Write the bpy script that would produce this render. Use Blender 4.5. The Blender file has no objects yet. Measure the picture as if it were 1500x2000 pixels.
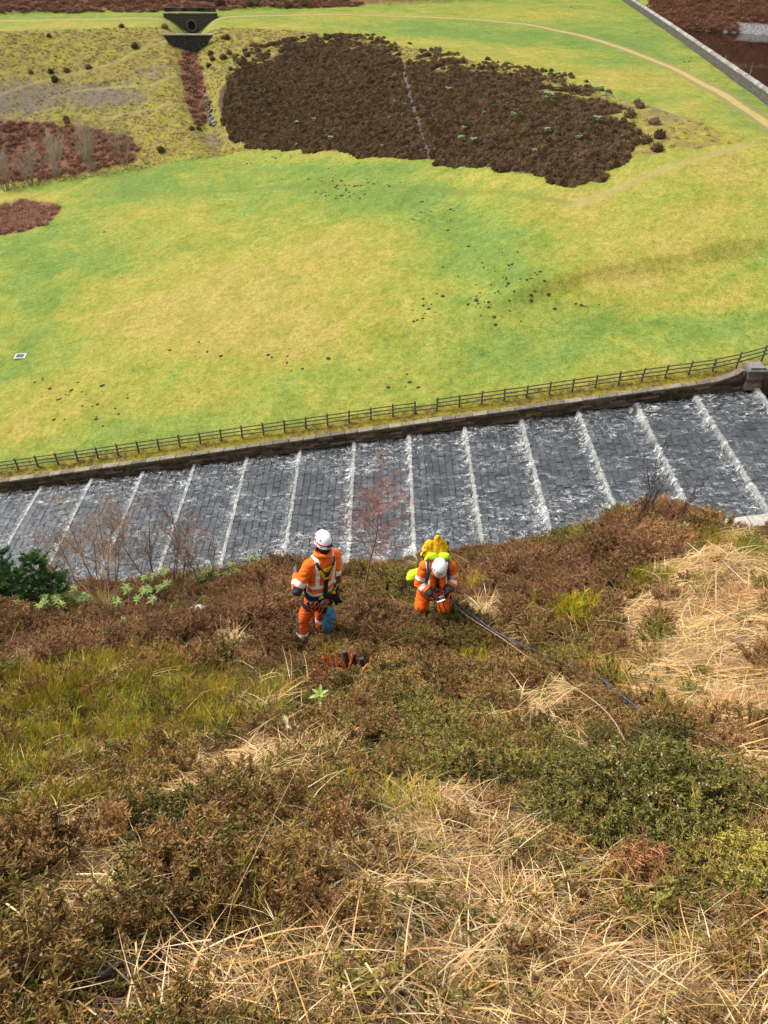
import bpy, math, random
import numpy as np
from mathutils import Vector, Matrix, Euler, noise as mnoise
R = math.radians
scene = bpy.context.scene
COL = scene.collection
random.seed(5)

# ------------------------------------------------------------------ camera
PITCH = 38.5
FPX = 1500.0                       # focal length for a 1500 x 2000 picture
cam_data = bpy.data.cameras.new('camera')
cam_data.sensor_fit = 'VERTICAL'
cam_data.sensor_height = 36.0
cam_data.lens = 27.0
cam_data.clip_start = 0.05
cam_data.clip_end = 4000
cam = bpy.data.objects.new('camera', cam_data)
cam.rotation_euler = (R(90 - PITCH), 0, 0)
COL.objects.link(cam)
scene.camera = cam

# ------------------------------------------------------------------ sky and sun (bright overcast)
SUN_EL, SUN_AZ = 52.0, -70.0       # azimuth from +Y towards +X
world = bpy.data.worlds.new('World')
scene.world = world
world.use_nodes = True
wn = world.node_tree
bg = wn.nodes['Background']
sky = wn.nodes.new('ShaderNodeTexSky')
sky.sky_type = 'NISHITA'
sky.sun_disc = False
sky.sun_elevation = R(SUN_EL)
sky.sun_rotation = R(SUN_AZ)
sky.air_density = 1.0
sky.dust_density = 3.0
hs = wn.nodes.new('ShaderNodeHueSaturation')
hs.inputs['Saturation'].default_value = 0.18
wn.links.new(sky.outputs[0], hs.inputs['Color'])
wn.links.new(hs.outputs[0], bg.inputs['Color'])
bg.inputs['Strength'].default_value = 0.15
sun_data = bpy.data.lights.new('sun', 'SUN')
sun_data.energy = 2.0
sun_data.angle = R(20)
sun_data.color = (1.0, 0.925, 0.80)
sun = bpy.data.objects.new('sun', sun_data)
_d = Vector((math.sin(R(SUN_AZ)) * math.cos(R(SUN_EL)), math.cos(R(SUN_AZ)) * math.cos(R(SUN_EL)), math.sin(R(SUN_EL))))
sun.rotation_euler = _d.to_track_quat('Z', 'Y').to_euler()
sun.location = (-20, 10, 30)
COL.objects.link(sun)
scene.view_settings.view_transform = 'Standard'
scene.view_settings.look = 'None'
scene.view_settings.gamma = 1.0
scene.view_settings.use_curve_mapping = False
scene.view_settings.exposure = 1.0
scene.cycles.max_bounces = 5
scene.cycles.diffuse_bounces = 2
scene.cycles.glossy_bounces = 2
scene.cycles.transmission_bounces = 2
scene.cycles.transparent_max_bounces = 8

# ------------------------------------------------------------------ picking points on the ground
CP, SP = math.cos(R(PITCH)), math.sin(R(PITCH))
def ray(px, py):
    u, v = (px - 750) / FPX, (1000 - py) / FPX
    return np.array([u, CP + v * SP, -SP + v * CP])
def proj(X, Y, Z):
    zc = Y * CP - Z * SP
    zc = np.where(np.abs(zc) < 1e-3, 1e-3, zc)
    return 750 + FPX * X / zc, 1000 - FPX * (Y * SP + Z * CP) / zc, zc
def smooth(a, b, x):
    t = np.clip((x - a) / (b - a), 0, 1)
    return t * t * (3 - 2 * t)
def vnoise(X, Y, scale, seed=0):
    X = np.asarray(X, float) / scale + 71.3 * seed
    Y = np.asarray(Y, float) / scale - 37.9 * seed
    xi, yi = np.floor(X), np.floor(Y)
    fx, fy = X - xi, Y - yi
    fx, fy = fx * fx * (3 - 2 * fx), fy * fy * (3 - 2 * fy)
    def h(a, b):
        s = np.sin(a * 127.1 + b * 311.7 + seed * 74.7) * 43758.5453
        return s - np.floor(s)
    return ((h(xi, yi) * (1 - fx) + h(xi + 1, yi) * fx) * (1 - fy) +
            (h(xi, yi + 1) * (1 - fx) + h(xi + 1, yi + 1) * fx) * fy) * 2 - 1
def hit(px, py, fn, t0, t1, n=600):
    d = ray(px, py)
    t = np.linspace(t0, t1, n)
    diff = d[2] * t - fn(d[0] * t, d[1] * t)
    k = np.where(diff < 0)[0]
    if len(k) == 0 or k[0] == 0:
        i = int(np.argmin(np.abs(diff))); tt = t[i]
    else:
        i = k[0]; a, b = diff[i - 1], diff[i]
        tt = t[i - 1] + (t[i] - t[i - 1]) * a / (a - b)
    return d * tt

# spillway floor, its two side walls
WALL_Y, NEAR_Y = 54.0, 37.6
def floor_line(X):
    return -40.1 + 0.165 * (X + 29.8)
BAY = 4.57
def step_x(k):
    return -29.8 + BAY * k

# near hillside
SHOULDER = [12.0, 10.7, 9.6, 9.6, 9.4, 9.0, 10, 11]
def near_ground(X, Y):
    X = np.asarray(X, float); Y = np.asarray(Y, float)
    ye = np.interp(X, [-12, -8, -4, 0, 2, 5, 9, 14], SHOULDER)
    bench = 0.36 * smooth(-7, -1, X)
    def top(Yv):
        z = -1.6 - 0.909 * Yv
        z = z + bench * np.maximum(Yv - 5.6, 0)
        z = z + 1.22 * smooth(0.7, 4.2, X) * smooth(2.5, 7.0, Yv) - 0.62 * smooth(4.3, 6.3, X) * smooth(5, 8, Yv)
        z = z + 0.25 * smooth(2, 6, -X) * smooth(3, 8, Yv)
        return z
    z = top(np.minimum(Y, ye))
    zw = floor_line(X) + 1.0
    t = np.clip((Y - ye) / (NEAR_Y - 0.9 - ye), 0, 1)
    low = z + (zw - z) * t - 3.2 * np.sin(np.pi * t ** 0.75) * (1 - 0.2 * t)
    z = np.where(Y > ye, low, z)
    damp = smooth(36, 30, Y)
    z = z + damp * (0.17 * vnoise(X, Y, 1.1, 1) + 0.05 * vnoise(X, Y, 0.4, 2))
    return z

# valley: meadow, embankment, terrace, hills, lake bed
CREST = -21.5
def meadow_plane(X, Y):
    c = np.interp(X, [-200, -20, 10, 42, 60], [0.05, 0.05, 0.075, 0.14, 0.15])
    return -39.35 + 0.166 * (np.maximum(X, -80) + 32.4) + c * (Y - 55.6)
def _plane_hit(px, py, z):
    d = ray(px, py); return d * (z / d[2])
_ft = [(-150, 400), (0, 372), (200, 345), (330, 320), (480, 298), (560, 292), (660, 302), (840, 318), (960, 335), (1060, 350), (1125, 372), (1300, 325), (1470, 275)]
FOOT = np.array([hit(a, b, meadow_plane, 40, 260, 2000) for a, b in _ft])
_tp = [(-200, 70), (0, 62), (200, 56), (330, 52), (450, 55), (600, 62), (750, 82), (900, 115), (1000, 138), (1100, 163), (1200, 190), (1290, 215), (1380, 245), (1470, 275)]
TOP = np.array([_plane_hit(a, b, CREST) for a, b in _tp])
_ed = [(-200, 34), (0, 30), (200, 25), (440, 21), (600, 17), (760, 11), (900, 4), (1000, -4), (1215, -6)]
EDGE = np.array([_plane_hit(a, b, CREST) for a, b in _ed])
DAMW = np.array([(44.5, 66.0), (52.0, 116.5), (59.5, 186.0), (66.4, 256.0)])      # the wall along the dam crest
LAKE_Z = -23.6
def shore_y(X):
    return np.interp(X, [50, 68.5, 86, 110, 200], [222, 213, 202, 195, 190])
SCARP = np.array([hit(a, b, meadow_plane, 40, 260, 2000) for a, b in [(1010, 600), (1130, 562), (1230, 546), (1330, 527), (1500, 490)]])
SCARP2 = np.array([hit(a, b, meadow_plane, 40, 260, 2000) for a, b in [(300, 770), (560, 700), (800, 655), (1000, 618), (1200, 590), (1500, 545)]])
def bank_t(X, Y):
    yf = np.interp(X, FOOT[:, 0], FOOT[:, 1]); yt = np.interp(X, TOP[:, 0], TOP[:, 1])
    return (Y - yf) / np.maximum(yt - yf, 0.5)
def _valley0(X, Y):
    X = np.asarray(X, float); Y = np.asarray(Y, float)
    m = meadow_plane(X, Y)
    m = m + 0.25 * vnoise(X, Y, 11, 3) * smooth(58, 66, Y) + 0.09 * vnoise(X, Y, 3.1, 4) * smooth(57, 60, Y)
    m = m + 1.1 * smooth(-1.1, 0.5, Y - np.interp(X, SCARP[:, 0], SCARP[:, 1])) * smooth(8, 14, X) * smooth(44, 30, X)
    m = m + 0.45 * smooth(-3, 1.5, Y - np.interp(X, SCARP2[:, 0], SCARP2[:, 1])) * smooth(-25, -8, X)
    t = np.clip(bank_t(X, Y), 0, 1)
    tt = 0.65 * t + 0.35 * t * t * (3 - 2 * t)
    cz = CREST + 0.12 * vnoise(X, Y, 9, 5)
    z = m + (cz - m) * tt
    z = np.where((X > 41) & (z > cz), cz, np.minimum(z, np.maximum(cz, -60)))
    e = np.interp(X, EDGE[:, 0], EDGE[:, 1])
    over = np.maximum(Y - e, 0)
    z = z + np.minimum(over * 0.42, 70 + over * 0.05) + 0.5 * vnoise(X, Y, 8, 6) * smooth(0, 8, over)
    # bed of the lake and its far shore
    wx = np.interp(Y, DAMW[:, 1], DAMW[:, 0])
    side = X - wx
    sh = shore_y(X)
    bank = LAKE_Z + (Y - sh) * 0.5 + 0.3 * vnoise(X, Y, 4, 8)
    lake = np.where(Y < sh, np.maximum(LAKE_Z - 3.0, LAKE_Z - (sh - Y) * 0.5), np.minimum(bank, LAKE_Z + 75 + 0.04 * (Y - sh)))
    z = np.where(side > 0.6, np.where(side < 1.5, z + (lake - z) * (side - 0.6) / 0.9, lake), z)
    return z
HEADW = _plane_hit(372, 30, CREST)
GULLY = np.array([HEADW] + [hit(a, b, _valley0, 80, 230, 2000) for a, b in [(374, 58), (374, 95), (385, 165), (405, 225), (432, 282)]])
def seg_dist(X, Y, P):
    best = np.full(np.shape(X), 1e9)
    for a, b in zip(P[:-1], P[1:]):
        dx, dy = b[0] - a[0], b[1] - a[1]
        t = np.clip(((X - a[0]) * dx + (Y - a[1]) * dy) / (dx * dx + dy * dy), 0, 1)
        best = np.minimum(best, np.hypot(X - a[0] - t * dx, Y - a[1] - t * dy))
    return best
def valley(X, Y):
    X = np.asarray(X, float); Y = np.asarray(Y, float)
    z = _valley0(X, Y)
    gd = np.interp(Y, [GULLY[2][1], GULLY[2][1] + 12, HEADW[1]], [1.8, 2.6, 4.4]); gw = np.interp(Y, [GULLY[2][1], HEADW[1]], [3.0, 4.3])
    z = z - gd * np.exp(-(seg_dist(X, Y, GULLY) / gw) ** 2) * smooth(HEADW[1] + .6, HEADW[1] - .2, Y)
    bt = bank_t(X, Y)
    rough = smooth(-0.02, 0.05, bt) * smooth(1.02, 0.95, bt)
    z = z + rough * 0.22 * vnoise(X, Y, 1.3, 9)
    # a level verge behind the coping of the spillway wall
    verge = floor_line(X) + 0.98
    k = smooth(57.0, 54.6, Y)
    return z * (1 - k) + np.minimum(z, verge) * k
def on_valley(px, py):
    return hit(px, py, valley, 55, 330, 3000)
def on_near(px, py):
    return hit(px, py, near_ground, 1.2, 60, 3000)

# ------------------------------------------------------------------ object helpers
def tag(o, label=None, cat=None, group=None, kind=None):
    if label: o['label'] = label
    if cat: o['category'] = cat
    if group: o['group'] = group
    if kind: o['kind'] = kind
    return o
def empty(name, loc, label, cat, group=None, rz=0.0):
    o = bpy.data.objects.new(name, None)
    o.empty_display_size = 0.2
    o.location = loc; o.rotation_euler = (0, 0, rz)
    COL.objects.link(o)
    return tag(o, label, cat, group)
class MB:
    def __init__(s):
        s.v = []; s.f = []; s.c = []; s.m = []
    def add(s, v, f, col=(1, 1, 1), mi=0):
        n = len(s.v)
        s.v.extend([tuple(p) for p in v]); s.c.extend([col] * len(v))
        s.f.extend([tuple(i + n for i in q) for q in f]); s.m.extend([mi] * len(f))
    def box(s, c, sz, M=None, col=(1, 1, 1), mi=0, jit=0.0, taper=1.0):
        pts = []
        for z in (-1, 1):
            k = taper if z > 0 else 1.0
            for x, y in ((-1, -1), (1, -1), (1, 1), (-1, 1)):
                p = Vector((x * sz[0] / 2 * k, y * sz[1] / 2 * k, z * sz[2] / 2))
                if jit: p += Vector((random.uniform(-jit, jit), random.uniform(-jit, jit), random.uniform(-jit, jit)))
                if M: p = M @ p
                pts.append(p + Vector(c))
        s.add(pts, [(0, 3, 2, 1), (4, 5, 6, 7), (0, 1, 5, 4), (1, 2, 6, 5), (2, 3, 7, 6), (3, 0, 4, 7)], col, mi)
    def tube(s, pts, rad, n=6, cap=True, col=(1, 1, 1), mi=0, flat=1.0):
        pts = [Vector(p) for p in pts]
        if not hasattr(rad, '__len__'): rad = [rad] * len(pts)
        base = len(s.v)
        prev = None
        for i, p in enumerate(pts):
            d = (pts[min(i + 1, len(pts) - 1)] - pts[max(i - 1, 0)])
            if d.length < 1e-9: d = Vector((0, 0, 1))
            d.normalize()
            if prev is None:
                a = Vector((0, 0, 1)) if abs(d.z) < 0.9 else Vector((1, 0, 0))
                u = d.cross(a).normalized()
            else:
                u = (prev - d * prev.dot(d))
                u = u.normalized() if u.length > 1e-6 else d.orthogonal().normalized()
            prev = u
            w = d.cross(u)
            for k in range(n):
                an = 2 * math.pi * k / n
                s.v.append(tuple(p + (u * math.cos(an) + w * math.sin(an) * flat) * rad[i])); s.c.append(col)
        for i in range(len(pts) - 1):
            for k in range(n):
                a = base + i * n + k; b = base + i * n + (k + 1) % n
                s.f.append((a, b, b + n, a + n)); s.m.append(mi)
        if cap:
            s.f.append(tuple(base + k for k in range(n))[::-1]); s.m.append(mi)
            e = base + (len(pts) - 1) * n
            s.f.append(tuple(e + k for k in range(n))); s.m.append(mi)
    def rings(s, rings, cap=True, col=(1, 1, 1), mi=0):
        n = len(rings[0]); base = len(s.v)
        for r in rings:
            for p in r: s.v.append(tuple(p)); s.c.append(col)
        for i in range(len(rings) - 1):
            for k in range(n):
                a = base + i * n + k; b = base + i * n + (k + 1) % n
                s.f.append((a, b, b + n, a + n)); s.m.append(mi)
        if cap:
            s.f.append(tuple(base + k for k in range(n))[::-1]); s.m.append(mi)
            e = base + (len(rings) - 1) * n
            s.f.append(tuple(e + k for k in range(n))); s.m.append(mi)
    def blade(s, p, d, side, length, width, bend, k=4, col=(1, 1, 1), mi=0, tip=0.15):
        p = Vector(p); d = Vector(d).normalized(); side = Vector(side)
        base = len(s.v); q = p.copy(); step = length / k
        for i in range(k + 1):
            t = i / k
            w = width * (1 - (1 - tip) * t ** 1.5) * 0.5
            s.v.append(tuple(q - side * w)); s.v.append(tuple(q + side * w)); s.c.append(col); s.c.append(col)
            q = q + d * step
            d = (d + Vector(bend) * (1.0 / k)).normalized()
        for i in range(k):
            a = base + 2 * i
            s.f.append((a, a + 1, a + 3, a + 2)); s.m.append(mi)
    def merge(s, o, M, tint=(1, 1, 1)):
        A = np.array(o.v) @ np.array(M.to_3x3()).T + np.array(M.translation)
        n = len(s.v)
        s.v.extend(map(tuple, A.tolist()))
        s.c.extend([(c[0] * tint[0], c[1] * tint[1], c[2] * tint[2]) for c in o.c])
        s.f.extend([tuple(i + n for i in q) for q in o.f]); s.m.extend(o.m)
    def mesh(s, name, mats, smooth=False):
        me = bpy.data.meshes.new(name)
        me.from_pydata(s.v, [], s.f)
        if not isinstance(mats, (list, tuple)): mats = [mats]
        for m in mats: me.materials.append(m)
        if len(mats) > 1: me.polygons.foreach_set('material_index', s.m)
        at = me.attributes.new('Col', 'FLOAT_COLOR', 'POINT')
        c = np.ones((len(s.v), 4), np.float32)
        if len(s.v): c[:, :3] = np.array(s.c, np.float32)
        at.data.foreach_set('color', c.ravel())
        if smooth: me.polygons.foreach_set('use_smooth', [True] * len(me.polygons))
        me.update()
        return me
    def obj(s, name, mats, parent=None, smooth=False, link=True):
        o = bpy.data.objects.new(name, s.mesh(name, mats, smooth))
        if link: COL.objects.link(o)
        if parent: o.parent = parent
        return o
def pieces(mb):
    """the connected pieces of a mesh in the making, each on its own"""
    par = list(range(len(mb.v)))
    def find(a):
        while par[a] != a:
            par[a] = par[par[a]]; a = par[a]
        return a
    for q in mb.f:
        r = find(q[0])
        for i in q[1:]: par[find(i)] = r
    out = {}
    idx = {}
    for q, m in zip(mb.f, mb.m):
        r = find(q[0])
        if r not in out: out[r] = MB(); idx[r] = {}
        o, ix = out[r], idx[r]
        for i in q:
            if i not in ix: ix[i] = len(o.v); o.v.append(mb.v[i]); o.c.append(mb.c[i])
        o.f.append(tuple(ix[i] for i in q)); o.m.append(m)
    return list(out.values())
def parts(mb, name, mats, parent, smooth=False):
    return [p.obj(name, mats, parent, smooth) for p in pieces(mb)]
def share(name, me, parent=None, loc=(0, 0, 0), rot=(0, 0, 0), scale=(1, 1, 1)):
    o = bpy.data.objects.new(name, me)
    COL.objects.link(o)
    o.location = loc; o.rotation_euler = rot; o.scale = scale
    if parent: o.parent = parent
    return o

# ------------------------------------------------------------------ materials
class N:
    def __init__(s, name):
        s.m = bpy.data.materials.new(name); s.m.use_nodes = True
        s.t = s.m.node_tree; s.b = s.t.nodes['Principled BSDF']; s.out = s.t.nodes['Material Output']
    def n(s, typ, **kw):
        x = s.t.nodes.new(typ)
        for k, v in kw.items(): setattr(x, k, v)
        return x
    def l(s, a, b): s.t.links.new(a, b)
    def pos(s):
        return s.n('ShaderNodeNewGeometry').outputs['Position']
    def objc(s):
        return s.n('ShaderNodeTexCoord').outputs['Object']
    def noise(s, scale, detail=4, rough=0.6, vec=None, dist=0.0):
        x = s.n('ShaderNodeTexNoise'); x.inputs['Scale'].default_value = scale
        x.inputs['Detail'].default_value = detail; x.inputs['Roughness'].default_value = rough
        x.inputs['Distortion'].default_value = dist
        if vec is not None: s.l(vec, x.inputs['Vector'])
        return x.outputs['Fac']
    def ramp(s, fac, stops, interp='LINEAR'):
        x = s.n('ShaderNodeValToRGB'); cr = x.color_ramp; cr.interpolation = interp
        while len(cr.elements) < len(stops): cr.elements.new(0.5)
        for e, (p, c) in zip(cr.elements, stops):
            e.position = p; e.color = (c[0], c[1], c[2], 1) if hasattr(c, '__len__') else (c, c, c, 1)
        s.l(fac, x.inputs[0])
        return x.outputs['Color']
    def mix(s, fac, a, b, mode='MIX'):
        x = s.n('ShaderNodeMix', data_type='RGBA', blend_type=mode)
        for i, q in ((0, fac), (6, a), (7, b)):
            if isinstance(q, (int, float)): x.inputs[i].default_value = q
            elif isinstance(q, tuple): x.inputs[i].default_value = (*q, 1)
            else: s.l(q, x.inputs[i])
        return x.outputs[2]
    def math(s, op, a, b=0.0, c=None, clamp=False):
        x = s.n('ShaderNodeMath', operation=op); x.use_clamp = clamp
        for i, q in enumerate((a, b) if c is None else (a, b, c)):
            if isinstance(q, (int, float)): x.inputs[i].default_value = q
            else: s.l(q, x.inputs[i])
        return x.outputs[0]
    def mapr(s, v, a, b, c=0.0, d=1.0):
        x = s.n('ShaderNodeMapRange', interpolation_type='SMOOTHSTEP')
        s.l(v, x.inputs[0])
        for i, q in ((1, a), (2, b), (3, c), (4, d)): x.inputs[i].default_value = q
        return x.outputs[0]
    def vmap(s, vec, scale=(1, 1, 1), rot=(0, 0, 0)):
        x = s.n('ShaderNodeMapping'); x.inputs['Scale'].default_value = scale; x.inputs['Rotation'].default_value = rot
        s.l(vec, x.inputs['Vector']); return x.outputs[0]
    def attr(s, name, out='Fac'):
        return s.n('ShaderNodeAttribute', attribute_name=name).outputs[out]
    def bump(s, h, strength=0.5, dist=0.02):
        x = s.n('ShaderNodeBump'); x.inputs['Strength'].default_value = strength; x.inputs['Distance'].default_value = dist
        s.l(h, x.inputs['Height']); s.l(x.outputs[0], s.b.inputs['Normal'])
    def color(s, c):
        if isinstance(c, tuple): s.b.inputs['Base Color'].default_value = (*c, 1)
        else: s.l(c, s.b.inputs['Base Color'])
    def set(s, rough=0.8, spec=0.3, metal=0.0):
        s.b.inputs['Roughness'].default_value = rough; s.b.inputs['Specular IOR Level'].default_value = spec
        s.b.inputs['Metallic'].default_value = metal
        return s.m
def plain(name, c, rough=0.7, spec=0.3, metal=0.0, var=0.25, scale=8.0, bump=0.0, bscale=40.0, bdist=0.003):
    k = N(name)
    f = k.noise(scale, 5, 0.65, k.objc())
    lo = tuple(x * (1 - var) for x in c); hi = tuple(min(1, x * (1 + var)) for x in c)
    k.color(k.ramp(f, [(0.3, lo), (0.7, hi)]))
    if bump: k.bump(k.noise(bscale, 4, 0.6, k.objc()), bump, bdist)
    return k.set(rough, spec, metal)
def plant(name, rough=0.75, spec=0.25, trans=0.3, var=0.35, hue=0.02):
    k = N(name)
    c = k.attr('Col', 'Color')
    rnd = k.n('ShaderNodeObjectInfo').outputs['Random']
    hsv = k.n('ShaderNodeHueSaturation')
    k.l(c, hsv.inputs['Color'])
    k.l(k.mapr(rnd, 0, 1, 0.5 - hue, 0.5 + hue), hsv.inputs['Hue'])
    k.l(k.mapr(k.math('FRACT', k.math('MULTIPLY', rnd, 7.13)), 0, 1, 1 - var, 1 + var), hsv.inputs['Value'])
    k.l(hsv.outputs[0], k.b.inputs['Base Color'])
    k.set(rough, spec)
    if trans:
        tr = k.n('ShaderNodeBsdfTranslucent'); k.l(hsv.outputs[0], tr.inputs['Color'])
        ms = k.n('ShaderNodeMixShader'); ms.inputs[0].default_value = trans
        k.l(k.b.outputs[0], ms.inputs[1]); k.l(tr.outputs[0], ms.inputs[2]); k.l(ms.outputs[0], k.out.inputs['Surface'])
    return k.m

# ------------------------------------------------------------------ scattering of uncountable growth
def scatter(name, pts, rot, scl, idx, protos, label):
    c = bpy.data.collections.new(name + '_kinds')
    for i, (mb, mat, sm) in enumerate(protos):
        o = mb.obj('%s_%02d' % (name, i), mat, None, sm, link=False)
        c.objects.link(o)
    me = bpy.data.meshes.new(name)
    P = np.asarray(pts, np.float32)
    me.vertices.add(len(P)); me.vertices.foreach_set('co', P.ravel())
    a = me.attributes.new('rot', 'FLOAT_VECTOR', 'POINT'); a.data.foreach_set('vector', np.asarray(rot, np.float32).ravel())
    a = me.attributes.new('scl', 'FLOAT_VECTOR', 'POINT'); a.data.foreach_set('vector', np.asarray(scl, np.float32).ravel())
    a = me.attributes.new('idx', 'INT', 'POINT'); a.data.foreach_set('value', np.asarray(idx, np.int32).ravel())
    o = bpy.data.objects.new(name, me); COL.objects.link(o)
    g = bpy.data.node_groups.new(name, 'GeometryNodeTree')
    g.interface.new_socket('Geometry', in_out='INPUT', socket_type='NodeSocketGeometry')
    g.interface.new_socket('Geometry', in_out='OUTPUT', socket_type='NodeSocketGeometry')
    gi = g.nodes.new('NodeGroupInput'); go = g.nodes.new('NodeGroupOutput')
    ip = g.nodes.new('GeometryNodeInstanceOnPoints'); ci = g.nodes.new('GeometryNodeCollectionInfo')
    ci.inputs['Collection'].default_value = c
    ci.inputs['Separate Children'].default_value = True; ci.inputs['Reset Children'].default_value = True
    def na(nm, typ):
        x = g.nodes.new('GeometryNodeInputNamedAttribute'); x.data_type = typ; x.inputs['Name'].default_value = nm
        return x.outputs['Attribute']
    e2r = g.nodes.new('FunctionNodeEulerToRotation')
    g.links.new(na('rot', 'FLOAT_VECTOR'), e2r.inputs[0])
    g.links.new(gi.outputs[0], ip.inputs['Points']); g.links.new(ci.outputs[0], ip.inputs['Instance'])
    ip.inputs['Pick Instance'].default_value = True
    g.links.new(na('idx', 'INT'), ip.inputs['Instance Index'])
    g.links.new(e2r.outputs[0], ip.inputs['Rotation']); g.links.new(na('scl', 'FLOAT_VECTOR'), ip.inputs['Scale'])
    g.links.new(ip.outputs[0], go.inputs[0])
    md = o.modifiers.new('scatter', 'NODES'); md.node_group = g
    return tag(o, label, kind='stuff')
def in_poly(px, py, poly):
    inside = np.zeros(np.shape(px), bool)
    n = len(poly)
    for i in range(n):
        x1, y1 = poly[i]; x2, y2 = poly[(i + 1) % n]
        c = ((y1 > py) != (y2 > py)) & (px < (x2 - x1) * (py - y1) / ((y2 - y1) if y2 != y1 else 1e-9) + x1)
        inside ^= c
    return inside
def poly_sd(px, py, poly):
    P = np.array(list(poly) + [poly[0]], float)
    d = seg_dist(px, py, P)
    return np.where(in_poly(px, py, poly), -d, d)
# ================================================================== the valley ground
def axis(parts):
    out = []
    for a, b, st in parts:
        n = max(1, int(round((b - a) / st)))
        out += list(a + (b - a) * np.arange(n) / n)
    out.append(parts[-1][1])
    return np.array(out)
def grid_mesh(name, xs, ys, zf):
    X, Y = np.meshgrid(xs, ys)
    Z = zf(X, Y)
    n, m = X.shape
    me = bpy.data.meshes.new(name)
    v = np.stack([X, Y, Z], -1).reshape(-1, 3).astype(np.float32)
    i = np.arange((n - 1) * (m - 1)); r, c = i // (m - 1), i % (m - 1)
    a = r * m + c
    q = np.stack([a, a + 1, a + m + 1, a + m], -1).astype(np.int32)
    me.vertices.add(len(v)); me.vertices.foreach_set('co', v.ravel())
    me.loops.add(q.size); me.loops.foreach_set('vertex_index', q.ravel())
    me.polygons.add(len(q)); me.polygons.foreach_set('loop_start', np.arange(0, q.size, 4, dtype=np.int32))
    me.polygons.foreach_set('use_smooth', [True] * len(q))
    me.update(calc_edges=True); me.validate()
    return me, v
def set_attr(me, name, val):
    a = me.attributes.new(name, 'FLOAT', 'POINT'); a.data.foreach_set('value', np.asarray(val, np.float32).ravel())

HEATHER = [(425, 175), (445, 150), (490, 128), (535, 105), (580, 92), (640, 88), (720, 96), (790, 118), (880, 136), (960, 152), (1040, 166), (1110, 182), (1170, 208),
           (1225, 238), (1245, 270), (1225, 310), (1180, 345), (1125, 366), (1060, 348), (960, 332), (840, 316), (660, 300), (560, 292), (500, 293), (455, 272), (432, 240), (420, 205)]
BRACKEN = [[(-60, 240), (60, 236), (150, 250), (230, 262), (280, 290), (250, 318), (180, 335), (90, 345), (-60, 362)],
           [(-80, 400), (0, 400), (60, 393), (105, 397), (120, 410), (100, 430), (50, 452), (-80, 470)],
           [(356, 100), (384, 104), (398, 150), (408, 200), (400, 240), (385, 246), (366, 200), (352, 150)]]
GREY = [((60, 190), 95, 34), ((180, 185), 70, 22), ((250, 190), 55, 20), ((290, 140), 45, 16), ((1290, 205), 45, 16), ((1340, 225), 45, 10), ((20, 200), 60, 35), ((420, 275), 25, 22)]
YEL = [((430, 560), 330, 120, 1.0), ((700, 500), 160, 90, .8), ((560, 650), 240, 55, .7), ((250, 640), 150, 60, .6), ((1290, 470), 230, 100, 1.1), ((1420, 360), 120, 80, 1.1), ((1180, 560), 200, 40, .7),
       ((930, 350), 170, 30, .9), ((1100, 400), 120, 40, .7), ((60, 385), 90, 12, .9), ((600, 305), 130, 12, .6), ((130, 780), 110, 50, .45), ((500, 780), 260, 40, .25), ((900, 730), 220, 40, .25), ((60, 850), 120, 40, .5),
       ((1000, 110), 160, 18, .9), ((1250, 155), 180, 22, 1.0), ((760, 85), 160, 14, .8), ((180, 48), 260, 8, .6), ((1060, 30), 120, 8, .5), ((1350, 210), 80, 20, .8), ((550, 55), 120, 8, .7), ((1450, 590), 150, 30, .5)]
GRN = [((760, 370), 170, 45, .9), ((960, 500), 130, 70, .8), ((1040, 560), 110, 50, .7), ((60, 560), 110, 100, .7), ((230, 520), 60, 25, .6), ((300, 370), 180, 30, .7), ((760, 330), 120, 15, .6),
       ((1340, 640), 260, 50, .6), ((800, 700), 400, 70, .3), ((300, 830), 200, 40, .3), ((1150, 70), 160, 20, .9), ((850, 62), 120, 12, .8), ((1250, 90), 60, 30, .6), ((1440, 210), 60, 35, .6), ((1200, 120), 120, 10, .5), ((90, 480), 150, 30, .5)]
TRACK = np.array([_plane_hit(a, b, CREST) for a, b in [(-200, 44), (300, 36), (560, 30), (640, 28), (820, 33), (930, 38), (1030, 48), (1130, 68), (1220, 95), (1310, 130), (1400, 178), (1480, 228), (1560, 285)]])
LEDGE = np.array([on_valley(a, b) for a, b in [(1120, 398), (1200, 372), (1290, 335), (1380, 305), (1462, 282)]])
FAINT = np.array([on_valley(a, b) for a, b in [(150, 382), (330, 378), (520, 366), (700, 362), (850, 368), (1000, 378), (1110, 398)]])
GOAT = [np.array([on_valley(a, b) for a, b in q]) for q in ([(-20, 188), (60, 165), (150, 143), (230, 122), (280, 95), (330, 78)], [(140, 180), (220, 170), (300, 165), (345, 148)], [(200, 235), (280, 216), (340, 205)])]

vx = axis([(-900, -300, 60), (-300, -110, 6), (-110, -60, 1.6), (-60, 75, 0.62), (75, 110, 1.2), (110, 300, 6), (300, 1000, 60)])
vy = axis([(54.35, 58, 0.45), (58, 190, 0.62), (190, 270, 1.0), (270, 400, 5), (400, 1500, 60)])
vme, vv = grid_mesh('valley_ground', vx, vy, valley)
px, py, pz = proj(vv[:, 0], vv[:, 1], vv[:, 2])
sd_h = poly_sd(px, py, HEATHER)
sd_b = np.minimum.reduce([poly_sd(px, py, q) for q in BRACKEN])
over = vv[:, 1] - np.interp(vv[:, 0], EDGE[:, 0], EDGE[:, 1])
side = vv[:, 0] - np.interp(vv[:, 1], DAMW[:, 1], DAMW[:, 0])
sd_b = np.minimum(sd_b, np.where(side < 0.3, 3.0 - over * 2, 1e3))
sd_b = np.where(side > 1.2, -20, sd_b)
bt = bank_t(vv[:, 0], vv[:, 1])
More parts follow.
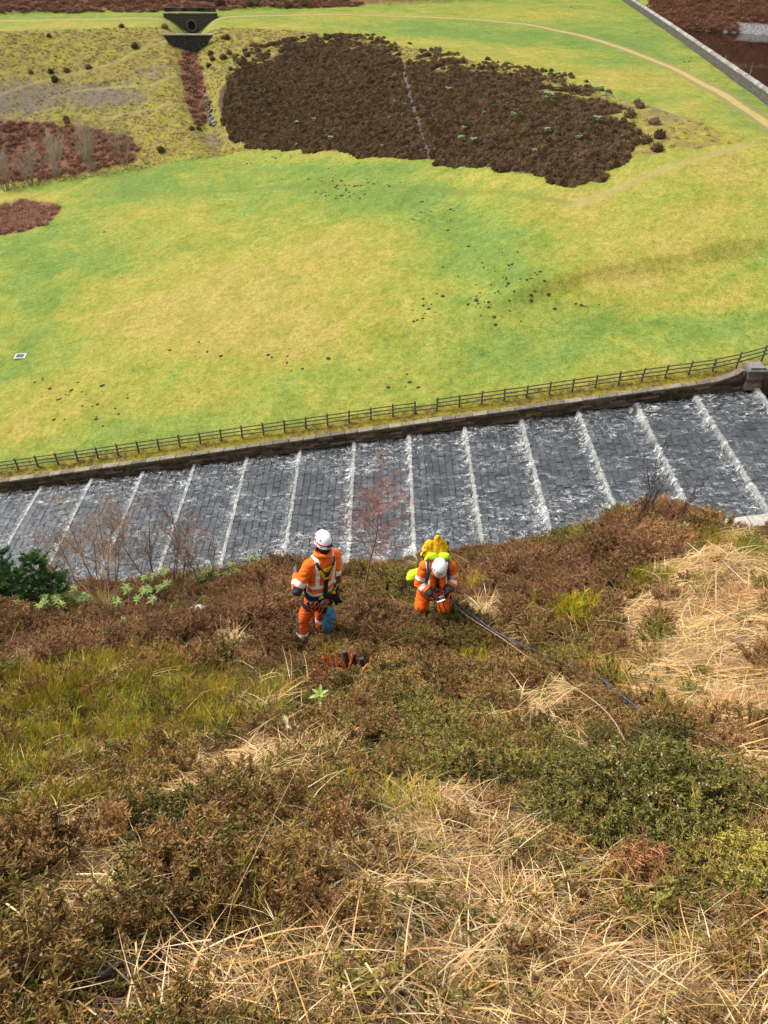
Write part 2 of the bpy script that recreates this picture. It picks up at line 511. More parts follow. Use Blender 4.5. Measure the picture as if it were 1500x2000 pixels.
rough = smooth(-0.03, 0.06, bt) * smooth(1.06, 0.96, bt) * smooth(44, 40, vv[:, 0])
yel = sum(w * np.exp(-((px - c[0]) / rx) ** 2 - ((py - c[1]) / ry) ** 2) for c, rx, ry, w in YEL)
yel = yel - sum(w * np.exp(-((px - c[0]) / rx) ** 2 - ((py - c[1]) / ry) ** 2) for c, rx, ry, w in GRN)
grey = sum(np.exp(-((px - c[0]) / rx) ** 2 - ((py - c[1]) / ry) ** 2) for c, rx, ry in GREY)
set_attr(vme, 'sd_heather', sd_h / 10)
set_attr(vme, 'sd_bracken', sd_b / 10)
set_attr(vme, 'rough_grass', rough)
yel = 0.80 * yel + 0.30 * vnoise(vv[:, 0] + .35 * vv[:, 1], vv[:, 1], 17, 91) + 0.22 * vnoise(vv[:, 0], vv[:, 1], 7, 92)
set_attr(vme, 'yellow', np.clip(yel, -1, 1.4))
set_attr(vme, 'bare', np.clip(grey, 0, 1.3))
set_attr(vme, 'track', seg_dist(vv[:, 0], vv[:, 1], TRACK))
set_attr(vme, 'faint', seg_dist(vv[:, 0], vv[:, 1], LEDGE))
set_attr(vme, 'faint_green', seg_dist(vv[:, 0], vv[:, 1], FAINT))
set_attr(vme, 'goat', np.minimum.reduce([seg_dist(vv[:, 0], vv[:, 1], q) for q in GOAT]))
set_attr(vme, 'verge', smooth(57.5, 55.0, vv[:, 1]))
set_attr(vme, 'lake', np.where(side > 1.3, np.clip((LAKE_Z + 2.2 - vv[:, 2]), 0, 1) * smooth(72, 82, vv[:, 0]), 0))

RUNNEL = np.array([on_valley(a, b) for a, b in [(786, 128), (794, 160), (806, 208), (822, 255), (838, 303)]])
set_attr(vme, 'runnel', seg_dist(vv[:, 0], vv[:, 1], RUNNEL))
set_attr(vme, 'shore_path', np.where(side > 3, np.abs(vv[:, 2] - LAKE_Z - 8.2), 50))
k = N('meadow_turf')
P = k.pos()
n_big = k.noise(0.10, 6, 0.65, P, 1.6)
n_mid = k.noise(0.9, 5, 0.65, P)
n_fine = k.noise(5.0, 4, 0.7, P)
n_tuft = k.noise(1.7, 5, 0.75, k.vmap(P, (1, 0.8, 1)), 0.3)
n_grain = k.noise(k_s := 14.0, 3, 0.7, k.vmap(P, (1, 0.45, 1), (0, 0, 0.4)))
yv = k.math('ADD', k.attr('yellow'), k.math('MULTIPLY', k.math('SUBTRACT', n_big, 0.5), 2.4))
yv = k.math('ADD', yv, k.math('MULTIPLY', k.math('SUBTRACT', n_mid, 0.5), 0.9))
turf = k.ramp(k.mapr(yv, -0.75, 1.15), [(0.0, (0.112, 0.172, 0.036)), (0.3, (0.160, 0.198, 0.036)), (0.55, (0.198, 0.208, 0.038)), (0.78, (0.230, 0.214, 0.040)), (1.0, (0.262, 0.216, 0.054))])
shade = k.ramp(k.math('ADD', k.math('MULTIPLY', n_fine, 0.5), k.math('MULTIPLY', n_tuft, 0.5)), [(0.35, (0.50, 0.56, 0.42)), (0.5, (0.97, 0.98, 0.96)), (0.64, (1.40, 1.32, 1.5))])
turf = k.mix(1.0, turf, shade, 'MULTIPLY')
turf = k.mix(1.0, turf, k.ramp(k.noise(0.3, 6, 0.7, k.vmap(P, (1, 0.7, 1)), 1.0), [(0.33, (0.78, 0.84, 0.72)), (0.5, (0.99, 0.99, 0.99)), (0.68, (1.16, 1.10, 1.3))]), 'MULTIPLY')
# faint paths and the wheel track
turf = k.mix(k.math('MULTIPLY', k.mapr(k.attr('faint'), 1.3, 0.2), 0.55), turf, (0.26, 0.21, 0.09))
turf = k.mix(k.math('MULTIPLY', k.mapr(k.attr('faint_green'), 0.9, 0.2), 0.5), turf, (0.12, 0.14, 0.03))
tw = k.math('ADD', k.attr('track'), k.math('MULTIPLY', k.math('SUBTRACT', n_mid, 0.5), 0.8))
turf = k.mix(k.math('MULTIPLY', k.mapr(tw, 1.9, 1.0), 0.85), turf, k.mix(k.mapr(tw, 0.45, 0.85), (0.34, 0.27, 0.10), (0.20, 0.15, 0.075)))
# tussocky bank
khaki = k.ramp(k.noise(0.35, 6, 0.7, P, 0.5), [(0.3, (0.14, 0.105, 0.035)), (0.48, (0.20, 0.16, 0.046)), (0.6, (0.21, 0.19, 0.035)), (0.72, (0.26, 0.26, 0.015))])
khaki = k.mix(1.0, khaki, shade, 'MULTIPLY')
gv = k.math('ADD', k.attr('bare'), k.math('MULTIPLY', k.math('SUBTRACT', k.noise(0.6, 6, 0.85, P), 0.5), 7.0))
khaki = k.mix(k.math('MULTIPLY', k.mapr(gv, 0.45, 1.0), 0.8), khaki, k.ramp(n_fine, [(0.3, (0.075, 0.06, 0.055)), (0.7, (0.16, 0.13, 0.12))]))
khaki = k.mix(k.math('MULTIPLY', k.mapr(k.attr('goat'), 0.6, 0.1), 0.4), khaki, (0.27, 0.22, 0.10))
rg = k.math('ADD', k.attr('rough_grass'), k.math('MULTIPLY', k.math('SUBTRACT', n_mid, 0.5), 0.5))
c = k.mix(k.mapr(rg, 0.3, 0.6), turf, khaki)
# verge of moss and rank grass beside the coping
mv = k.math('ADD', k.attr('verge'), k.math('MULTIPLY', k.math('SUBTRACT', n_mid, 0.5), 1.1))
c = k.mix(k.mapr(mv, 0.35, 0.9), c, k.ramp(n_fine, [(0.3, (0.12, 0.105, 0.035)), (0.5, (0.21, 0.155, 0.02)), (0.62, (0.17, 0.17, 0.03)), (0.75, (0.25, 0.21, 0.10))]))
hb = k.math('ADD', k.attr('sd_heather'), k.math('MULTIPLY', k.math('SUBTRACT', n_mid, 0.5), 1.6))
c = k.mix(k.mapr(hb, -0.1, -0.8), c, k.ramp(n_fine, [(0.3, (0.035, 0.023, 0.015)), (0.7, (0.11, 0.07, 0.042))]))
bb = k.math('ADD', k.attr('sd_bracken'), k.math('MULTIPLY', k.math('SUBTRACT', n_mid, 0.5), 1.2))
c = k.mix(k.mapr(bb, 0.2, -0.2), c, k.ramp(n_fine, [(0.3, (0.10, 0.042, 0.026)), (0.7, (0.22, 0.105, 0.062))]))
c = k.mix(k.math('MULTIPLY', k.mapr(k.attr('runnel'), 1.6, 0.3), 0.75), c, (0.10, 0.085, 0.08))
c = k.mix(k.math('MULTIPLY', k.mapr(k.attr('shore_path'), 0.5, 0.15), 0.8), c, (0.36, 0.24, 0.13))
c = k.mix(k.mapr(k.attr('lake'), 0.3, 0.6), c, k.ramp(k.noise(2.2, 4, 0.8, P), [(0.35, (0.06, 0.055, 0.055)), (0.7, (0.27, 0.26, 0.26))]))
k.color(c)
k.bump(k.math('ADD', k.math('MULTIPLY', n_fine, 0.6), k.math('MULTIPLY', n_mid, 0.8)), 0.55, 0.25)
MEADOW = k.set(0.95, 0.1)
vme.materials.append(MEADOW)
vo = bpy.data.objects.new('valley_ground', vme); COL.objects.link(vo)
tag(vo, 'bright yellow green meadow, grassy embankment and terrace beyond the spillway', kind='structure')

# ------------------------------------------------------------------ lake
k = N('lake_water')
k.color((0.012, 0.008, 0.006)); k.set(0.05, 0.5)
k.bump(k.noise(2.5, 3, 0.5, k.pos()), 0.03, 0.05)
b = MB()
ys = np.linspace(70, 224, 40)
for i, y in enumerate(ys):
    x0 = np.interp(y, DAMW[:, 1], DAMW[:, 0]) + 0.75
    b.v += [(x0, y, LAKE_Z), (320, y, LAKE_Z)]; b.c += [(1, 1, 1)] * 2
    if i: b.f.append((2 * i - 2, 2 * i - 1, 2 * i + 1, 2 * i)); b.m.append(0)
tag(b.obj('lake_water', k.m), 'dark still reservoir water behind the crest wall', kind='structure')

# ------------------------------------------------------------------ stone materials
def stone_mat(name, dark, mid, light, moss=0.0, scale=3.0, rough=0.85, brick=None):
    k = N(name)
    P = k.pos()
    rnd = k.n('ShaderNodeObjectInfo').outputs['Random']
    f = k.math('ADD', k.noise(scale, 6, 0.7, P), k.math('MULTIPLY', k.math('SUBTRACT', rnd, 0.5), 0.35))
    c = k.ramp(f, [(0.28, dark), (0.5, mid), (0.75, light)])
    c = k.mix(1.0, c, k.attr('Col', 'Color'), 'MULTIPLY')
    if moss: c = k.mix(k.math('MULTIPLY', k.mapr(k.noise(1.3, 5, 0.7, P), 0.5, 0.68), moss), c, (0.20, 0.18, 0.02))
    h = k.noise(scale * 7, 5, 0.7, P)
    if brick:
        tx = k.n('ShaderNodeTexBrick'); tx.inputs['Scale'].default_value = 1.0
        tx.inputs['Brick Width'].default_value = brick[0]; tx.inputs['Row Height'].default_value = brick[1]; tx.inputs['Mortar Size'].default_value = 0.03
        tx.inputs['Color1'].default_value = (0.7, 0.7, 0.7, 1); tx.inputs['Color2'].default_value = (1.2, 1.15, 1.1, 1); tx.inputs['Mortar'].default_value = (0.35, 0.33, 0.3, 1)
        sep = k.n('ShaderNodeSeparateXYZ'); k.l(P, sep.inputs[0])
        com = k.n('ShaderNodeCombineXYZ'); k.l(k.math('ADD', sep.outputs[0], sep.outputs[1]), com.inputs[0]); k.l(sep.outputs[2], com.inputs[1])
        k.l(com.outputs[0], tx.inputs['Vector'])
        c = k.mix(1.0, c, tx.outputs['Color'], 'MULTIPLY')
    k.color(c); k.bump(h, 0.6, 0.02)
    return k.set(rough, 0.3)
M_WALL = stone_mat('damp_gritstone', (0.022, 0.016, 0.012), (0.065, 0.045, 0.030), (0.15, 0.105, 0.07), moss=0.35)
M_COPE = stone_mat('coping_gritstone', (0.07, 0.058, 0.045), (0.13, 0.11, 0.085), (0.24, 0.21, 0.17), moss=0.45)
M_PIER = stone_mat('pillar_gritstone', (0.06, 0.045, 0.033), (0.12, 0.09, 0.065), (0.20, 0.155, 0.115), moss=0.1)
M_CAP = stone_mat('pillar_cap_stone', (0.085, 0.082, 0.074), (0.15, 0.146, 0.132), (0.24, 0.23, 0.21), moss=0.1)
M_SLAB = stone_mat('pale_coping_slab', (0.25, 0.23, 0.20), (0.36, 0.34, 0.30), (0.47, 0.45, 0.41), moss=0.15)
M_DARKWALL = stone_mat('black_gritstone', (0.012, 0.011, 0.010), (0.04, 0.036, 0.032), (0.10, 0.09, 0.08), moss=0.1, brick=(0.7, 0.32))
M_DAMWALL = stone_mat('dam_wall_stone', (0.05, 0.045, 0.04), (0.10, 0.092, 0.08), (0.18, 0.17, 0.15), moss=0.1, brick=(0.8, 0.36))
M_DAMCAP = stone_mat('dam_wall_coping', (0.13, 0.122, 0.11), (0.21, 0.20, 0.185), (0.33, 0.32, 0.295))

# ------------------------------------------------------------------ spillway: bed, paving stones, sills, water
K0, K1 = -4, 13
def bay_floor(k, x):                  # bay k lies between sills k and k+1; sill k+1 stands over it
    return floor_line(step_x(k)) + 0.36 + 0.0865 * (x - step_x(k)) - 0.36
kb = N('wet_bed_stone'); kb.color(kb.ramp(kb.noise(2.5, 5, 0.7, kb.pos()), [(0.3, (0.04, 0.04, 0.042)), (0.7, (0.085, 0.085, 0.087))])); kb.set(0.35, 0.4)
b = MB()
for kk in range(K0, K1):
    xa, xb = step_x(kk), step_x(kk + 1)
    za, zb = bay_floor(kk, xa), bay_floor(kk, xb)
    zn = bay_floor(kk + 1, xb)
    b.add([(xa, NEAR_Y - 0.3, za), (xb, NEAR_Y - 0.3, zb), (xb, WALL_Y + 0.5, zb), (xa, WALL_Y + 0.5, za)], [(0, 1, 2, 3)])
    b.add([(xb, NEAR_Y - 0.3, zb), (xb, WALL_Y + 0.5, zb), (xb, WALL_Y + 0.5, zn), (xb, NEAR_Y - 0.3, zn)], [(0, 1, 2, 3)])
spill = b.obj('spillway_floor', kb.m)
tag(spill, 'stepped stone cascade floor of the spillway under thin running water', kind='structure')

ks = N('wet_paving_stone')
rnd = ks.n('ShaderNodeObjectInfo').outputs['Random']
f = ks.math('ADD', ks.noise(1.7, 5, 0.7, ks.pos()), ks.math('MULTIPLY', ks.math('SUBTRACT', rnd, 0.5), 0.25))
ks.color(ks.mix(1.0, ks.ramp(f, [(0.28, (0.058, 0.059, 0.062)), (0.5, (0.090, 0.092, 0.096)), (0.75, (0.135, 0.137, 0.140))]), ks.attr('Col', 'Color'), 'MULTIPLY'))
ks.bump(ks.noise(18, 4, 0.7, ks.pos()), 0.5, 0.02)
M_PAVE = ks.set(0.3, 0.5)
rs = random.Random(11)
stones = []
for kk in range(K0, K1):
    xa = step_x(kk) + 0.05
    ncol = 8
    w = (BAY - 0.40) / ncol
    for ci in range(ncol):
        y = NEAR_Y + rs.uniform(-0.9, 0)
        while y < WALL_Y - 0.1:
            L = rs.uniform(0.55, 1.25)
            y2 = min(y + L, WALL_Y - 0.02)
            if y2 - y > 0.15:
                xm = xa + (ci + 0.5) * w + rs.uniform(-.03, .03)
                stones.append((kk, xm, (y + y2) / 2, w - rs.uniform(0.0, 0.07), y2 - y - rs.uniform(-0.02, 0.09)))
            y = y2
proto_me = []
for i in range(10):
    b = MB()
    top = []
    for (x, y) in ((-.5, -.5), (0, -.52), (.5, -.5), (.52, 0), (.5, .5), (0, .52), (-.5, .5), (-.52, 0)):
        top.append((x * rs.uniform(.93, 1.0), y * rs.uniform(.95, 1.0)))
    g = rs.uniform(0.75, 1.2)
    b.rings([[Vector((x * 1.0, y * 1.0, -.5)) for x, y in top], [Vector((x, y, .3)) for x, y in top], [Vector((x * .86, y * .92, .5 + rs.uniform(-.08, .08))) for x, y in top]], True, (g, g, g))
    proto_me.append(b.mesh('paving_stone', M_PAVE))
def stone_vis(s):
    kk, x, y, w, l = s
    u, v, z = proj(x, y, bay_floor(kk, x))
    hid = v > 1135 if u < 900 else v > 1135 - (u - 900) * 0.22
    return (1e6 if (u < 0 or u > 1500 or hid) else 0) + z - 12 * w * l
stones.sort(key=stone_vis)
rest = MB()
for i, (kk, x, y, w, l) in enumerate(stones):
    z = bay_floor(kk, x) + 0.0 + rs.uniform(-0.035, 0.035)
    rot = Euler((rs.uniform(-.05, .05), -math.atan(0.0865) + rs.uniform(-.04, .04), rs.uniform(-.06, .06)))
    if i < 298:
        share('paving_stone', proto_me[i % 10], spill, (x, y, z), rot, (w, l, 0.2))
    else:
        q = proto_me[i % 10]
        M = Matrix.LocRotScale(Vector((x, y, z)), rot, Vector((w, l, 0.2)))
        n = len(rest.v); g = rs.uniform(.75, 1.2)
        rest.v += [tuple(M @ t.co) for t in q.vertices]; rest.c += [(g, g, g)] * len(q.vertices)
        rest.f += [tuple(n + j for j in p.vertices) for p in q.polygons]; rest.m += [0] * len(q.polygons)
ro = rest.obj('paving_stones', M_PAVE, spill); ro['kind'] = 'stuff'
# sills across the cascade
ksl = N('pale_sill_stone')
ksl.color(ksl.ramp(ksl.noise(2.0, 5, 0.75, ksl.pos()), [(0.3, (0.11, 0.105, 0.09)), (0.5, (0.30, 0.285, 0.245)), (0.7, (0.44, 0.42, 0.37))]))
ksl.bump(ksl.noise(15, 4, 0.7, ksl.pos()), 0.5, 0.02); ksl.set(0.35, 0.4)
for kk in range(K0 + 1, K1 + 1):
    xb = step_x(kk); zt = bay_floor(kk, xb) + 0.13
    n = 9
    L = (WALL_Y - NEAR_Y) / n
    b0 = MB()
    b0.box((0, 0, 0), (0.22, L - 0.02, 0.36), None, (1, 1, 1), 0, 0.012)
    me = b0.mesh('sill_stone', ksl.m)
    for j in range(n):
        share('sill_stone', me, spill, (xb - 0.10, NEAR_Y + (j + .5) * L, zt - 0.18 + rs.uniform(-.03, .02)), (0, 0, rs.uniform(-.01, .01)))
# running water: a thin sheet over each bay, falling over each sill
kw = N('running_water')
P = kw.pos()
sx = kw.attr('bay')                     # 0 at the foot of the sill above the bay, 1 at the sill it runs to
sep = kw.n('ShaderNodeSeparateXYZ'); kw.l(P, sep.inputs[0])
# branching foam lines: ridges of warped noise
def ridge(vec, scale, w, dist=1.0, det=2.0):
    f = kw.noise(scale, det, 0.55, vec, dist)
    return kw.mapr(kw.math('ABSOLUTE', kw.math('SUBTRACT', f, 0.5)), w, w * 0.25)
v1 = kw.vmap(P, (0.75, 1.25, 0.0))
v2 = kw.vmap(P, (1.0, 1.6, 0.0), (0, 0, 0.5))
lines = kw.math('MAXIMUM', ridge(v1, 0.95, 0.024, 1.8), kw.math('MULTIPLY', ridge(v2, 1.7, 0.034, 1.5), 0.8))
lines2 = ridge(v2, 3.6, 0.055, 0.8, 3)
patch = kw.noise(0.42, 4, 0.65, kw.vmap(P, (0.55, 1.5, 0.0)), 0.8)
near_sill = kw.mapr(sx, 0.30, 0.0)
amount = kw.math('ADD', kw.math('MULTIPLY', kw.attr('flow'), 1.0), kw.math('MULTIPLY', kw.math('SUBTRACT', patch, 0.5), 2.6))
amount = kw.math('ADD', amount, kw.math('MULTIPLY', near_sill, 0.55))
seg = kw.mapr(kw.noise(1.5, 3, 0.6, v2, 0.5), 0.40, 0.60)
fleck = kw.math('MULTIPLY', kw.math('MULTIPLY', lines, seg), kw.mapr(amount, -0.55, 0.55))
froth = kw.math('MULTIPLY', lines2, kw.mapr(amount, 0.36, 1.05))
foam = kw.math('MAXIMUM', fleck, froth)
dense = kw.math('MULTIPLY', kw.mapr(kw.noise(3.5, 5, 0.7, v1, 0.7), 0.42, 0.62), kw.mapr(amount, 0.9, 1.5))
foam = kw.math('MAXIMUM', foam, kw.math('MULTIPLY', dense, 0.6))
fall = kw.math('MULTIPLY', kw.attr('fall'), kw.mapr(kw.noise(1.1, 5, 0.7, kw.vmap(P, (3.0, 1.6, 0.5))), 0.47, 0.76))
foam = kw.math('MAXIMUM', foam, fall, clamp=True)
gl = kw.n('ShaderNodeBsdfGlossy'); gl.inputs['Roughness'].default_value = 0.16
bm = kw.n('ShaderNodeBump'); bm.inputs['Strength'].default_value = 0.5; bm.inputs['Distance'].default_value = 0.12
kw.l(kw.math('ADD', kw.noise(2.2, 4, 0.6, v1, 0.8), kw.math('MULTIPLY', foam, 0.3)), bm.inputs['Height'])
kw.l(bm.outputs[0], gl.inputs['Normal'])
tr = kw.n('ShaderNodeBsdfTransparent'); tr.inputs['Color'].default_value = (0.80, 0.84, 0.88, 1)
fr = kw.n('ShaderNodeFresnel'); fr.inputs['IOR'].default_value = 1.33; kw.l(bm.outputs[0], fr.inputs['Normal'])
m1 = kw.n('ShaderNodeMixShader'); kw.l(fr.outputs[0], m1.inputs[0]); kw.l(tr.outputs[0], m1.inputs[1]); kw.l(gl.outputs[0], m1.inputs[2])
df = kw.n('ShaderNodeBsdfDiffuse'); df.inputs['Color'].default_value = (0.58, 0.59, 0.585, 1); kw.l(bm.outputs[0], df.inputs['Normal'])
m2 = kw.n('ShaderNodeMixShader'); kw.l(foam, m2.inputs[0]); kw.l(m1.outputs[0], m2.inputs[1]); kw.l(df.outputs[0], m2.inputs[2])
kw.l(m2.outputs[0], kw.out.inputs['Surface'])
b = MB(); bay_a = []; fall_a = []; flow_a = []
yl = np.linspace(NEAR_Y, WALL_Y - 0.01, 42)
for kk in range(K0, K1):
    xa, xb = step_x(kk), step_x(kk + 1)
    prof = [(xa + 0.06, bay_floor(kk, xa) + 0.16, 0.0, 0), (xa + 0.5, bay_floor(kk, xa + .5) + 0.15, 0.1, 0)]
    for t in (.3, .5, .7, .88): prof.append((xa + t * BAY, bay_floor(kk, xa + t * BAY) + 0.145, t, 0))
    zt = bay_floor(kk + 1, xb) + 0.13
    # the sill the bay is fed over stands at xb: face (x = xb-0.36) then its top
    prof.append((xb - 0.36, bay_floor(kk, xb) + 0.15, 0.95, 0.3))
    prof.append((xb - 0.27, zt - 0.10, 1.0, 1)); prof.append((xb - 0.23, zt + 0.02, 1.0, .8)); prof.append((xb + 0.02, zt + 0.03, 1.0, .45)); prof.append((xb + 0.07, bay_floor(kk + 1, xb) + 0.165, 1.0, .15))
    base = len(b.v)
    for j, y in enumerate(yl):
        for (x, z, t, fl) in prof:
            wob = 0.02 * float(vnoise(x * 3, y, 0.8, 21))
            b.v.append((x, y, z + wob)); b.c.append((1, 1, 1))
            bay_a.append(1 - t); fall_a.append(fl)
            flow_a.append(-0.22 + 0.35 * math.exp(-((y - WALL_Y + 1.0) / 2.2) ** 2) + 0.30 * math.exp(-((y - NEAR_Y - 2) / 3.5) ** 2))
    m = len(prof)
    for j in range(len(yl) - 1):
        for i in range(m - 1):
            a = base + j * m + i
            b.f.append((a, a + 1, a + m + 1, a + m)); b.m.append(0)
wo = b.obj('spillway_water', kw.m, None, True)
for nm, val in (('bay', bay_a), ('fall', fall_a), ('flow', flow_a)): set_attr(wo.data, nm, val)
tag(wo, 'thin foaming water running down the stepped stone spillway', kind='structure')

# ------------------------------------------------------------------ far wall of the spillway: coursed stones under a coping
wall = empty('spillway_wall', (0, WALL_Y, float(floor_line(0))), 'long dark stone retaining wall with mossy coping along the far side of the spillway', 'wall'); wall['kind'] = 'thing'
def rel(o, p):                       # child location relative to an unrotated parent
    return (p[0] - o.location[0], p[1] - o.location[1], p[2] - o.location[2])
slope_a = -math.atan(0.165)
core = MB()
xs = np.linspace(-48, 34, 60)
for x in xs:
    z = float(floor_line(x))
    core.v += [rel(wall, (x, WALL_Y + 0.10, z - 0.9)), rel(wall, (x, WALL_Y + 0.10, z + 0.98)), rel(wall, (x, WALL_Y + 0.50, z + 0.98)), rel(wall, (x, WALL_Y + 0.50, z - 0.9))]
    core.c += [(.6, .6, .6)] * 4
for i in range(len(xs) - 1):
    a = i * 4
    for j in range(4):
        core.f.append((a + j, a + (j + 1) % 4, a + 4 + (j + 1) % 4, a + 4 + j)); core.m.append(0)
core.obj('wall_core', M_WALL, wall)
wall_protos = []
for i in range(8):
    b = MB(); g = rs.uniform(0.55, 1.5)
    b.box((0, 0, 0), (0.985, 1, 0.93), None, (g, g * rs.uniform(.9, 1.02), g * rs.uniform(.85, 1.0)), 0, 0.035)
    wall_protos.append(b.mesh('wall_stone', M_WALL))
allst = []
for row in range(5):
    x = -40.0 + rs.uniform(-.6, 0)
    while x < 33:
        L = rs.uniform(0.7, 1.6)
        allst.append((x + L / 2, row, L)); x += L
allst.sort(key=lambda s: (-s[2] if -34 < s[0] < 31 and s[1] > 0 else 9))
rest = MB()
for i, (x, row, L) in enumerate(allst):
    z = float(floor_line(x)) - 0.05 + (row + .5) * 0.2
    dy = rs.uniform(-0.03, 0.03)
    if i < 298:
        share('wall_stone', wall_protos[i % 8], wall, rel(wall, (x, WALL_Y + 0.07 + dy, z)), (0, slope_a, 0), (L, 0.16, 0.2))
    else:
        g = rs.uniform(.5, 1.3)
        M = Euler((0, slope_a, 0)).to_matrix()
        rest.box(rel(wall, (x, WALL_Y + 0.07 + dy, z)), (L - 0.02, 0.16, 0.185), M, (g, g * .95, g * .9), 0, 0.008)
ro = rest.obj('wall_stones', M_WALL, wall); ro['kind'] = 'stuff'
cop = MB(); cop.box((0, 0, 0), (1.0, 1, 1), None, (1, 1, 1), 0, 0.02); cop_me = cop.mesh('coping_stone', M_COPE)
x = -40.0
while x < 25.6:
    L = rs.uniform(1.0, 1.5)
    share('coping_stone', cop_me, wall, rel(wall, (x + L / 2, WALL_Y + 0.22, float(floor_line(x + L / 2)) + 1.03 + rs.uniform(-.01, .01))), (rs.uniform(-.02, .02), slope_a, 0), (L - 0.025, 0.55, 0.14))
    x += L
X_SWEEP0, X_SWEEP1 = 25.9, 28.3
# the coping sweeps up to the pillar
b = MB(); ringsw = []
for i in range(10):
    t = i / 9
    x = X_SWEEP0 + (X_SWEEP1 - X_SWEEP0) * t
    z = float(floor_line(x)) + 1.03 + 0.62 * t * t * (1.6 - 0.6 * t)
    if i >= 8: z = float(floor_line(X_SWEEP1)) + 1.03 + 0.62
    ringsw.append([Vector(rel(wall, (x, WALL_Y - 0.12, z - .10))), Vector(rel(wall, (x, WALL_Y - 0.12, z + .10))), Vector(rel(wall, (x, WALL_Y + 0.55, z + .10))), Vector(rel(wall, (x, WALL_Y + 0.55, z - .10)))])
b.rings(ringsw); b.obj('swept_coping', M_PIER, wall)
b = MB()
for i in range(9):
    t0, t1 = i / 9, (i + 1) / 9
    x0, x1 = X_SWEEP0 + (X_SWEEP1 - X_SWEEP0) * t0, X_SWEEP0 + (X_SWEEP1 - X_SWEEP0) * t1
    for r_ in range(4):
        zb = float(floor_line((x0 + x1) / 2)) + 0.95 + r_ * 0.24
        if zb + 0.24 < float(floor_line(x0)) + 1.03 + 0.62 * t0 * t0 * (1.6 - .6 * t0):
            b.box(rel(wall, ((x0 + x1) / 2, WALL_Y + 0.22, zb + .12)), (x1 - x0 - .01, 0.5, 0.23), None, (rs.uniform(.8, 1.2),) * 3, 0, 0.01)
ro = b.obj('swept_stones', M_PIER, wall); ro['kind'] = 'stuff'
for i in range(5):                 # beyond the pillar
    xx = 30.6 + i * 1.25
    for r_ in range(4):
        g = MB(); g.box((0, 0, 0), (1.23, 0.5, 0.27), None, (rs.uniform(.8, 1.2),) * 3, 0, 0.012)
        g_o = g.obj('wall_stone', M_PIER, wall); g_o.location = rel(wall, (xx, WALL_Y + 0.2, float(floor_line(xx)) + 0.83 + (r_ - 1.6) * 0.28))
    share('coping_stone', cop_me, wall, rel(wall, (xx, WALL_Y + 0.2, float(floor_line(xx)) + 1.47)), (0, slope_a, 0), (1.23, 0.7, 0.18))

pil = empty('stone_pillar', (29.15, WALL_Y + 0.25, float(floor_line(29.15))), 'square stone pillar with a stepped grey cap at the end of the spillway wall', 'pillar')
for j in range(5):
    b = MB()
    for s in (-1, 1):
        b.box((s * .31, 0, 0.17 + j * .31), (.60, 1.2, .295), None, (rs.uniform(.85, 1.15),) * 3, 0, 0.012)
    b.obj('pillar_course', M_PIER, pil)
b = MB(); b.box((0, 0, 1.68), (1.60, 1.55, 0.20), None, (.9, .9, .9), 0, 0.01); b.obj('cap_slab', M_CAP, pil)
b = MB(); b.box((0, 0, 1.87), (1.2, 1.15, 0.18), None, (1, 1, 1), 0, 0.01, 0.94); b.obj('cap_top', M_CAP, pil)

# near wall of the spillway, its pale coping shows past the shoulder of the hill
nw = empty('near_spillway_wall', (24, NEAR_Y - 0.4, float(floor_line(24))), 'pale flat coping of the near spillway wall showing past the shoulder of the hill', 'wall'); nw['kind'] = 'thing'
x = -44.0
slab_b = MB(); slab_b.box((0, 0, 0), (1, 1, 1), None, (1, 1, 1), 0, 0.012); slab_me = slab_b.mesh('coping_slab', M_SLAB)
face = MB()
while x < 34:
    L = rs.uniform(1.5, 2.1)
    z = float(floor_line(x + L / 2))
    share('coping_slab', slab_me, nw, rel(nw, (x + L / 2, NEAR_Y - 0.55, z + 1.1)), (0, slope_a, 0), (L - 0.02, 1.1, 0.18))
    for r_ in range(4):
        face.box(rel(nw, (x + L / 2, NEAR_Y - 0.3, z - 0.3 + (r_ + .5) * 0.32)), (L - .02, 0.55, 0.30), Euler((0, slope_a, 0)).to_matrix(), (rs.uniform(.6, 1.2),) * 3, 0, 0.01)
    x += L
ro = face.obj('wall_stones', M_WALL, nw); ro['kind'] = 'stuff'

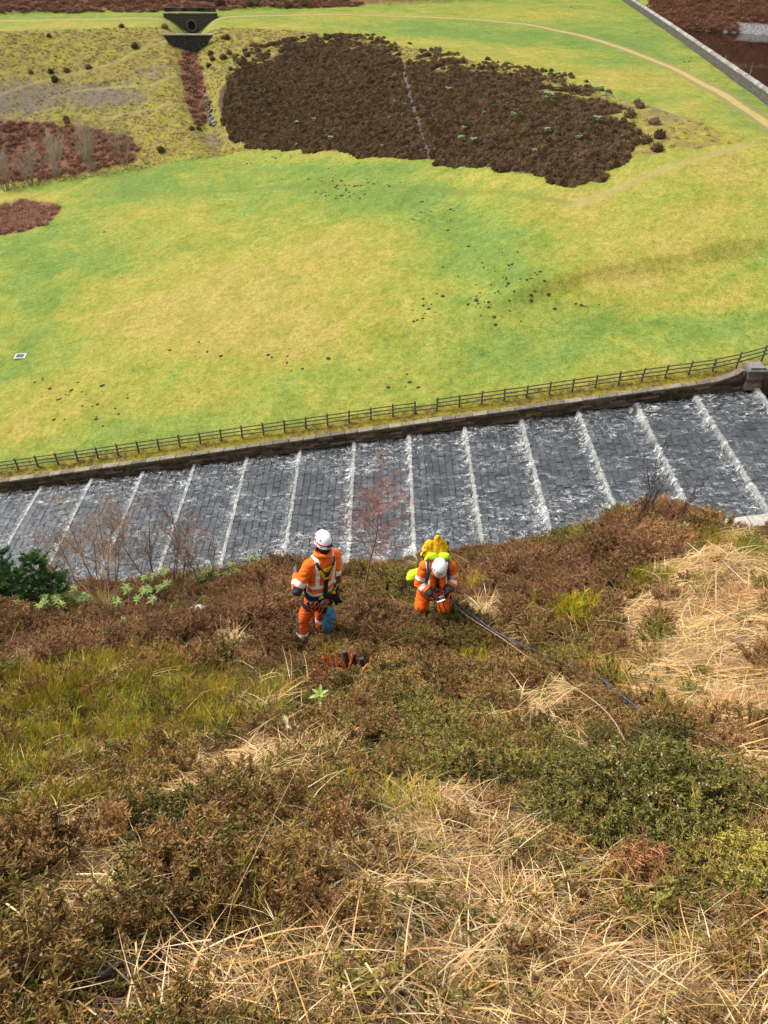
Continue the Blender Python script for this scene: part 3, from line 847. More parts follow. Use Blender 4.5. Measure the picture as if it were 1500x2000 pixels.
# ------------------------------------------------------------------ post and rail fence
M_WOOD = plain('weathered_fence_wood', (0.125, 0.10, 0.068), 0.85, 0.2, 0, 0.45, 3.0, 0.4, 30)
FY = 55.6
fence = empty('fence', (0, FY, float(valley(0, FY))), 'brown timber post and rail fence running along the top of the spillway wall', 'fence')
def fence_z(x): return float(valley(x, FY)) + (0.35 * max(0, x - 27) ** 1.2 * 0.35)
posts = [-32.4 + 1.841 * i for i in range(-5, 38)]
pb = MB(); pb.box((0, 0, 0), (0.13, 0.11, 1), None, (1, 1, 1), 0, 0.006); post_me = pb.mesh('post', M_WOOD)
rb = MB(); rb.box((0, 0, 0), (1, 0.045, 0.09), None, (1, 1, 1), 0, 0.004); rail_me = rb.mesh('rail', M_WOOD)
for i, x in enumerate(posts):
    h = 1.22 + rs.uniform(-.03, .05)
    share('post', post_me, fence, rel(fence, (x, FY, fence_z(x) + h / 2 - 0.1)), (rs.uniform(-.03, .03), rs.uniform(-.02, .03) + (0.06 if x > 20 else 0), rs.uniform(-.1, .1)), (1, 1, h + .2))
    if i == len(posts) - 1: break
    xb = posts[i + 1]
    gap = (i == 24)
    for h in ((0.78, 0.42) if gap else (1.12, 0.78, 0.43)):
        za = fence_z(x) + h + rs.uniform(-.015, .015); zb = fence_z(xb) + h + rs.uniform(-.015, .015)
        if gap: za -= .08; zb -= .08
        share('rail', rail_me, fence, rel(fence, ((x + xb) / 2, FY - 0.09, (za + zb) / 2)), (0, -math.atan2(zb - za, xb - x), 0), (math.hypot(xb - x, zb - za) - .004, 1, 1))

# ------------------------------------------------------------------ crest wall beside the lake
dw = empty('crest_wall', tuple(DAMW[0]) + (CREST,), 'long grey stone wall with rounded coping along the dam crest beside the reservoir', 'wall'); dw['kind'] = 'thing'
b = MB()
def dam_pts(n):
    L = [0]
    for a, c in zip(DAMW[:-1], DAMW[1:]): L.append(L[-1] + float(np.hypot(*(c - a))))
    s = np.linspace(0, L[-1], n)
    return np.stack([np.interp(s, L, DAMW[:, 0]), np.interp(s, L, DAMW[:, 1])], -1), L[-1]
pts, LL = dam_pts(60)
ringsd = []
for i, p in enumerate(pts):
    d = pts[min(i + 1, 59)] - pts[max(i - 1, 0)]; d = d / np.hypot(*d); nrm = np.array([d[1], -d[0]])
    r = []
    for o_, z in ((-.42, -3.2), (-.34, 1.30), (.34, 1.30), (.42, -3.2)):
        q = p + nrm * o_; r.append(Vector(rel(dw, (q[0], q[1], CREST + z))))
    ringsd.append(r)
b.rings(ringsd); b.obj('wall_face', M_DAMWALL, dw)
cb = MB()
ringsd = []
for x in (-.5, .5):
    ringsd.append([Vector((x, .40 * math.cos(a), -.10 + max(0, math.sin(a)) * .34)) for a in np.linspace(math.pi, 0, 8)] + [Vector((x, .40, -.14)), Vector((x, -.40, -.14))])
cb.rings(ringsd); cap_me = cb.mesh('coping_stone', M_DAMCAP)
ncap = 150
pts, LL = dam_pts(ncap + 1)
for i in range(ncap):
    m = (pts[i] + pts[i + 1]) / 2; d = pts[i + 1] - pts[i]
    share('coping_stone', cap_me, dw, rel(dw, (m[0], m[1], CREST + 1.44 + rs.uniform(-.02, .02))), (rs.uniform(-.03, .03), 0, math.atan2(d[1], d[0])), (float(np.hypot(*d)) - .03, 1, 1))

# ------------------------------------------------------------------ culvert under the terrace, weir below it, cobbled cascade above it
hw = empty('culvert_headwall', (float(HEADW[0]), float(HEADW[1]), CREST), 'dark stone culvert headwall with a round pipe mouth below the terrace track', 'culvert')
b = MB()
prof = [(-6.4, 0.3), (6.4, 0.3), (6.4, -.7), (3.9, -2.6), (2.0, -3.8), (-2.0, -3.8), (-3.6, -2.6), (-6.4, -.7)]
b.rings([[Vector((x, y, z)) for x, z in prof] for y in (-.5, .5)]); b.obj('headwall_face', M_DARKWALL, hw)
b = MB()
for i in range(10): b.box((-5.85 + i * 1.3, -.1, .42), (1.27, 1.3, .22), None, (rs.uniform(.8, 1.3),) * 3, 0, .02)
b.obj('headwall_coping', M_COPE, hw)
b = MB(); rr = []
for (rad, y) in ((1.25, -.52), (1.25, -.75), (0.98, -.75), (0.95, -.52)): rr.append([Vector((0.1 + rad * math.cos(a), y, -2.0 + rad * math.sin(a))) for a in np.linspace(0, 2 * math.pi, 20, endpoint=False)])
b.rings(rr, False); b.obj('pipe_ring', M_PIER, hw)
b = MB(); b.rings([[Vector((0.1 + .97 * math.cos(a), y, -2.0 + .97 * math.sin(a))) for a in np.linspace(0, 2 * math.pi, 20, endpoint=False)] for y in (-.53, -.56)])
b.obj('pipe_mouth', plain('pipe_dark', (0.006, 0.006, 0.006), 0.9), hw)
pc = _plane_hit(372, 23, CREST)
par = empty('track_parapet', (float(pc[0]), float(pc[1]), CREST), 'low dark stone parapet on the far side of the terrace track above the culvert', 'wall'); par['kind'] = 'thing'
for i in range(9):
    b = MB(); b.box((-5.6 + i * 1.4, 0, .35), (1.38, .6, 1.0), None, (rs.uniform(.7, 1.2),) * 3, 0, .03); b.obj('parapet_stone', M_DARKWALL, par)
wc = on_valley(372, 101)
we = empty('stone_weir', (float(wc[0]), float(wc[1]), float(wc[2])), 'dark stone weir across the gully below the culvert', 'weir')
b = MB(); prof = [(-5.2, 3.0), (5.2, 3.0), (3.6, 1.2), (2.4, -.8), (-2.4, -.8), (-3.9, 1.0)]
b.rings([[Vector((x, y, z)) for x, z in prof] for y in (-.4, .5)]); b.obj('weir_face', M_DARKWALL, we)
b = MB()
for i in range(8): b.box((-4.55 + i * 1.3, 0, 3.1), (1.27, 1.2, .2), None, (rs.uniform(.8, 1.3),) * 3, 0, .02)
b.obj('weir_coping', M_COPE, we)
ch = empty('cobbled_cascade', tuple(float(q) for q in _plane_hit(386, 19, CREST)), 'dark cobbled cascade coming down the bracken hill above the culvert', 'cascade')
cbm = []
for i in range(4):
    b = MB(); g = rs.uniform(.6, 1.6); b.box((0, 0, 0), (1, 1, 1), None, (g, g, g), 0, .12, .8); cbm.append(b.mesh('cobble', M_DARKWALL))
for r_ in range(26):
    for i in range(7):
        x = -3.6 + i * 1.2 + rs.uniform(-.2, .2); y = 1.0 + r_ * .95
        z = float(valley(ch.location[0] + x, ch.location[1] + y)) - CREST
        share('cobble', cbm[(i + r_) % 4], ch, (x, y, z + .25), (rs.uniform(-.1, .1), rs.uniform(-.1, .1), rs.uniform(-.3, .3)), (1.1, .85, .9))

# ------------------------------------------------------------------ inspection cover in the meadow
mc = on_valley(40, 697)
man = empty('inspection_cover', tuple(map(float, mc)), 'small dark inspection cover in a white square kerb on the meadow', 'drain cover', rz=0.12)
M_WHT = plain('white_kerb', (0.45, 0.45, 0.43), .7)
b = MB()
for s in (-1, 1):
    b.box((s * .5, 0, .06), (.16, 1.16, .14), None); b.box((0, s * .5, .061), (.838, .16, .138), None)
b.obj('kerb', M_WHT, man)
b = MB(); b.box((0, 0, .05), (.82, .82, .08), None); b.obj('cover', plain('iron_cover', (0.06, .06, .065), .5), man)
# ================================================================== the near hillside
hx = axis([(-60, -16, 1.6), (-16, -6, 0.3), (-6, 7, 0.085), (7, 14, 0.3), (14, 50, 1.6)])
hy = axis([(-14, -2, 0.8), (-2, 0.3, 0.2), (0.3, 11, 0.085), (11, 18, 0.25), (18, NEAR_Y - 0.9, 0.9)])
hme, hv = grid_mesh('hillside', hx, hy, near_ground)
k = N('hillside_litter')
P = k.pos()
f1 = k.noise(2.2, 6, 0.7, P, 0.4); f2 = k.noise(22, 5, 0.75, P); f3 = k.noise(0.8, 4, 0.6, P)
f4 = k.noise(75, 4, 0.8, P)
c = k.ramp(k.math('ADD', k.math('MULTIPLY', f1, .35), k.math('ADD', k.math('MULTIPLY', f2, .35), k.math('MULTIPLY', f4, .3))), [(0.36, (0.014, 0.009, 0.006)), (0.48, (0.05, 0.031, 0.017)), (0.56, (0.11, 0.072, 0.038)), (0.66, (0.26, 0.18, 0.09))])
c = k.mix(k.math('MULTIPLY', k.mapr(k.noise(1.4, 5, 0.7, P), 0.56, 0.68), 0.7), c, k.ramp(f2, [(0.3, (0.05, 0.06, 0.01)), (0.7, (0.20, 0.20, 0.03))]))
c = k.mix(k.mapr(k.attr('peat'), 0.3, 0.7), c, k.ramp(f2, [(0.3, (0.006, 0.005, 0.0045)), (0.7, (0.03, 0.026, 0.022))]))
c = k.mix(k.mapr(k.math('ADD', k.attr('straw'), k.math('MULTIPLY', k.math('SUBTRACT', f2, 0.5), 0.6)), 0.3, 0.7), c, k.ramp(f2, [(0.38, (0.035, 0.022, 0.012)), (0.5, (0.10, 0.066, 0.032)), (0.62, (0.25, 0.17, 0.08))]))
k.color(c); k.bump(k.math('ADD', k.math('ADD', f2, k.math('MULTIPLY', f4, .5)), k.math('MULTIPLY', f1, 2)), 1.0, 0.05)
hme.materials.append(k.set(0.9, 0.15))
ho = bpy.data.objects.new('hillside', hme); COL.objects.link(ho)
tag(ho, 'steep heather and grass hillside', kind='structure')

# zones of growth, outlined on the ground they cover
Z_STRAW = [[(1185, 1225), (1290, 1100), (1400, 1050), (1560, 1050), (1560, 1580), (1460, 1540), (1420, 1470), (1310, 1400), (1230, 1370), (1130, 1320), (1180, 1280)],
           [(300, 1530), (345, 1490), (430, 1470), (520, 1450), (600, 1435), (650, 1460), (600, 1510), (480, 1560), (400, 1600), (330, 1590)],
           [(30, 1720), (110, 1640), (200, 1620), (290, 1650), (300, 1720), (290, 1800), (210, 1850), (120, 1840), (40, 1800)],
           [(590, 1800), (660, 1690), (740, 1560), (850, 1530), (960, 1570), (1040, 1640), (1050, 1740), (990, 1800), (820, 1850), (660, 1860)],
           [(560, 1890), (700, 1850), (900, 1800), (1080, 1800), (1180, 1880), (1190, 2080), (540, 2080)],
           [(970, 1360), (1060, 1330), (1120, 1360), (1090, 1420), (1000, 1420)],
           [(900, 1190), (960, 1160), (1020, 1190), (990, 1220)],
           [(400, 1290), (440, 1240), (490, 1230), (480, 1290), (430, 1320)]]
Z_GREEN = [[(-80, 1330), (60, 1310), (170, 1310), (290, 1330), (430, 1320), (540, 1320), (590, 1380), (560, 1430), (460, 1450), (370, 1475), (320, 1520), (270, 1590), (190, 1640), (-80, 1670)]]
Z_PEAT = [[(1150, 1900), (1230, 1860), (1360, 1840), (1420, 1870), (1560, 1800), (1560, 2100), (1190, 2100)]]
Z_MOSS = [[(190, 1880), (330, 1830), (520, 1840), (560, 1890), (540, 2060), (240, 2060)]]
Z_RED = [[(-80, 1190), (150, 1180), (400, 1150), (560, 1140), (600, 1290), (430, 1290), (200, 1310), (-80, 1310)], [(680, 1180), (800, 1190), (800, 1260), (700, 1270)],
         [(900, 1100), (1100, 1080), (1320, 980), (1330, 1090), (1180, 1200), (1050, 1210), (900, 1180)]]
Z_DKGREEN = [[(1040, 1560), (1150, 1480), (1300, 1470), (1440, 1500), (1450, 1640), (1300, 1700), (1130, 1690), (1050, 1640)], [(290, 1620), (350, 1570), (430, 1590), (440, 1700), (350, 1750), (290, 1700)]]
def zone_of(u, v):
    z = np.zeros(len(u), int)                 # 0 brown heather
    ju = u + 22 * vnoise(u, v, 60, 31) + np.random.default_rng(3).normal(0, 9, len(u))
    jv = v + 22 * vnoise(u, v, 60, 32) + np.random.default_rng(4).normal(0, 9, len(u))
    for code, polys in ((4, Z_RED), (2, Z_GREEN), (6, Z_DKGREEN), (1, Z_STRAW), (5, Z_MOSS), (3, Z_PEAT)):
        for p in polys: z[in_poly(ju, jv, p)] = code
    return z
u, v, _ = proj(hv[:, 0], hv[:, 1], hv[:, 2])
def soft(polys): return np.max([smooth(25, -25, poly_sd(u, v, p)) for p in polys], axis=0)
infront = (hv[:, 1] > 0.2) & (hv[:, 1] < 13)
set_attr(hme, 'straw', soft(Z_STRAW) * infront)
set_attr(hme, 'peat', soft(Z_PEAT) * infront)

# ------------------------------------------------------------------ kinds of growth
rp = random.Random(77)
def rv(a): return rp.uniform(-a, a)
def vary(c, a=0.2):
    g = rp.uniform(1 - a, 1 + a)
    return (c[0] * g * rp.uniform(.93, 1.07), c[1] * g, c[2] * g * rp.uniform(.93, 1.07))
def heather(h, spread, stems, shoots, leafc, stemc, seedc=None, seedp=0.0, shoot_len=0.023, shoot_w=0.0026, bare=0.30):
    mb = MB()
    for s in range(stems):
        az = rp.uniform(0, 2 * math.pi); out = spread * math.sqrt(rp.random())
        L = h * rp.uniform(.65, 1.1) * (1 - 0.25 * out / max(spread, 1e-6))
        p = Vector((math.cos(az) * out * .25, math.sin(az) * out * .25, -0.03))
        tip = Vector((math.cos(az) * out + rv(.03), math.sin(az) * out + rv(.03), L))
        pts = []
        for i in range(5):
            t = i / 4
            q = p.lerp(tip, t); q.z = p.z + (tip.z - p.z) * (t ** 0.8)
            q += Vector((rv(.012), rv(.012), 0)); pts.append(q)
        sc = vary(stemc)
        mb.tube(pts, [.0035, .003, .0025, .002, .0012], 3, False, sc)
        for j in range(shoots):
            t = rp.uniform(bare, 1.0)
            i = min(3, int(t * 4)); q = pts[i].lerp(pts[i + 1], t * 4 - i)
            a2 = rp.uniform(0, 2 * math.pi); up = rp.uniform(.3, 1.2)
            d = Vector((math.cos(a2), math.sin(a2), up)).normalized()
            l = shoot_len * rp.uniform(.6, 1.5)
            c = vary(rp.choice(leafc) if isinstance(leafc, list) else leafc, .3)
            w = shoot_w * rp.uniform(.7, 1.3)
            # a shoot is a tapered three sided spike with rough scales
            mb.tube([q, q + d * l * .5 + Vector((rv(.004), rv(.004), 0)), q + d * l], [w * .8, w, w * .25], 3, False, c)
            if seedc and rp.random() < seedp:
                e = q + d * l; s_ = .004
                mb.add([e + Vector((s_, 0, 0)), e + Vector((-s_, s_, 0)), e + Vector((-s_, -s_, 0)), e + Vector((0, 0, 1.8 * s_))], [(0, 1, 3), (1, 2, 3), (2, 0, 3)], vary(seedc, .15))
    return mb
def grass_mat(n, L, w, cols, flat=0.25, rad=0.12, arch=0.9):
    mb = MB()
    for i in range(n):
        az = rp.uniform(0, 2 * math.pi)
        up = max(0.02, rp.gauss(flat, .22))
        d = Vector((math.cos(az), math.sin(az), up))
        p = Vector((rv(rad), rv(rad), rp.uniform(0.0, .07)))
        sd = Vector((-math.sin(az), math.cos(az), rv(.6))).normalized()
        mb.blade(p, d, sd, L * rp.uniform(.45, 1.15), w * rp.uniform(.6, 1.3), (rv(.5), rv(.5), -arch * up - rp.uniform(0, .25)), 4, vary(rp.choice(cols), .2))
    return mb
def upright(n, L, w, cols, rad=0.1, lean=0.25, bend=0.5, k=4):
    mb = MB()
    for i in range(n):
        az = rp.uniform(0, 2 * math.pi); r = rad * math.sqrt(rp.random())
        d = Vector((math.cos(az) * lean * rp.random(), math.sin(az) * lean * rp.random(), 1))
        a2 = rp.uniform(0, 2 * math.pi)
        mb.blade((math.cos(az) * r, math.sin(az) * r, -.02), d, (math.cos(a2), math.sin(a2), 0), L * rp.uniform(.55, 1.1), w * rp.uniform(.7, 1.2), (rv(bend), rv(bend), -rp.random() * bend), k, vary(rp.choice(cols), .22))
    return mb
def bilberry(n, L, cols, twig, rad=0.12):
    mb = MB()
    for i in range(n):
        az = rp.uniform(0, 2 * math.pi); r = rad * math.sqrt(rp.random())
        p = Vector((math.cos(az) * r, math.sin(az) * r, -.02))
        d = Vector((math.cos(az) * .35 * rp.random() + rv(.1), math.sin(az) * .35 * rp.random() + rv(.1), 1)).normalized()
        l = L * rp.uniform(.6, 1.1)
        c = vary(rp.choice(cols), .2)
        m = p + d * l * .5 + Vector((rv(.015), rv(.015), 0)); e = p + d * l + Vector((rv(.03), rv(.03), 0))
        mb.tube([p, m, e], [.0026, .0024, .001], 3, False, c)
        for j in range(7):
            t = rp.uniform(.35, .95)
            q = p.lerp(m, t * 2) if t < .5 else m.lerp(e, t * 2 - 1)
            dd = (d + Vector((rv(.8), rv(.8), rp.uniform(0, .5)))).normalized()
            mb.tube([q, q + dd * l * rp.uniform(.15, .35)], [.0022, .0009], 3, False, vary(c, .15))
    return mb
M_HEATH = plant('heather_growth', .85, .15, 0.15, .30, .010)
M_STRAW = plant('dry_straw', .75, .25, .25, .25, .012)
M_BLADE = plant('green_growth', .7, .25, .35, .28, .015)
BROWN, RED, DKG, OLV = (0.265, 0.158, 0.052), (0.255, 0.135, 0.064), [(0.120, 0.126, 0.028), (0.165, 0.128, 0.036), (0.10, 0.105, 0.024), (0.145, 0.12, 0.032)], [(0.25, 0.205, 0.048), (0.205, 0.155, 0.042), (0.175, 0.17, 0.036)]
STEM, STEMR = (0.11, 0.058, 0.03), (0.18, 0.075, 0.045)
SEED = (0.42, 0.31, 0.21)
STRAWC = [(0.62, 0.41, 0.17), (0.70, 0.51, 0.25), (0.54, 0.32, 0.12), (0.74, 0.59, 0.34), (0.44, 0.24, 0.09)]
GREENC = [(0.42, 0.39, 0.038), (0.34, 0.34, 0.036), (0.50, 0.41, 0.05), (0.25, 0.26, 0.03), (0.47, 0.29, 0.05)]
heath_protos = []
for i in range(4): heath_protos.append((heather(.27, .16, 32, 50, BROWN, STEM, SEED, .06), M_HEATH, False))        # 0-3 brown
for i in range(3): heath_protos.append((heather(.30, .17, 40, 22, RED, STEMR, SEED, .05, .035, .0026), M_HEATH, False))   # 4-6 red twiggy
for i in range(3): heath_protos.append((heather(.27, .17, 32, 60, DKG, STEM, SEED, .04, .019, .0030), M_HEATH, False))   # 7-9 dark green
for i in range(3): heath_protos.append((heather(.25, .16, 30, 50, OLV, STEM, SEED, .06), M_HEATH, False))             # 10-12 olive
straw_protos = [(grass_mat(46, .42, .0062, STRAWC, f, .14), M_STRAW, False) for f in (.12, .2, .3, .42)] + \
               [(grass_mat(5, .55, .005, STRAWC, .5, .1, .6), M_STRAW, False) for _ in range(3)]
def combed(n, L, w, cols):
    mb = MB()
    for i in range(n):
        az = rp.gauss(-.55, .38); d = Vector((math.cos(az), math.sin(az), rp.gauss(.16, .12)))
        mb.blade((rv(.16) - .15, rv(.16) + .1, rp.uniform(0, .08)), d, (-math.sin(az), math.cos(az), rv(.5)), L * rp.uniform(.5, 1.15), w * rp.uniform(.6, 1.3), (rv(.35), rv(.35), -.25), 4, vary(rp.choice(cols), .2))
    return mb
comb_protos = [(combed(34, .46, .0085, STRAWC + [(0.30, 0.17, 0.07), (0.22, 0.13, 0.06), (0.40, 0.27, 0.13)]), M_STRAW, False) for _ in range(4)]
green_protos = [(bilberry(44, .235, GREENC, None, .13), M_BLADE, False) for _ in range(4)] + \
               [(upright(40, .26, .004, [(0.19, 0.27, 0.04), (0.25, 0.30, 0.06), (0.33, 0.30, 0.10)], .12, .5, .8), M_BLADE, False) for _ in range(2)]
moss_protos = []
for i in range(3):
    mb = MB()
    for j in range(260):
        a = rp.uniform(0, 2 * math.pi); r = .13 * math.sqrt(rp.random()); q = Vector((math.cos(a) * r, math.sin(a) * r, .02 * (1 - (r / .13) ** 2)))
        mb.tube([q, q + Vector((rv(.008), rv(.008), rp.uniform(.008, .02)))], [.0035, .0008], 3, False, vary(rp.choice([(0.20, 0.20, 0.03), (0.13, 0.15, 0.025), (0.26, 0.20, 0.07)]), .3))
    moss_protos.append((mb, M_BLADE, False))
litter_protos = []
for i in range(4):
    mb = MB()
    for j in range(9):
        c = vary(rp.choice([(0.16, 0.07, 0.05), (0.11, 0.05, 0.045), (0.28, 0.17, 0.09), (0.10, 0.075, 0.06)]), .3)
        q = Vector((rv(.14), rv(.14), rp.uniform(.005, .03))); a = rp.uniform(0, 6.28); d = Vector((math.cos(a), math.sin(a), rv(.3))); s_ = Vector((-d.y, d.x, rv(.3)))
        l = rp.uniform(.02, .045); w = l * .32
        mb.add([q, q + d * l * .3 + s_ * w * .8, q + d * l * .65 + s_ * w * .8, q + d * l, q + d * l * .65 - s_ * w * .8, q + d * l * .3 - s_ * w * .8], [(0, 1, 2, 3), (0, 3, 4, 5)], c)
    for j in range(6):
        a = rp.uniform(0, 6.28); q = Vector((rv(.15), rv(.15), .01)); l = rp.uniform(.06, .22)
        mb.tube([q, q + Vector((math.cos(a) * l * .5, math.sin(a) * l * .5, .012 + rv(.01))), q + Vector((math.cos(a) * l, math.sin(a) * l + rv(.02), rp.uniform(0, .03)))], [.003, .0035, .002], 4, False, vary((0.13, 0.10, 0.075), .3))
    litter_protos.append((mb, M_STRAW, False))

fine_protos = [(grass_mat(60, .17, .0036, STRAWC + [(0.22, 0.13, 0.06), (0.14, 0.08, 0.045)], .10, .15, .5), M_STRAW, False) for _ in range(3)] + \
              [(grass_mat(50, .10, .0028, [(0.16, 0.09, 0.045), (0.11, 0.065, 0.035), (0.30, 0.20, 0.10)], .15, .15, .5), M_STRAW, False) for _ in range(2)] + \
              [(heather(.13, .13, 20, 22, BROWN, STEM, None, 0, .02, .003), M_HEATH, False), (heather(.13, .13, 20, 22, OLV, STEM, None, 0, .02, .003), M_HEATH, False), (upright(26, .10, .0025, GREENC, .12, .6, .8), M_BLADE, False)]
rg = np.random.default_rng(21)
def slope_normal(X, Y):
    e = .12
    gx = (near_ground(X + e, Y) - near_ground(X - e, Y)) / (2 * e); gy = (near_ground(X, Y + e) - near_ground(X, Y - e)) / (2 * e)
    n = np.stack([-gx, -gy, np.ones_like(gx)], -1)
    return n / np.linalg.norm(n, axis=1, keepdims=True)
def euler_for(nrm, yaw):
    out = np.zeros((len(yaw), 3))
    for i in range(len(yaw)):
        q = Vector((0, 0, 1)).rotation_difference(Vector(nrm[i])) @ Euler((0, 0, yaw[i])).to_quaternion()
        out[i] = q.to_euler()
    return out
def sample_near(n, x0=-7.5, x1=7.5, y0=0.2, y1=11.5):
    """points over the near slope, thinned away from the camera's wedge"""
    X = rg.uniform(x0, x1, n); Y = rg.uniform(y0, y1, n)
    keep = np.abs(X) < 1.3 + 0.62 * np.hypot(Y, 1.6 + .91 * Y)
    ye = np.interp(X, [-12, -8, -4, 0, 2, 5, 9, 14], SHOULDER) + 0.8
    keep &= Y < np.maximum(ye, 0)
    X, Y = X[keep], Y[keep]
    Zg = near_ground(X, Y)
    a, b, _ = proj(X, Y, Zg)
    return X, Y, Zg, zone_of(a, b), a, b
CLEAR = []                                   # (x, y, radius): spots kept free of growth for the people and things standing there
def clear_of(X, Y):
    ok = np.ones(len(X), bool)
    for (cx, cy, cr) in CLEAR: ok &= np.hypot(X - cx, Y - cy) > cr
    return ok
def lay(name, X, Y, Zg, ids, protos, label, up=0.6, smin=.75, smax=1.25, sink=0.0, near=1.0):
    n = len(X)
    nr = slope_normal(X, Y); nr = nr * (1 - up) + np.array([0, 0, 1.0]) * up
    nr += rg.normal(0, .10, nr.shape); nr /= np.linalg.norm(nr, axis=1, keepdims=True)
    s = rg.uniform(smin, smax, n) * (near + (1 - near) * smooth(1.5, 5.5, Y))
    if protos is heath_protos or protos is green_protos: s = s * (1 + .38 * vnoise(X, Y, .75, 71))
    scatter(name, np.stack([X, Y, Zg - sink], -1), euler_for(nr, rg.uniform(0, 6.28, n)), np.stack([s, s, s * rg.uniform(.85, 1.15, n)], -1), ids, protos, label)
FOOT1 = on_near(612, 1292); FOOT2 = on_near(846, 1272)
CLEAR += [(FOOT1[0], FOOT1[1], .16), (FOOT2[0], FOOT2[1], .16)]
def grow_near():
    # heather
    X, Y, Zg, zn, a, b = sample_near(11500)
    pr = np.select([zn == 0, zn == 4, zn == 6, zn == 2, zn == 1, zn == 5, zn == 3], [.64, .95, .9, .27, .07, .20, .12]) + .07 * ((zn == 1) & (b > 1540) & (a > 500)) + .06 * ((zn == 1) & (b < 1540) & (a > 1100))
    gapn = vnoise(X, Y, .7, 41)
    keep = (rg.random(len(X)) < pr * np.clip(1.0 + 0.9 * gapn, .25, 1.3)) & clear_of(X, Y)
    X, Y, Zg, zn, gapn = X[keep], Y[keep], Zg[keep], zn[keep], gapn[keep]
    r = rg.random(len(X)); t = vnoise(X, Y, 1.3, 42) + rg.normal(0, .25, len(X))
    ids = np.where(t > .28, rg.integers(10, 13, len(X)), np.where(t < -.85, rg.integers(4, 7, len(X)), rg.integers(0, 4, len(X))))
    ids = np.where((ids >= 4) & (ids < 7) & (Y < 5), rg.integers(0, 4, len(X)), ids)
    ids = np.where((zn == 4) & (r < .72), rg.integers(4, 7, len(X)), ids)
    ids = np.where((zn == 6), rg.integers(7, 10, len(X)), ids)
    ids = np.where((zn == 0) & (r > .93), rg.integers(7, 10, len(X)), ids)
    lay('heather', X, Y, Zg, ids, heath_protos, 'brown, olive and reddish heather covering the hillside', .55, .65, 1.3, 0, .66)
    # dead grass
    X, Y, Zg, zn, a, b = sample_near(9500)
    pr = np.select([zn == 1, zn == 0, zn == 5, zn == 3, zn == 2, zn == 4, zn == 6], [1.0, .36, .55, .8, .24, .10, .05])
    keep = (rg.random(len(X)) < pr) & clear_of(X, Y)
    X, Y, Zg, zn = X[keep], Y[keep], Zg[keep], zn[keep]
    ids = np.where(zn == 1, rg.integers(0, 4, len(X)), np.where(rg.random(len(X)) < .35, rg.integers(0, 4, len(X)), rg.integers(4, 7, len(X))))
    lay('dead_grass', X, Y, Zg, ids, straw_protos, 'pale matted dead grass lying over the hillside', .15, .6, 1.2, 0, .58)
    # straw combed one way over the big mat
    X, Y, Zg, zn, a, b = sample_near(5200, .3, 7.5, 1.2, 10)
    keep = (zn == 1) & (a > 1080) & (rg.random(len(X)) < .6) & clear_of(X, Y)
    X, Y, Zg = X[keep], Y[keep], Zg[keep]; n = len(X)
    nr = slope_normal(X, Y) * .8 + np.array([0, 0, .2]) + rg.normal(0, .06, (n, 3)); nr /= np.linalg.norm(nr, axis=1, keepdims=True)
    s = rg.uniform(.7, 1.2, n); yaw = .5 * vnoise(X, Y, 1.2, 61) + rg.normal(0, .2, n)
    scatter('dead_grass', np.stack([X, Y, Zg], -1), euler_for(nr, yaw), np.stack([s, s, s], -1), rg.integers(0, 4, n), comb_protos, 'golden dead grass swept one way across the slope')
    # green bilberry and grass
    X, Y, Zg, zn, a, b = sample_near(9000)
    pr = np.select([zn == 2, zn == 0, zn == 5, zn == 1, zn == 4], [1.0, .06, .25, .02, .02], 0.03)
    keep = (rg.random(len(X)) < pr) & clear_of(X, Y)
    X, Y, Zg, zn, a = X[keep], Y[keep], Zg[keep], zn[keep], a[keep]
    ids = np.where((rg.random(len(X)) < .12) | ((zn == 2) & (a > 450) & (rg.random(len(X)) < .6)) | (zn == 5), rg.integers(4, 6, len(X)), rg.integers(0, 4, len(X)))
    lay('bilberry', X, Y, Zg, ids, green_protos, 'olive green bilberry shoots and young grass on the hillside', .6, .7, 1.2, 0, .75)
    # moss cushions, twigs and fallen leaves
    X, Y, Zg, zn, a, b = sample_near(4500)
    pr = np.select([zn == 5, zn == 1, zn == 3], [.95, .10, .05], .15)
    keep = rg.random(len(X)) < pr
    X, Y, Zg = X[keep], Y[keep], Zg[keep]
    lay('moss', X, Y, Zg, rg.integers(0, 3, len(X)), moss_protos, 'yellow green moss cushions between the heather', .1, .7, 1.5)
    X, Y, Zg, zn, a, b = sample_near(3500)
    keep = rg.random(len(X)) < np.where(zn == 3, .9, .3)
    X, Y, Zg = X[keep], Y[keep], Zg[keep]
    lay('fallen_leaves', X, Y, Zg, rg.integers(0, 4, len(X)), litter_protos, 'brown fallen leaves and broken twigs on the ground', .05, .7, 1.3)
    # growth along the near coping
    X = rg.uniform(-42, 19, 1500); Y = rg.uniform(35.6, NEAR_Y - .15, 1500)
    Zg = np.maximum(near_ground(X, np.minimum(Y, NEAR_Y - .9)), floor_line(X) + .95 + .12 * (Y > NEAR_Y - 1.1))
    lay('wall_top_growth', X, Y, Zg, rg.integers(0, 7, len(X)), heath_protos, 'brown heather and moss overhanging the near spillway coping', .8, 1.2, 2.2)
    # low litter and seedlings close to the ground, under the taller growth
    X, Y, Zg, zn, a, b = sample_near(4200, -2.6, 2.6, .2, 3.6)
    X2, Y2, Z2, zn2, a, b = sample_near(7500)
    X, Y, Zg, zn = [np.concatenate(q) for q in ((X, X2), (Y, Y2), (Zg, Z2), (zn, zn2))]
    r = rg.random(len(X))
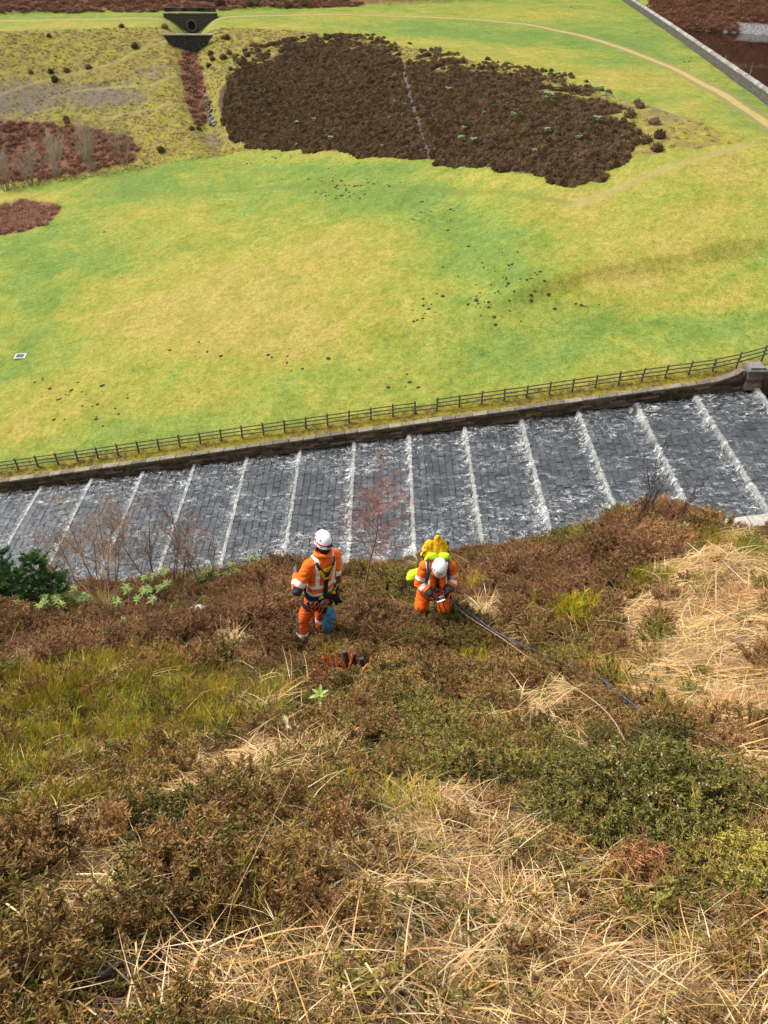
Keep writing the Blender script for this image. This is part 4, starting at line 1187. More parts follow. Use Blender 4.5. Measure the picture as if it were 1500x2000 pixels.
    ids = np.select([zn == 1, zn == 3, zn == 5], [np.where(r < .8, rg.integers(0, 3, len(X)), rg.integers(3, 8, len(X))), np.where(r < .3, rg.integers(0, 3, len(X)), rg.integers(3, 5, len(X))), np.where(r < .3, 7, rg.integers(0, 5, len(X)))],
                    np.where(r < .25, rg.integers(0, 3, len(X)), np.where(r < .55, rg.integers(3, 5, len(X)), rg.integers(5, 8, len(X)))))
    keep = rg.random(len(X)) < np.where(zn == 1, .95, np.where(zn == 3, .8, np.where(zn == 5, .9, np.where(Y < 2.4, .65, .22))))
    lay('ground_litter', X[keep], Y[keep], Zg[keep], ids[keep], fine_protos, 'broken straw, twigs and low shoots covering the ground', .15, .7, 1.3)
    # more straw on the mats close by
    X, Y, Zg, zn, a, b = sample_near(3000, -2.4, 2.4, .2, 3.6)
    keep = (rg.random(len(X)) < np.where(zn == 1, 1, np.where(zn == 3, .5, .2))) & clear_of(X, Y)
    lay('dead_grass', X[keep], Y[keep], Zg[keep], rg.integers(0, 4, keep.sum()), straw_protos, 'pale straw lying thick on the near part of the slope', .12, .45, .8)
    # heather close by
    X, Y, Zg, zn, a, b = sample_near(1000, -2.4, 2.4, .2, 3.0)
    keep = (rg.random(len(X)) < np.where(zn == 0, .8, np.where(zn == 5, .35, .1))) & clear_of(X, Y)
    lay('heather', X[keep], Y[keep], Zg[keep], np.where(rg.random(keep.sum()) < .5, rg.integers(0, 4, keep.sum()), rg.integers(10, 13, keep.sum())), heath_protos, 'brown heather closest to the viewer', .5, .4, .75)
    # the drop below the shoulder of the hill, coarse scrub
    n = 5200
    X = rg.uniform(-30, 26, n); Y = rg.uniform(9, NEAR_Y - 1.2, n)
    ye = np.interp(X, [-12, -8, -4, 0, 2, 5, 9, 14], SHOULDER)
    keep = (Y > ye + .3) & (np.abs(X) < 3 + .8 * Y)
    X, Y = X[keep], Y[keep]
    Zg = near_ground(X, Y)
    r = rg.random(len(X)); ids = np.where(r < .45, rg.integers(4, 7, len(X)), np.where(r < .8, rg.integers(0, 4, len(X)), rg.integers(10, 13, len(X))))
    lay('heather_scrub', X, Y, Zg, ids, heath_protos, 'brown heather scrub on the steep drop to the spillway', .5, 1.4, 2.4)

# ================================================================== growth across the valley
far_heath = []
for i in range(5):
    mb = MB()
    for j in range(150):
        a = rp.uniform(0, 6.28); e = math.asin(rp.random() ** .8); r = rp.uniform(.72, 1.05)
        q = Vector((math.cos(a) * math.cos(e) * .5, math.sin(a) * math.cos(e) * .5, math.sin(e) * .55 + .02)) * r
        d = q.normalized() + Vector((rv(.5), rv(.5), rp.uniform(0, .8)))
        sd = d.cross(Vector((rv(1), rv(1), rv(1)))).normalized()
        mb.blade(q, d, sd, rp.uniform(.12, .26), rp.uniform(.05, .10), (0, 0, .2), 1, vary((0.172, 0.113, 0.060), .55), tip=.3)
    mb.rings([[Vector((math.cos(q) * r_ * rp.uniform(.9, 1.1), math.sin(q) * r_ * rp.uniform(.9, 1.1), z_)) for q in np.linspace(0, 6.283, 10, endpoint=False)] for r_, z_ in ((.42, -.1), (.46, .12), (.36, .34), (.16, .48))], True, (.068, .046, .027))
    far_heath.append((mb, None, False))
M_FARH = plant('dark_heather_growth', .9, .1, 0.0, .45, .02)
far_heath = [(m, M_FARH, s) for m, _, s in far_heath]
bracken = []
for i in range(4):
    mb = MB()
    for j in range(80):
        a = rp.uniform(0, 6.28); d = Vector((math.cos(a), math.sin(a), rp.uniform(.4, 2.2)))
        mb.blade((rv(.3), rv(.3), 0), d, (-math.sin(a), math.cos(a), rv(.4)), rp.uniform(.5, 1.1), rp.uniform(.03, .07), (0, 0, -rp.uniform(.8, 2.2)), 3, vary(rp.choice([(0.20, 0.08, 0.05), (0.26, 0.125, 0.075), (0.15, 0.058, 0.038), (0.33, 0.19, 0.11)]), .3))
    bracken.append((mb, M_STRAW, False))
tussock = []
for i in range(4):
    cols = [(0.30, 0.24, 0.075), (0.36, 0.30, 0.11), (0.25, 0.21, 0.05), (0.20, 0.16, 0.05)] if i < 2 else [(0.34, 0.35, 0.03), (0.28, 0.30, 0.03), (0.38, 0.33, 0.06)]
    tussock.append((upright(34, .36, .045, cols, .22, .9, 1.3, 2), M_STRAW, False))
def scat_valley(name, X, Y, ids, protos, label, smin, smax, sink=0.05, zs=(.8, 1.2)):
    n = len(X); Zg = valley(X, Y) - sink
    rot = np.stack([rg.normal(0, .12, n), rg.normal(0, .12, n), rg.uniform(0, 6.28, n)], -1)
    s = rg.uniform(smin, smax, n)
    scatter(name, np.stack([X, Y, Zg], -1), rot, np.stack([s, s, s * rg.uniform(zs[0], zs[1], n)], -1), ids, protos, label)
def HMID(a): return np.interp(a, [420, 560, 840, 1125, 1250], [250, 270, 290, 320, 250])
def grow_valley():
    n = 170000
    X = rg.uniform(-30, 48, n); Y = rg.uniform(90, 185, n)
    a, b, _ = proj(X, Y, valley(X, Y))
    sd = poly_sd(a, b, HEATHER) + (30 * vnoise(X, Y, 2.6, 51) + 10 * vnoise(X, Y, 1.0, 52)) * np.clip((HMID(a) - b) / 60, .25, 1)
    # the dry runnel that crosses the heather
    run = seg_dist(a, b, np.array([(788, 120), (794, 160), (806, 208), (822, 255), (838, 305)]))
    feather = (poly_sd(a, b, HEATHER) < 34) & (a < 1290) & (b < HMID(a) - 60) & (rg.random(n) < .035) & (vnoise(X, Y, 3.5, 59) > -.2)
    keep = feather | (sd < 0) & (run > 6 + 2.5 * vnoise(X, Y, 1.5, 58)) & (rg.random(n) < .5)
    X, Y = X[keep], Y[keep]
    scat_valley('heather_bank', X, Y, rg.integers(0, 5, len(X)), far_heath, 'dense dark brown heather covering the embankment', .45, .95, .12)
    # bracken
    n = 60000
    X = rg.uniform(-110, 60, n); Y = rg.uniform(90, 240, n)
    Zv = valley(X, Y); a, b, _ = proj(X, Y, Zv)
    sd = np.minimum.reduce([poly_sd(a, b, q) for q in BRACKEN]) + 5 * vnoise(X, Y, 2, 53)
    ov = Y - np.interp(X, EDGE[:, 0], EDGE[:, 1])
    sdw = X - np.interp(Y, DAMW[:, 1], DAMW[:, 0])
    keep = ((sd < 0) & (rg.random(n) < .8)) | ((ov > .6 + 1.5 * vnoise(X, Y, 4, 54)) & (ov < 22) & (sdw < -2))
    keep &= ~((np.abs(X - ch.location[0]) < 4.3) & (Y > ch.location[1]))
    X2 = rg.uniform(62, 150, 34000); Y2 = rg.uniform(190, 262, 34000); Zb = valley(X2, Y2)
    k2 = (Zb > LAKE_Z + .02) & ~((X2 > 81) & (Zb < LAKE_Z + 2.0)) & (X2 > np.interp(Y2, DAMW[:, 1], DAMW[:, 0]) + 1.2) & (np.abs(Zb - LAKE_Z - 8.2) > .45)
    X = np.concatenate([X[keep], X2[k2]]); Y = np.concatenate([Y[keep], Y2[k2]])
    scat_valley('bracken', X, Y, rg.integers(0, 4, len(X)), bracken, 'rust red dead bracken on the slopes across the valley', .7, 1.3)
    # tussock grass of the embankment
    n = 60000
    X = rg.uniform(-110, 46, n); Y = rg.uniform(88, 225, n)
    t = bank_t(X, Y); Zv = valley(X, Y); a, b, _ = proj(X, Y, Zv)
    sd = np.minimum.reduce([poly_sd(a, b, q) for q in BRACKEN + [HEATHER]])
    gr = sum(np.exp(-((a - c[0]) / rx) ** 2 - ((b - c[1]) / ry) ** 2) for c, rx, ry in GREY)
    goat = np.minimum.reduce([seg_dist(X, Y, q) for q in GOAT])
    keep = (t > .0) & (t < 1.0) & (sd > 2) & (rg.random(n) < .8 - .35 * np.clip(gr, 0, 1)) & (goat > .6) & (a > -150) & (a < 1480)
    keep &= rg.random(n) < np.where(a > 1180, .35, 1)
    X, Y = X[keep], Y[keep]
    g = vnoise(X, Y, 5, 55) + .5 * vnoise(X, Y, 1.7, 56)
    scat_valley('tussock_grass', X, Y, np.where(g > .42, rg.integers(2, 4, len(X)), rg.integers(0, 2, len(X))), tussock, 'khaki tussock grass on the embankment', .6, 1.2, .05, (.6, 1))
    # rank grass on the verge between fence and coping, and along the fence foot
    n = 5200
    X = rg.uniform(-44, 36, n); Y = rg.uniform(54.75, 56.6, n)
    keep = rg.random(n) < np.where(Y < 55.9, .8, .3)
    X, Y = X[keep], Y[keep]
    scat_valley('verge_grass', X, Y, np.where(vnoise(X, Y, 3, 57) > .1, 2, 0) + rg.integers(0, 2, len(X)), tussock, 'tufty yellow grass and moss along the spillway coping', .35, .75, .03, (.4, .8))

# ================================================================== people
def remesh(mb, voxel, smooth_it=4, disp=0.0, dscale=9.0, seed=0.0, stretch=(1, 1, 1)):
    me = mb.mesh('tmp', [])
    o = bpy.data.objects.new('tmp', me); COL.objects.link(o)
    m = o.modifiers.new('r', 'REMESH'); m.mode = 'VOXEL'; m.voxel_size = voxel
    if smooth_it:
        s = o.modifiers.new('s', 'SMOOTH'); s.iterations = smooth_it; s.factor = 0.5
    dg = bpy.context.evaluated_depsgraph_get()
    out = bpy.data.meshes.new_from_object(o.evaluated_get(dg))
    bpy.data.objects.remove(o)
    if disp:
        n = len(out.vertices)
        co = np.zeros(n * 3, np.float32); out.vertices.foreach_get('co', co); co = co.reshape(-1, 3)
        no = np.array([v.normal[:] for v in out.vertices])
        w = np.array([mnoise.noise(Vector((c[0] * dscale * stretch[0] + seed, c[1] * dscale * stretch[1], c[2] * dscale * stretch[2]))) + .5 * mnoise.noise(Vector((c[0] * dscale * 2.3 * stretch[0], c[1] * dscale * 2.3 + seed, c[2] * dscale * 2.3 * stretch[2]))) for c in co])
        # folds: sharpen the noise into creases
        w = 1 - np.abs(w) * 2
        co = co + no * (w[:, None] * disp)
        out.vertices.foreach_set('co', co.astype(np.float32).ravel())
    out.polygons.foreach_set('use_smooth', [True] * len(out.polygons))
    out.update()
    return out
def place_mesh(name, me, mats, parent=None, pick=None):
    me.name = name
    me.materials.clear()
    for m in mats: me.materials.append(m)
    if pick:
        me.polygons.foreach_set('material_index', [pick(p.center) for p in me.polygons])
    o = bpy.data.objects.new(name, me); COL.objects.link(o)
    if parent: o.parent = parent
    return o
def place_pieces(name, me, mats, parent):
    mb = MB(); mb.v = [tuple(v.co) for v in me.vertices]; mb.c = [(1, 1, 1)] * len(mb.v)
    mb.f = [tuple(p.vertices) for p in me.polygons]; mb.m = [0] * len(mb.f)
    return [p.obj(name, mats, parent, True) for p in pieces(mb)]
def ball(mb, c, r, n=10, sq=(1, 1, 1)):
    rr = []
    for i in range(1, n):
        a = math.pi * i / n
        rr.append([Vector(c) + Vector((math.sin(a) * math.cos(b) * r * sq[0], math.sin(a) * math.sin(b) * r * sq[1], -math.cos(a) * r * sq[2])) for b in np.linspace(0, 2 * math.pi, 2 * n, endpoint=False)])
    mb.rings(rr)
def limb(mb, pts, rad):
    """a swept limb with round ends and joints"""
    P = []; Q = []
    for i in range(len(pts) - 1):
        for t in (0, .25, .5, .75):
            P.append(Vector(pts[i]).lerp(Vector(pts[i + 1]), t)); Q.append(rad[i] + (rad[i + 1] - rad[i]) * t)
    P.append(Vector(pts[-1])); Q.append(rad[-1])
    mb.tube(P, Q, 14)
    for p, r in zip(pts, rad): ball(mb, p, r * .99, 8)
def torso(mb, rings, n=24):
    """rings: (centre, side axis, front axis, half width, half depth)"""
    out = []
    for c, s, f, a, b in rings:
        c, s, f = Vector(c), Vector(s).normalized(), Vector(f).normalized()
        out.append([c + s * (a * math.copysign(abs(math.cos(t)) ** .8, math.cos(t))) + f * (b * math.copysign(abs(math.sin(t)) ** .8, math.sin(t))) for t in np.linspace(0, 2 * math.pi, n, endpoint=False)])
    mb.rings(out)
class Trunk:
    """surface of a torso, used to lay straps over the clothes"""
    def __init__(s, rings): s.r = rings
    def at(s, t, ang, off=0.0):
        t = max(0, min(len(s.r) - 1.001, t)); i = int(t); k = t - i
        def L(j): return Vector(s.r[i][j]).lerp(Vector(s.r[i + 1][j]), k)
        c, sd, f = L(0), L(1).normalized(), L(2).normalized()
        a = s.r[i][3] * (1 - k) + s.r[i + 1][3] * k; b = s.r[i][4] * (1 - k) + s.r[i + 1][4] * k
        return c + sd * ((a + off) * math.copysign(abs(math.cos(ang)) ** .8, math.cos(ang))) + f * ((b + off) * math.copysign(abs(math.sin(ang)) ** .8, math.sin(ang)))
def strap(mb, pts, width, thick, centre_fn=None, col=(1, 1, 1)):
    """a flat band along pts; its face looks away from the centre"""
    pts = [Vector(p) for p in pts]
    rr = []
    for i, p in enumerate(pts):
        d = (pts[min(i + 1, len(pts) - 1)] - pts[max(i - 1, 0)]).normalized()
        c = centre_fn(p) if callable(centre_fn) else Vector(centre_fn)
        n = (p - c); n = (n - d * n.dot(d)).normalized(); w = d.cross(n)
        rr.append([p + w * width / 2, p + w * width / 2 + n * thick, p - w * width / 2 + n * thick, p - w * width / 2])
    mb.rings(rr, True, col)
def seg_param(p, a, b):
    a, b = Vector(a), Vector(b); d = b - a
    t = (p - a).dot(d) / d.length_squared
    tc = max(0, min(1, t))
    return t, (p - (a + d * tc)).length
def hand(mb, wrist, dirv, palm_n, thumb_side, size=1.0, curl=0.9):
    """palm, four bent fingers of unequal length and a thumb leaving the side of the palm"""
    d = Vector(dirv).normalized(); n = Vector(palm_n); n = (n - d * n.dot(d)).normalized(); s = d.cross(n) * thumb_side
    w = Vector(wrist)
    pr = []
    for t, a, b in ((-.02, .028, .022), (.02, .036, .020), (.06, .043, .018), (.092, .042, .016)):
        c = w + d * t * size
        pr.append([c + s * a * size * math.cos(q) + n * b * size * math.sin(q) for q in np.linspace(0, 2 * math.pi, 12, endpoint=False)])
    mb.rings(pr)
    for i, (off, L) in enumerate(((.031, .072), (.011, .082), (-.010, .076), (-.030, .060))):
        p = w + d * .088 * size + s * off * size
        pts = [p - d * .02 * size, p]; dd = d.copy(); r = [.0105, .0105]
        for j, fr in enumerate((.45, .32, .23)):
            dd = (Matrix.Rotation(curl * (.55 + .12 * i) * (.7 if j == 0 else 1), 3, d.cross(n)) @ dd).normalized() if curl else dd
            p = p + dd * L * fr * size; pts.append(p); r.append((.0098, .009, .0078)[j])
        limb(mb, pts, [q * size for q in r])
    p = w + d * .025 * size + s * .036 * size
    dd = (d * .65 + s * .65 + n * .35).normalized()
    q = p + dd * .042 * size; e = q + (d * .9 + s * .1 + n * .55).normalized() * .034 * size
    limb(mb, [w + d * .015 * size + s * .02 * size, p, q, e], [x * size for x in (.015, .014, .0115, .009)])
def cloth(name, c, var=.16, scale=6, fine=220):
    k = N(name)
    f = k.noise(scale, 5, .65, k.objc())
    col = k.ramp(f, [(.3, tuple(x * (1 - var) for x in c)), (.7, tuple(min(1, x * (1 + var)) for x in c))])
    k.color(col)
    k.bump(k.math('ADD', k.noise(26, 4, .6, k.objc(), 1.0), k.math('MULTIPLY', k.noise(fine, 2, .5, k.objc()), .15)), .7, .02)
    return k.set(.8, .2)
M_ORANGE = cloth('orange_fabric', (0.82, 0.15, 0.014), .22, 5)
M_ORANGE_W = cloth('worn_orange_fabric', (0.66, 0.10, 0.015), .4, 14)
M_TAPE = plain('reflective_tape', (0.72, 0.72, 0.72), .35, .5, 0, .08)
M_BLACK = cloth('black_webbing', (0.018, 0.018, 0.020))
M_GREYCL = cloth('grey_fabric', (0.055, 0.05, 0.058))
M_YELLOW = cloth('yellow_fabric', (0.75, 0.42, 0.012))
M_LIME = cloth('lime_fabric', (0.47, 0.66, 0.02), .2)
M_BLUECL = cloth('blue_fabric', (0.085, 0.27, 0.46), .4, 12)
M_SKIN = plain('skin', (0.50, 0.27, 0.19), .5, .4, 0, .08)
M_HELM = plain('white_helmet_shell', (0.80, 0.80, 0.81), .22, .5, 0, .02)
M_REDB = plain('red_elastic', (0.42, 0.025, 0.035), .6, .3)
M_GLOVE = cloth('maroon_glove', (0.13, 0.016, 0.022), .3)
M_DKPL = plain('dark_plastic', (0.015, 0.015, 0.017), .4, .5)
M_METAL = plain('worn_alloy', (0.55, 0.55, 0.56), .3, .5, .9, .15)
M_BOOT = plain('dark_boot_leather', (0.02, 0.017, 0.015), .6, .3)
M_HAIR = plain('dark_hair', (0.014, 0.011, 0.010), .7, .3)

def frame(fwd, lean=0.0):
    f = Vector(fwd); f.z = 0; f.normalize(); s = Vector((f.y, -f.x, 0))      # s: the person's right
    return s, f
def face(mb, c, up, fwd, side, r):
    """skull with brow, nose, chin and ears"""
    c = Vector(c)
    rr = []
    for t in np.linspace(-1, 1, 13):
        z = t * r * 1.28
        a = math.sqrt(max(0, 1 - abs(t) ** 2.4))
        jaw = .80 if t < -.45 else (.92 if t < -.1 else 1.0)
        rr.append([c + up * z + side * (a * r * .84 * jaw * math.cos(q)) + fwd * (a * r * 1.02 * math.sin(q) + (.12 * r if t < -.3 else 0)) for q in np.linspace(0, 2 * math.pi, 18, endpoint=False)])
    mb.rings(rr)
    n0 = c + fwd * r * .98
    limb(mb, [n0 + up * r * .12, n0 + fwd * r * .25 - up * r * .22, n0 - up * r * .3], [.008, .014, .010])
    ball(mb, c + fwd * r * .9 - up * r * .95, r * .25, 6)
    for s in (-1, 1):
        ball(mb, c + side * s * r * .88 - up * r * .12, r * .26, 6, (.45, .8, 1.2))
        ball(mb, c + fwd * r * .92 + side * s * r * .34 + up * r * .02, r * .13, 6)
    limb(mb, [n0 - up * r * .58 - side * r * .25 - fwd * .004, n0 - up * r * .6 + side * r * .25 - fwd * .004], [.009, .009])
def helmet(parent, c, up, fwd, side, r, lamp=False, band=False):
    """domed climbing helmet with a flared rim, ridge and dark vents"""
    mb = MB(); rr = []
    n = 28
    for (t, k) in ((-.50, .99), (-.47, 1.03), (-.42, 1.04), (-.30, 1.00), (-.1, 1.0), (.15, .985), (.4, .92), (.62, .79), (.8, .60), (.92, .38), (.985, .16), (1.0, .03)):
        ring = []
        for q in np.linspace(0, 2 * math.pi, n, endpoint=False):
            cs, sn = math.cos(q), math.sin(q)
            drop = -.16 * max(0, -sn) - .05 * abs(cs) if t < -.25 else 0
            peak = (.10 if sn > .5 and t < -.38 else 0)
            rib = 1 + .018 * math.cos(6 * q) * (1 if -.2 < t < .85 else 0)
            ring.append(c + side * (r * .88 * k * rib * cs) + fwd * (r * (1.12 + peak) * k * rib * sn) + up * (r * (t + drop) * 1.0))
        rr.append(ring)
    rr.insert(0, [p + (c - p) * .08 for p in rr[0]])
    mb.rings(rr)
    o = mb.obj('helmet', M_HELM, parent, True)
    vb = MB()
    for q, t in ((.5, .45), (2.64, .45), (1.05, .55), (2.09, .55), (.2, .15), (2.94, .15), (-.5, .4), (-2.64, .4)):
        k = math.sqrt(max(0, 1 - t * t)) * 1.0
        p = c + side * (r * .90 * k * math.cos(q)) + fwd * (r * 1.13 * k * math.sin(q)) + up * (r * t)
        nn = (p - c).normalized(); e1 = nn.cross(up).normalized(); e2 = nn.cross(e1)
        vb.rings([[p + nn * h + e1 * .006 * k2 * math.cos(a) + e2 * .016 * k2 * math.sin(a) for a in np.linspace(0, 6.283, 10, endpoint=False)] for h, k2 in ((-.012, 1), (.0035, .9))])
    parts(vb, 'vent', M_DKPL, o)
    if lamp:
        bb = MB(); P = []
        for q in np.linspace(-math.pi, math.pi, 40):
            t = .02 - .16 * math.sin(q) * -1
            k = math.sqrt(max(0, 1 - t * t * .8))
            P.append(c + side * (r * .905 * k * math.cos(q)) + fwd * (r * 1.145 * k * math.sin(q)) + up * (r * (t - .05)))
        strap(bb, P, .020, .005, c)
        bb.obj('lamp_band', M_REDB, o)
        lb = MB()
        p = c - fwd * r * 1.15 + side * r * .12 - up * r * .24
        Mx = Matrix((side, fwd, up)).transposed()
        lb.box(p, (.075, .028, .036), Mx, (1, 1, 1), 0, .002, .85)
        lb.obj('lamp_battery', M_GREYCL, o)
        fb = MB(); fb.box(c + fwd * r * 1.22 + up * r * .16, (.05, .03, .04), Mx, (1, 1, 1), 0, .002, .8); fb.obj('lamp', M_DKPL, o)
    return o
def carabiner(mb, c, a, b, size=.05, r=.0055):
    c, a, b = Vector(c), Vector(a).normalized(), Vector(b).normalized()
    mb.tube([c + a * size * math.cos(t) * 1.0 + b * size * .55 * math.sin(t) * (1 + .2 * math.cos(t)) for t in np.linspace(0, 2 * math.pi, 18)], r, 6, False)

# ------------------------------------------------------------------ first worker: back to us, looking out over the valley
B1 = Vector(on_near(620, 1262)); S1 = .83
PX_SIZE = 1.0
def worker_back():
    g = B1
    side, fwd = frame((-.52, .85, 0))
    up = Vector((0.02, .20, .98)).normalized()
    tilt = Vector((.03, .16, 1)).normalized()
    V = Vector
    def ctr(h, x=0.0, y=0.0): return V((.03 + .10 * h + x - .05, .02 + .17 * h + y, h))
    rings = [(ctr(.80), side, fwd, .165, .125), (ctr(.92), side, fwd, .185, .135), (ctr(1.02), side, fwd, .188, .130), (ctr(1.14), side, fwd, .192, .130), (ctr(1.28), side, fwd, .205, .140),
             (ctr(1.40), side, fwd, .205, .130), (ctr(1.47), side, fwd, .165, .105), (ctr(1.52), side, fwd, .095, .085), (ctr(1.565), side, fwd, .070, .072)]
    tk = Trunk(rings)
    hc = ctr(1.69)
    shL = ctr(1.41) - side * .195; shR = ctr(1.41) + side * .195
    elL = V((-.215, .00, 1.10)); elR = V((.285, .24, 1.09))
    wrL = V((-.245, .24, 1.16)); wrR = V((.20, .40, 1.10))
    hipL, hipR = ctr(.86) - side * .09, ctr(.86) + side * .09
    knL, knR = V((-.19, .04, .46)), V((.055, .26, .36))
    anL, anR = V((-.20, -.06, .06)), V((.07, .20, -.16))
    # body: one continuous figure
    mb = MB()
    torso(mb, [(c, s, f, a * .85, b * .85) for c, s, f, a, b in rings])
    limb(mb, [ctr(1.5), hc - up * .07], [.062, .058])
    face(mb, hc, up, fwd, side, .095)
    for sh, el, wr, sg in ((shL, elL, wrL, -1), (shR, elR, wrR, 1)):
        limb(mb, [sh, el, wr], [.055, .043, .030])
        d = (wr - el).normalized()
        hand(mb, wr + d * .02, (d + fwd * .6 + V((0, 0, .1))), -side * sg + V((0, 0, -.3)), -sg, 1.0, .7)
    for hp, kn, an in ((hipL, knL, anL), (hipR, knR, anR)):
        limb(mb, [hp, kn, an], [.088, .058, .042])
        limb(mb, [an + V((0, 0, -.02)), an + fwd * .13 + V((0, 0, -.07))], [.045, .036])
    me = remesh(mb, .009, 3)
    def pk(p):
        if (p - wrL).length < .2 and (p - elL).length > .22: return 1
        if (p - wrR).length < .2 and (p - elR).length > .22: return 1
        if (p - (hc - up * .02 - fwd * .03)).dot(fwd) < .02 and p.z > 1.5: return 2
        return 0
    body = place_mesh('person', me, [M_SKIN, plain('grey_purple_glove', (.10, .09, .14), .7), M_HAIR], None, pk)
    body.location = g; body.scale = (S1,) * 3
    tag(body, 'person in orange jacket and white helmet standing with back turned, looking over the valley', 'person', 'rope access workers on the hillside')
    # jacket
    mb = MB()
    torso(mb, rings[1:8])
    mb2 = rings[7]
    torso(mb, [(ctr(1.48), side, fwd, .105, .095), (ctr(1.55), side, fwd, .085, .082), (ctr(1.60), side, fwd, .080, .080)])
    limb(mb, [shL, elL, elL.lerp(wrL, .9)], [.084, .074, .052]); limb(mb, [shR, elR, elR.lerp(wrR, .9)], [.084, .074, .052])
    limb(mb, [ctr(1.44) - side * .06, shL], [.085, .080]); limb(mb, [ctr(1.44) + side * .06, shR], [.085, .080])
    me = remesh(mb, .0095, 4, .008, 7, 3.1, (.6, .6, 2.4))
    def jk(p):
        tl, dl = seg_param(p, shL, elL); tl2, dl2 = seg_param(p, elL, wrL)
        tr_, dr = seg_param(p, shR, elR); tr2, dr2 = seg_param(p, elR, wrR)
        h = p.z; c = ctr(h)
        lat = (p - c).dot(side)
        dt = abs(lat) / .2
        for (ta, da, tb, db, el) in ((tl, dl, tl2, dl2, elL), (tr_, dr, tr2, dr2, elR)):
            arm = min(da, db)
            if arm < .095 and abs(lat) > .16 and (tb > .12 or (ta > .25)):
                if da < db + .01:
                    if .60 < ta < .80: return 1
                    if ta >= .82 and (p - el).dot(fwd) < .03: return 2
                else:
                    if .35 < tb < .58: return 1
                    if tb < .30 and (p - el).dot(fwd) < .03: return 2
                return 0
        if 1.075 < h < 1.13: return 1
        if .95 < h < 1.005: return 1
        w = .115 + .02 * (h - 1.1)
        if h >= 1.12 and abs(abs(lat) - w) < .026: return 1
        return 0
    place_mesh('jacket', me, [M_ORANGE, M_TAPE, M_GREYCL], body, jk)
    # trousers
    mb = MB()
    torso(mb, [(ctr(.78), side, fwd, .165, .125), (ctr(.90), side, fwd, .182, .135), (ctr(.98), side, fwd, .175, .125)])
    limb(mb, [hipL, knL, anL.lerp(knL, .12)], [.112, .088, .080]); limb(mb, [hipR, knR, anR.lerp(knR, .12)], [.112, .088, .080])
    me = remesh(mb, .0105, 4, .008, 8, 8.7, (.7, .7, 2.4))
    place_mesh('trousers', me, [M_ORANGE_W, M_TAPE, M_GREYCL], body, lambda p: 1 if .28 < p.z - .0 < .32 else (2 if p.z < .66 and (p.x < -.225) else 0))
    for an in (anL, anR):
        mb = MB(); limb(mb, [an + V((0, 0, .12)), an + V((0, 0, -.01)), an + fwd * .17 + V((0, 0, -.07))], [.062, .058, .048])
        place_mesh('boot', remesh(mb, .012, 3), [M_BOOT], body)
    # helmet, chin strap and red cheek pads
    hl = helmet(body, hc + up * .045, up, (fwd + V((-.12, 0, 0))).normalized(), side, .116, True)
    mb = MB()
    for s in (-1, 1):
        mb.tube([hc + side * s * .10 + up * .0, hc + side * s * .098 - up * .08 - fwd * .01, hc + side * s * .06 - up * .125 + fwd * .04], .009, 6)
    parts(mb, 'chin_strap', M_BLACK, hl)
    mb = MB()
    for s in (-1, 1): ball(mb, hc + side * s * .103 - up * .065 + fwd * .01, .038, 7, (.55, .9, 1.25))
    parts(mb, 'cheek_pad', M_REDB, hl, True)
    mb = MB(); torso(mb, [(hc - up * .14 - fwd * .012, side, fwd, .070, .066), (hc - up * .07 - fwd * .02, side, fwd, .088, .086), (hc - fwd * .014, side, fwd, .094, .094)])
    mb.obj('hair', M_HAIR, body, True)
    # collar / rolled hood
    mb = MB(); mb.tube([ctr(1.535) + side * .105 * math.cos(t) + fwd * .10 * math.sin(t) + V((0, 0, .02 * math.sin(2 * t))) for t in np.linspace(0, 6.283, 26)], .027, 8, False)
    place_mesh('collar', remesh(mb, .009, 3, .006, 16, 1.0), [M_ORANGE], body)
    # harness
    hz = empty('harness', (0, 0, 0), None, None); hz.parent = body
    cfn = lambda p: ctr(p.z)
    BK = -math.pi / 2                     # angle of the back on a torso ring
    mb = MB()
    yt = 4.25                             # where the two shoulder straps meet
    strap(mb, [tk.at(yt + (6.25 - yt) * t, BK - .12 - .70 * t, .012) for t in np.linspace(0, 1, 10)], .046, .008, cfn)
    strap(mb, [tk.at(yt + (6.25 - yt) * t, BK + .12 + .70 * t, .012) for t in np.linspace(0, 1, 10)], .046, .008, cfn)
    strap(mb, [tk.at(yt - (yt - 1.4) * t, BK + .0, .014) for t in np.linspace(0, 1, 12)], .060, .010, cfn)
    parts(mb, 'back_strap', M_BLACK, hz)
    mb = MB()
    c0 = [tk.at(yt + dy, BK + dx, .016) for dx, dy in ((-.42, .62), (.42, .62), (.30, -.05), (.13, -.62), (-.13, -.62), (-.30, -.05))]
    c1 = [p - fwd * .012 for p in c0]
    mb.rings([c0, c1]); mb.obj('back_pad', M_YELLOW, hz)
    mb = MB(); ctrp = tk.at(yt + .1, BK, .034)
    strap(mb, [ctrp + side * .028 * math.cos(t) + V((0, 0, .032 * math.sin(t))) for t in np.linspace(0, 6.283, 16)], .012, .012, ctrp)
    mb.box(ctrp + V((0, -.004, -.012)), (.034, .02, .03), None); parts(mb, 'back_ring', M_DKPL, hz)
    mb = MB()
    strap(mb, [tk.at(1.25 + .10 * math.sin(t + .5), t, .022) for t in np.linspace(-math.pi, math.pi, 40)], .105, .014, cfn); mb.obj('waist_belt', M_BLACK, hz)
    mb = MB()
    strap(mb, [tk.at(1.62 + .12 * math.sin(t + .5), t, .030) for t in np.linspace(BK - .9, BK + 1.25, 16)], .020, .010, cfn)
    for dx in (-.28, .42):
        mb.box(tk.at(1.45, BK + dx, .040), (.07, .016, .035), Euler((0, .45 if dx > 0 else -.45, 0)).to_matrix())
    parts(mb, 'belt_trim', M_YELLOW, hz)
    mb = MB()
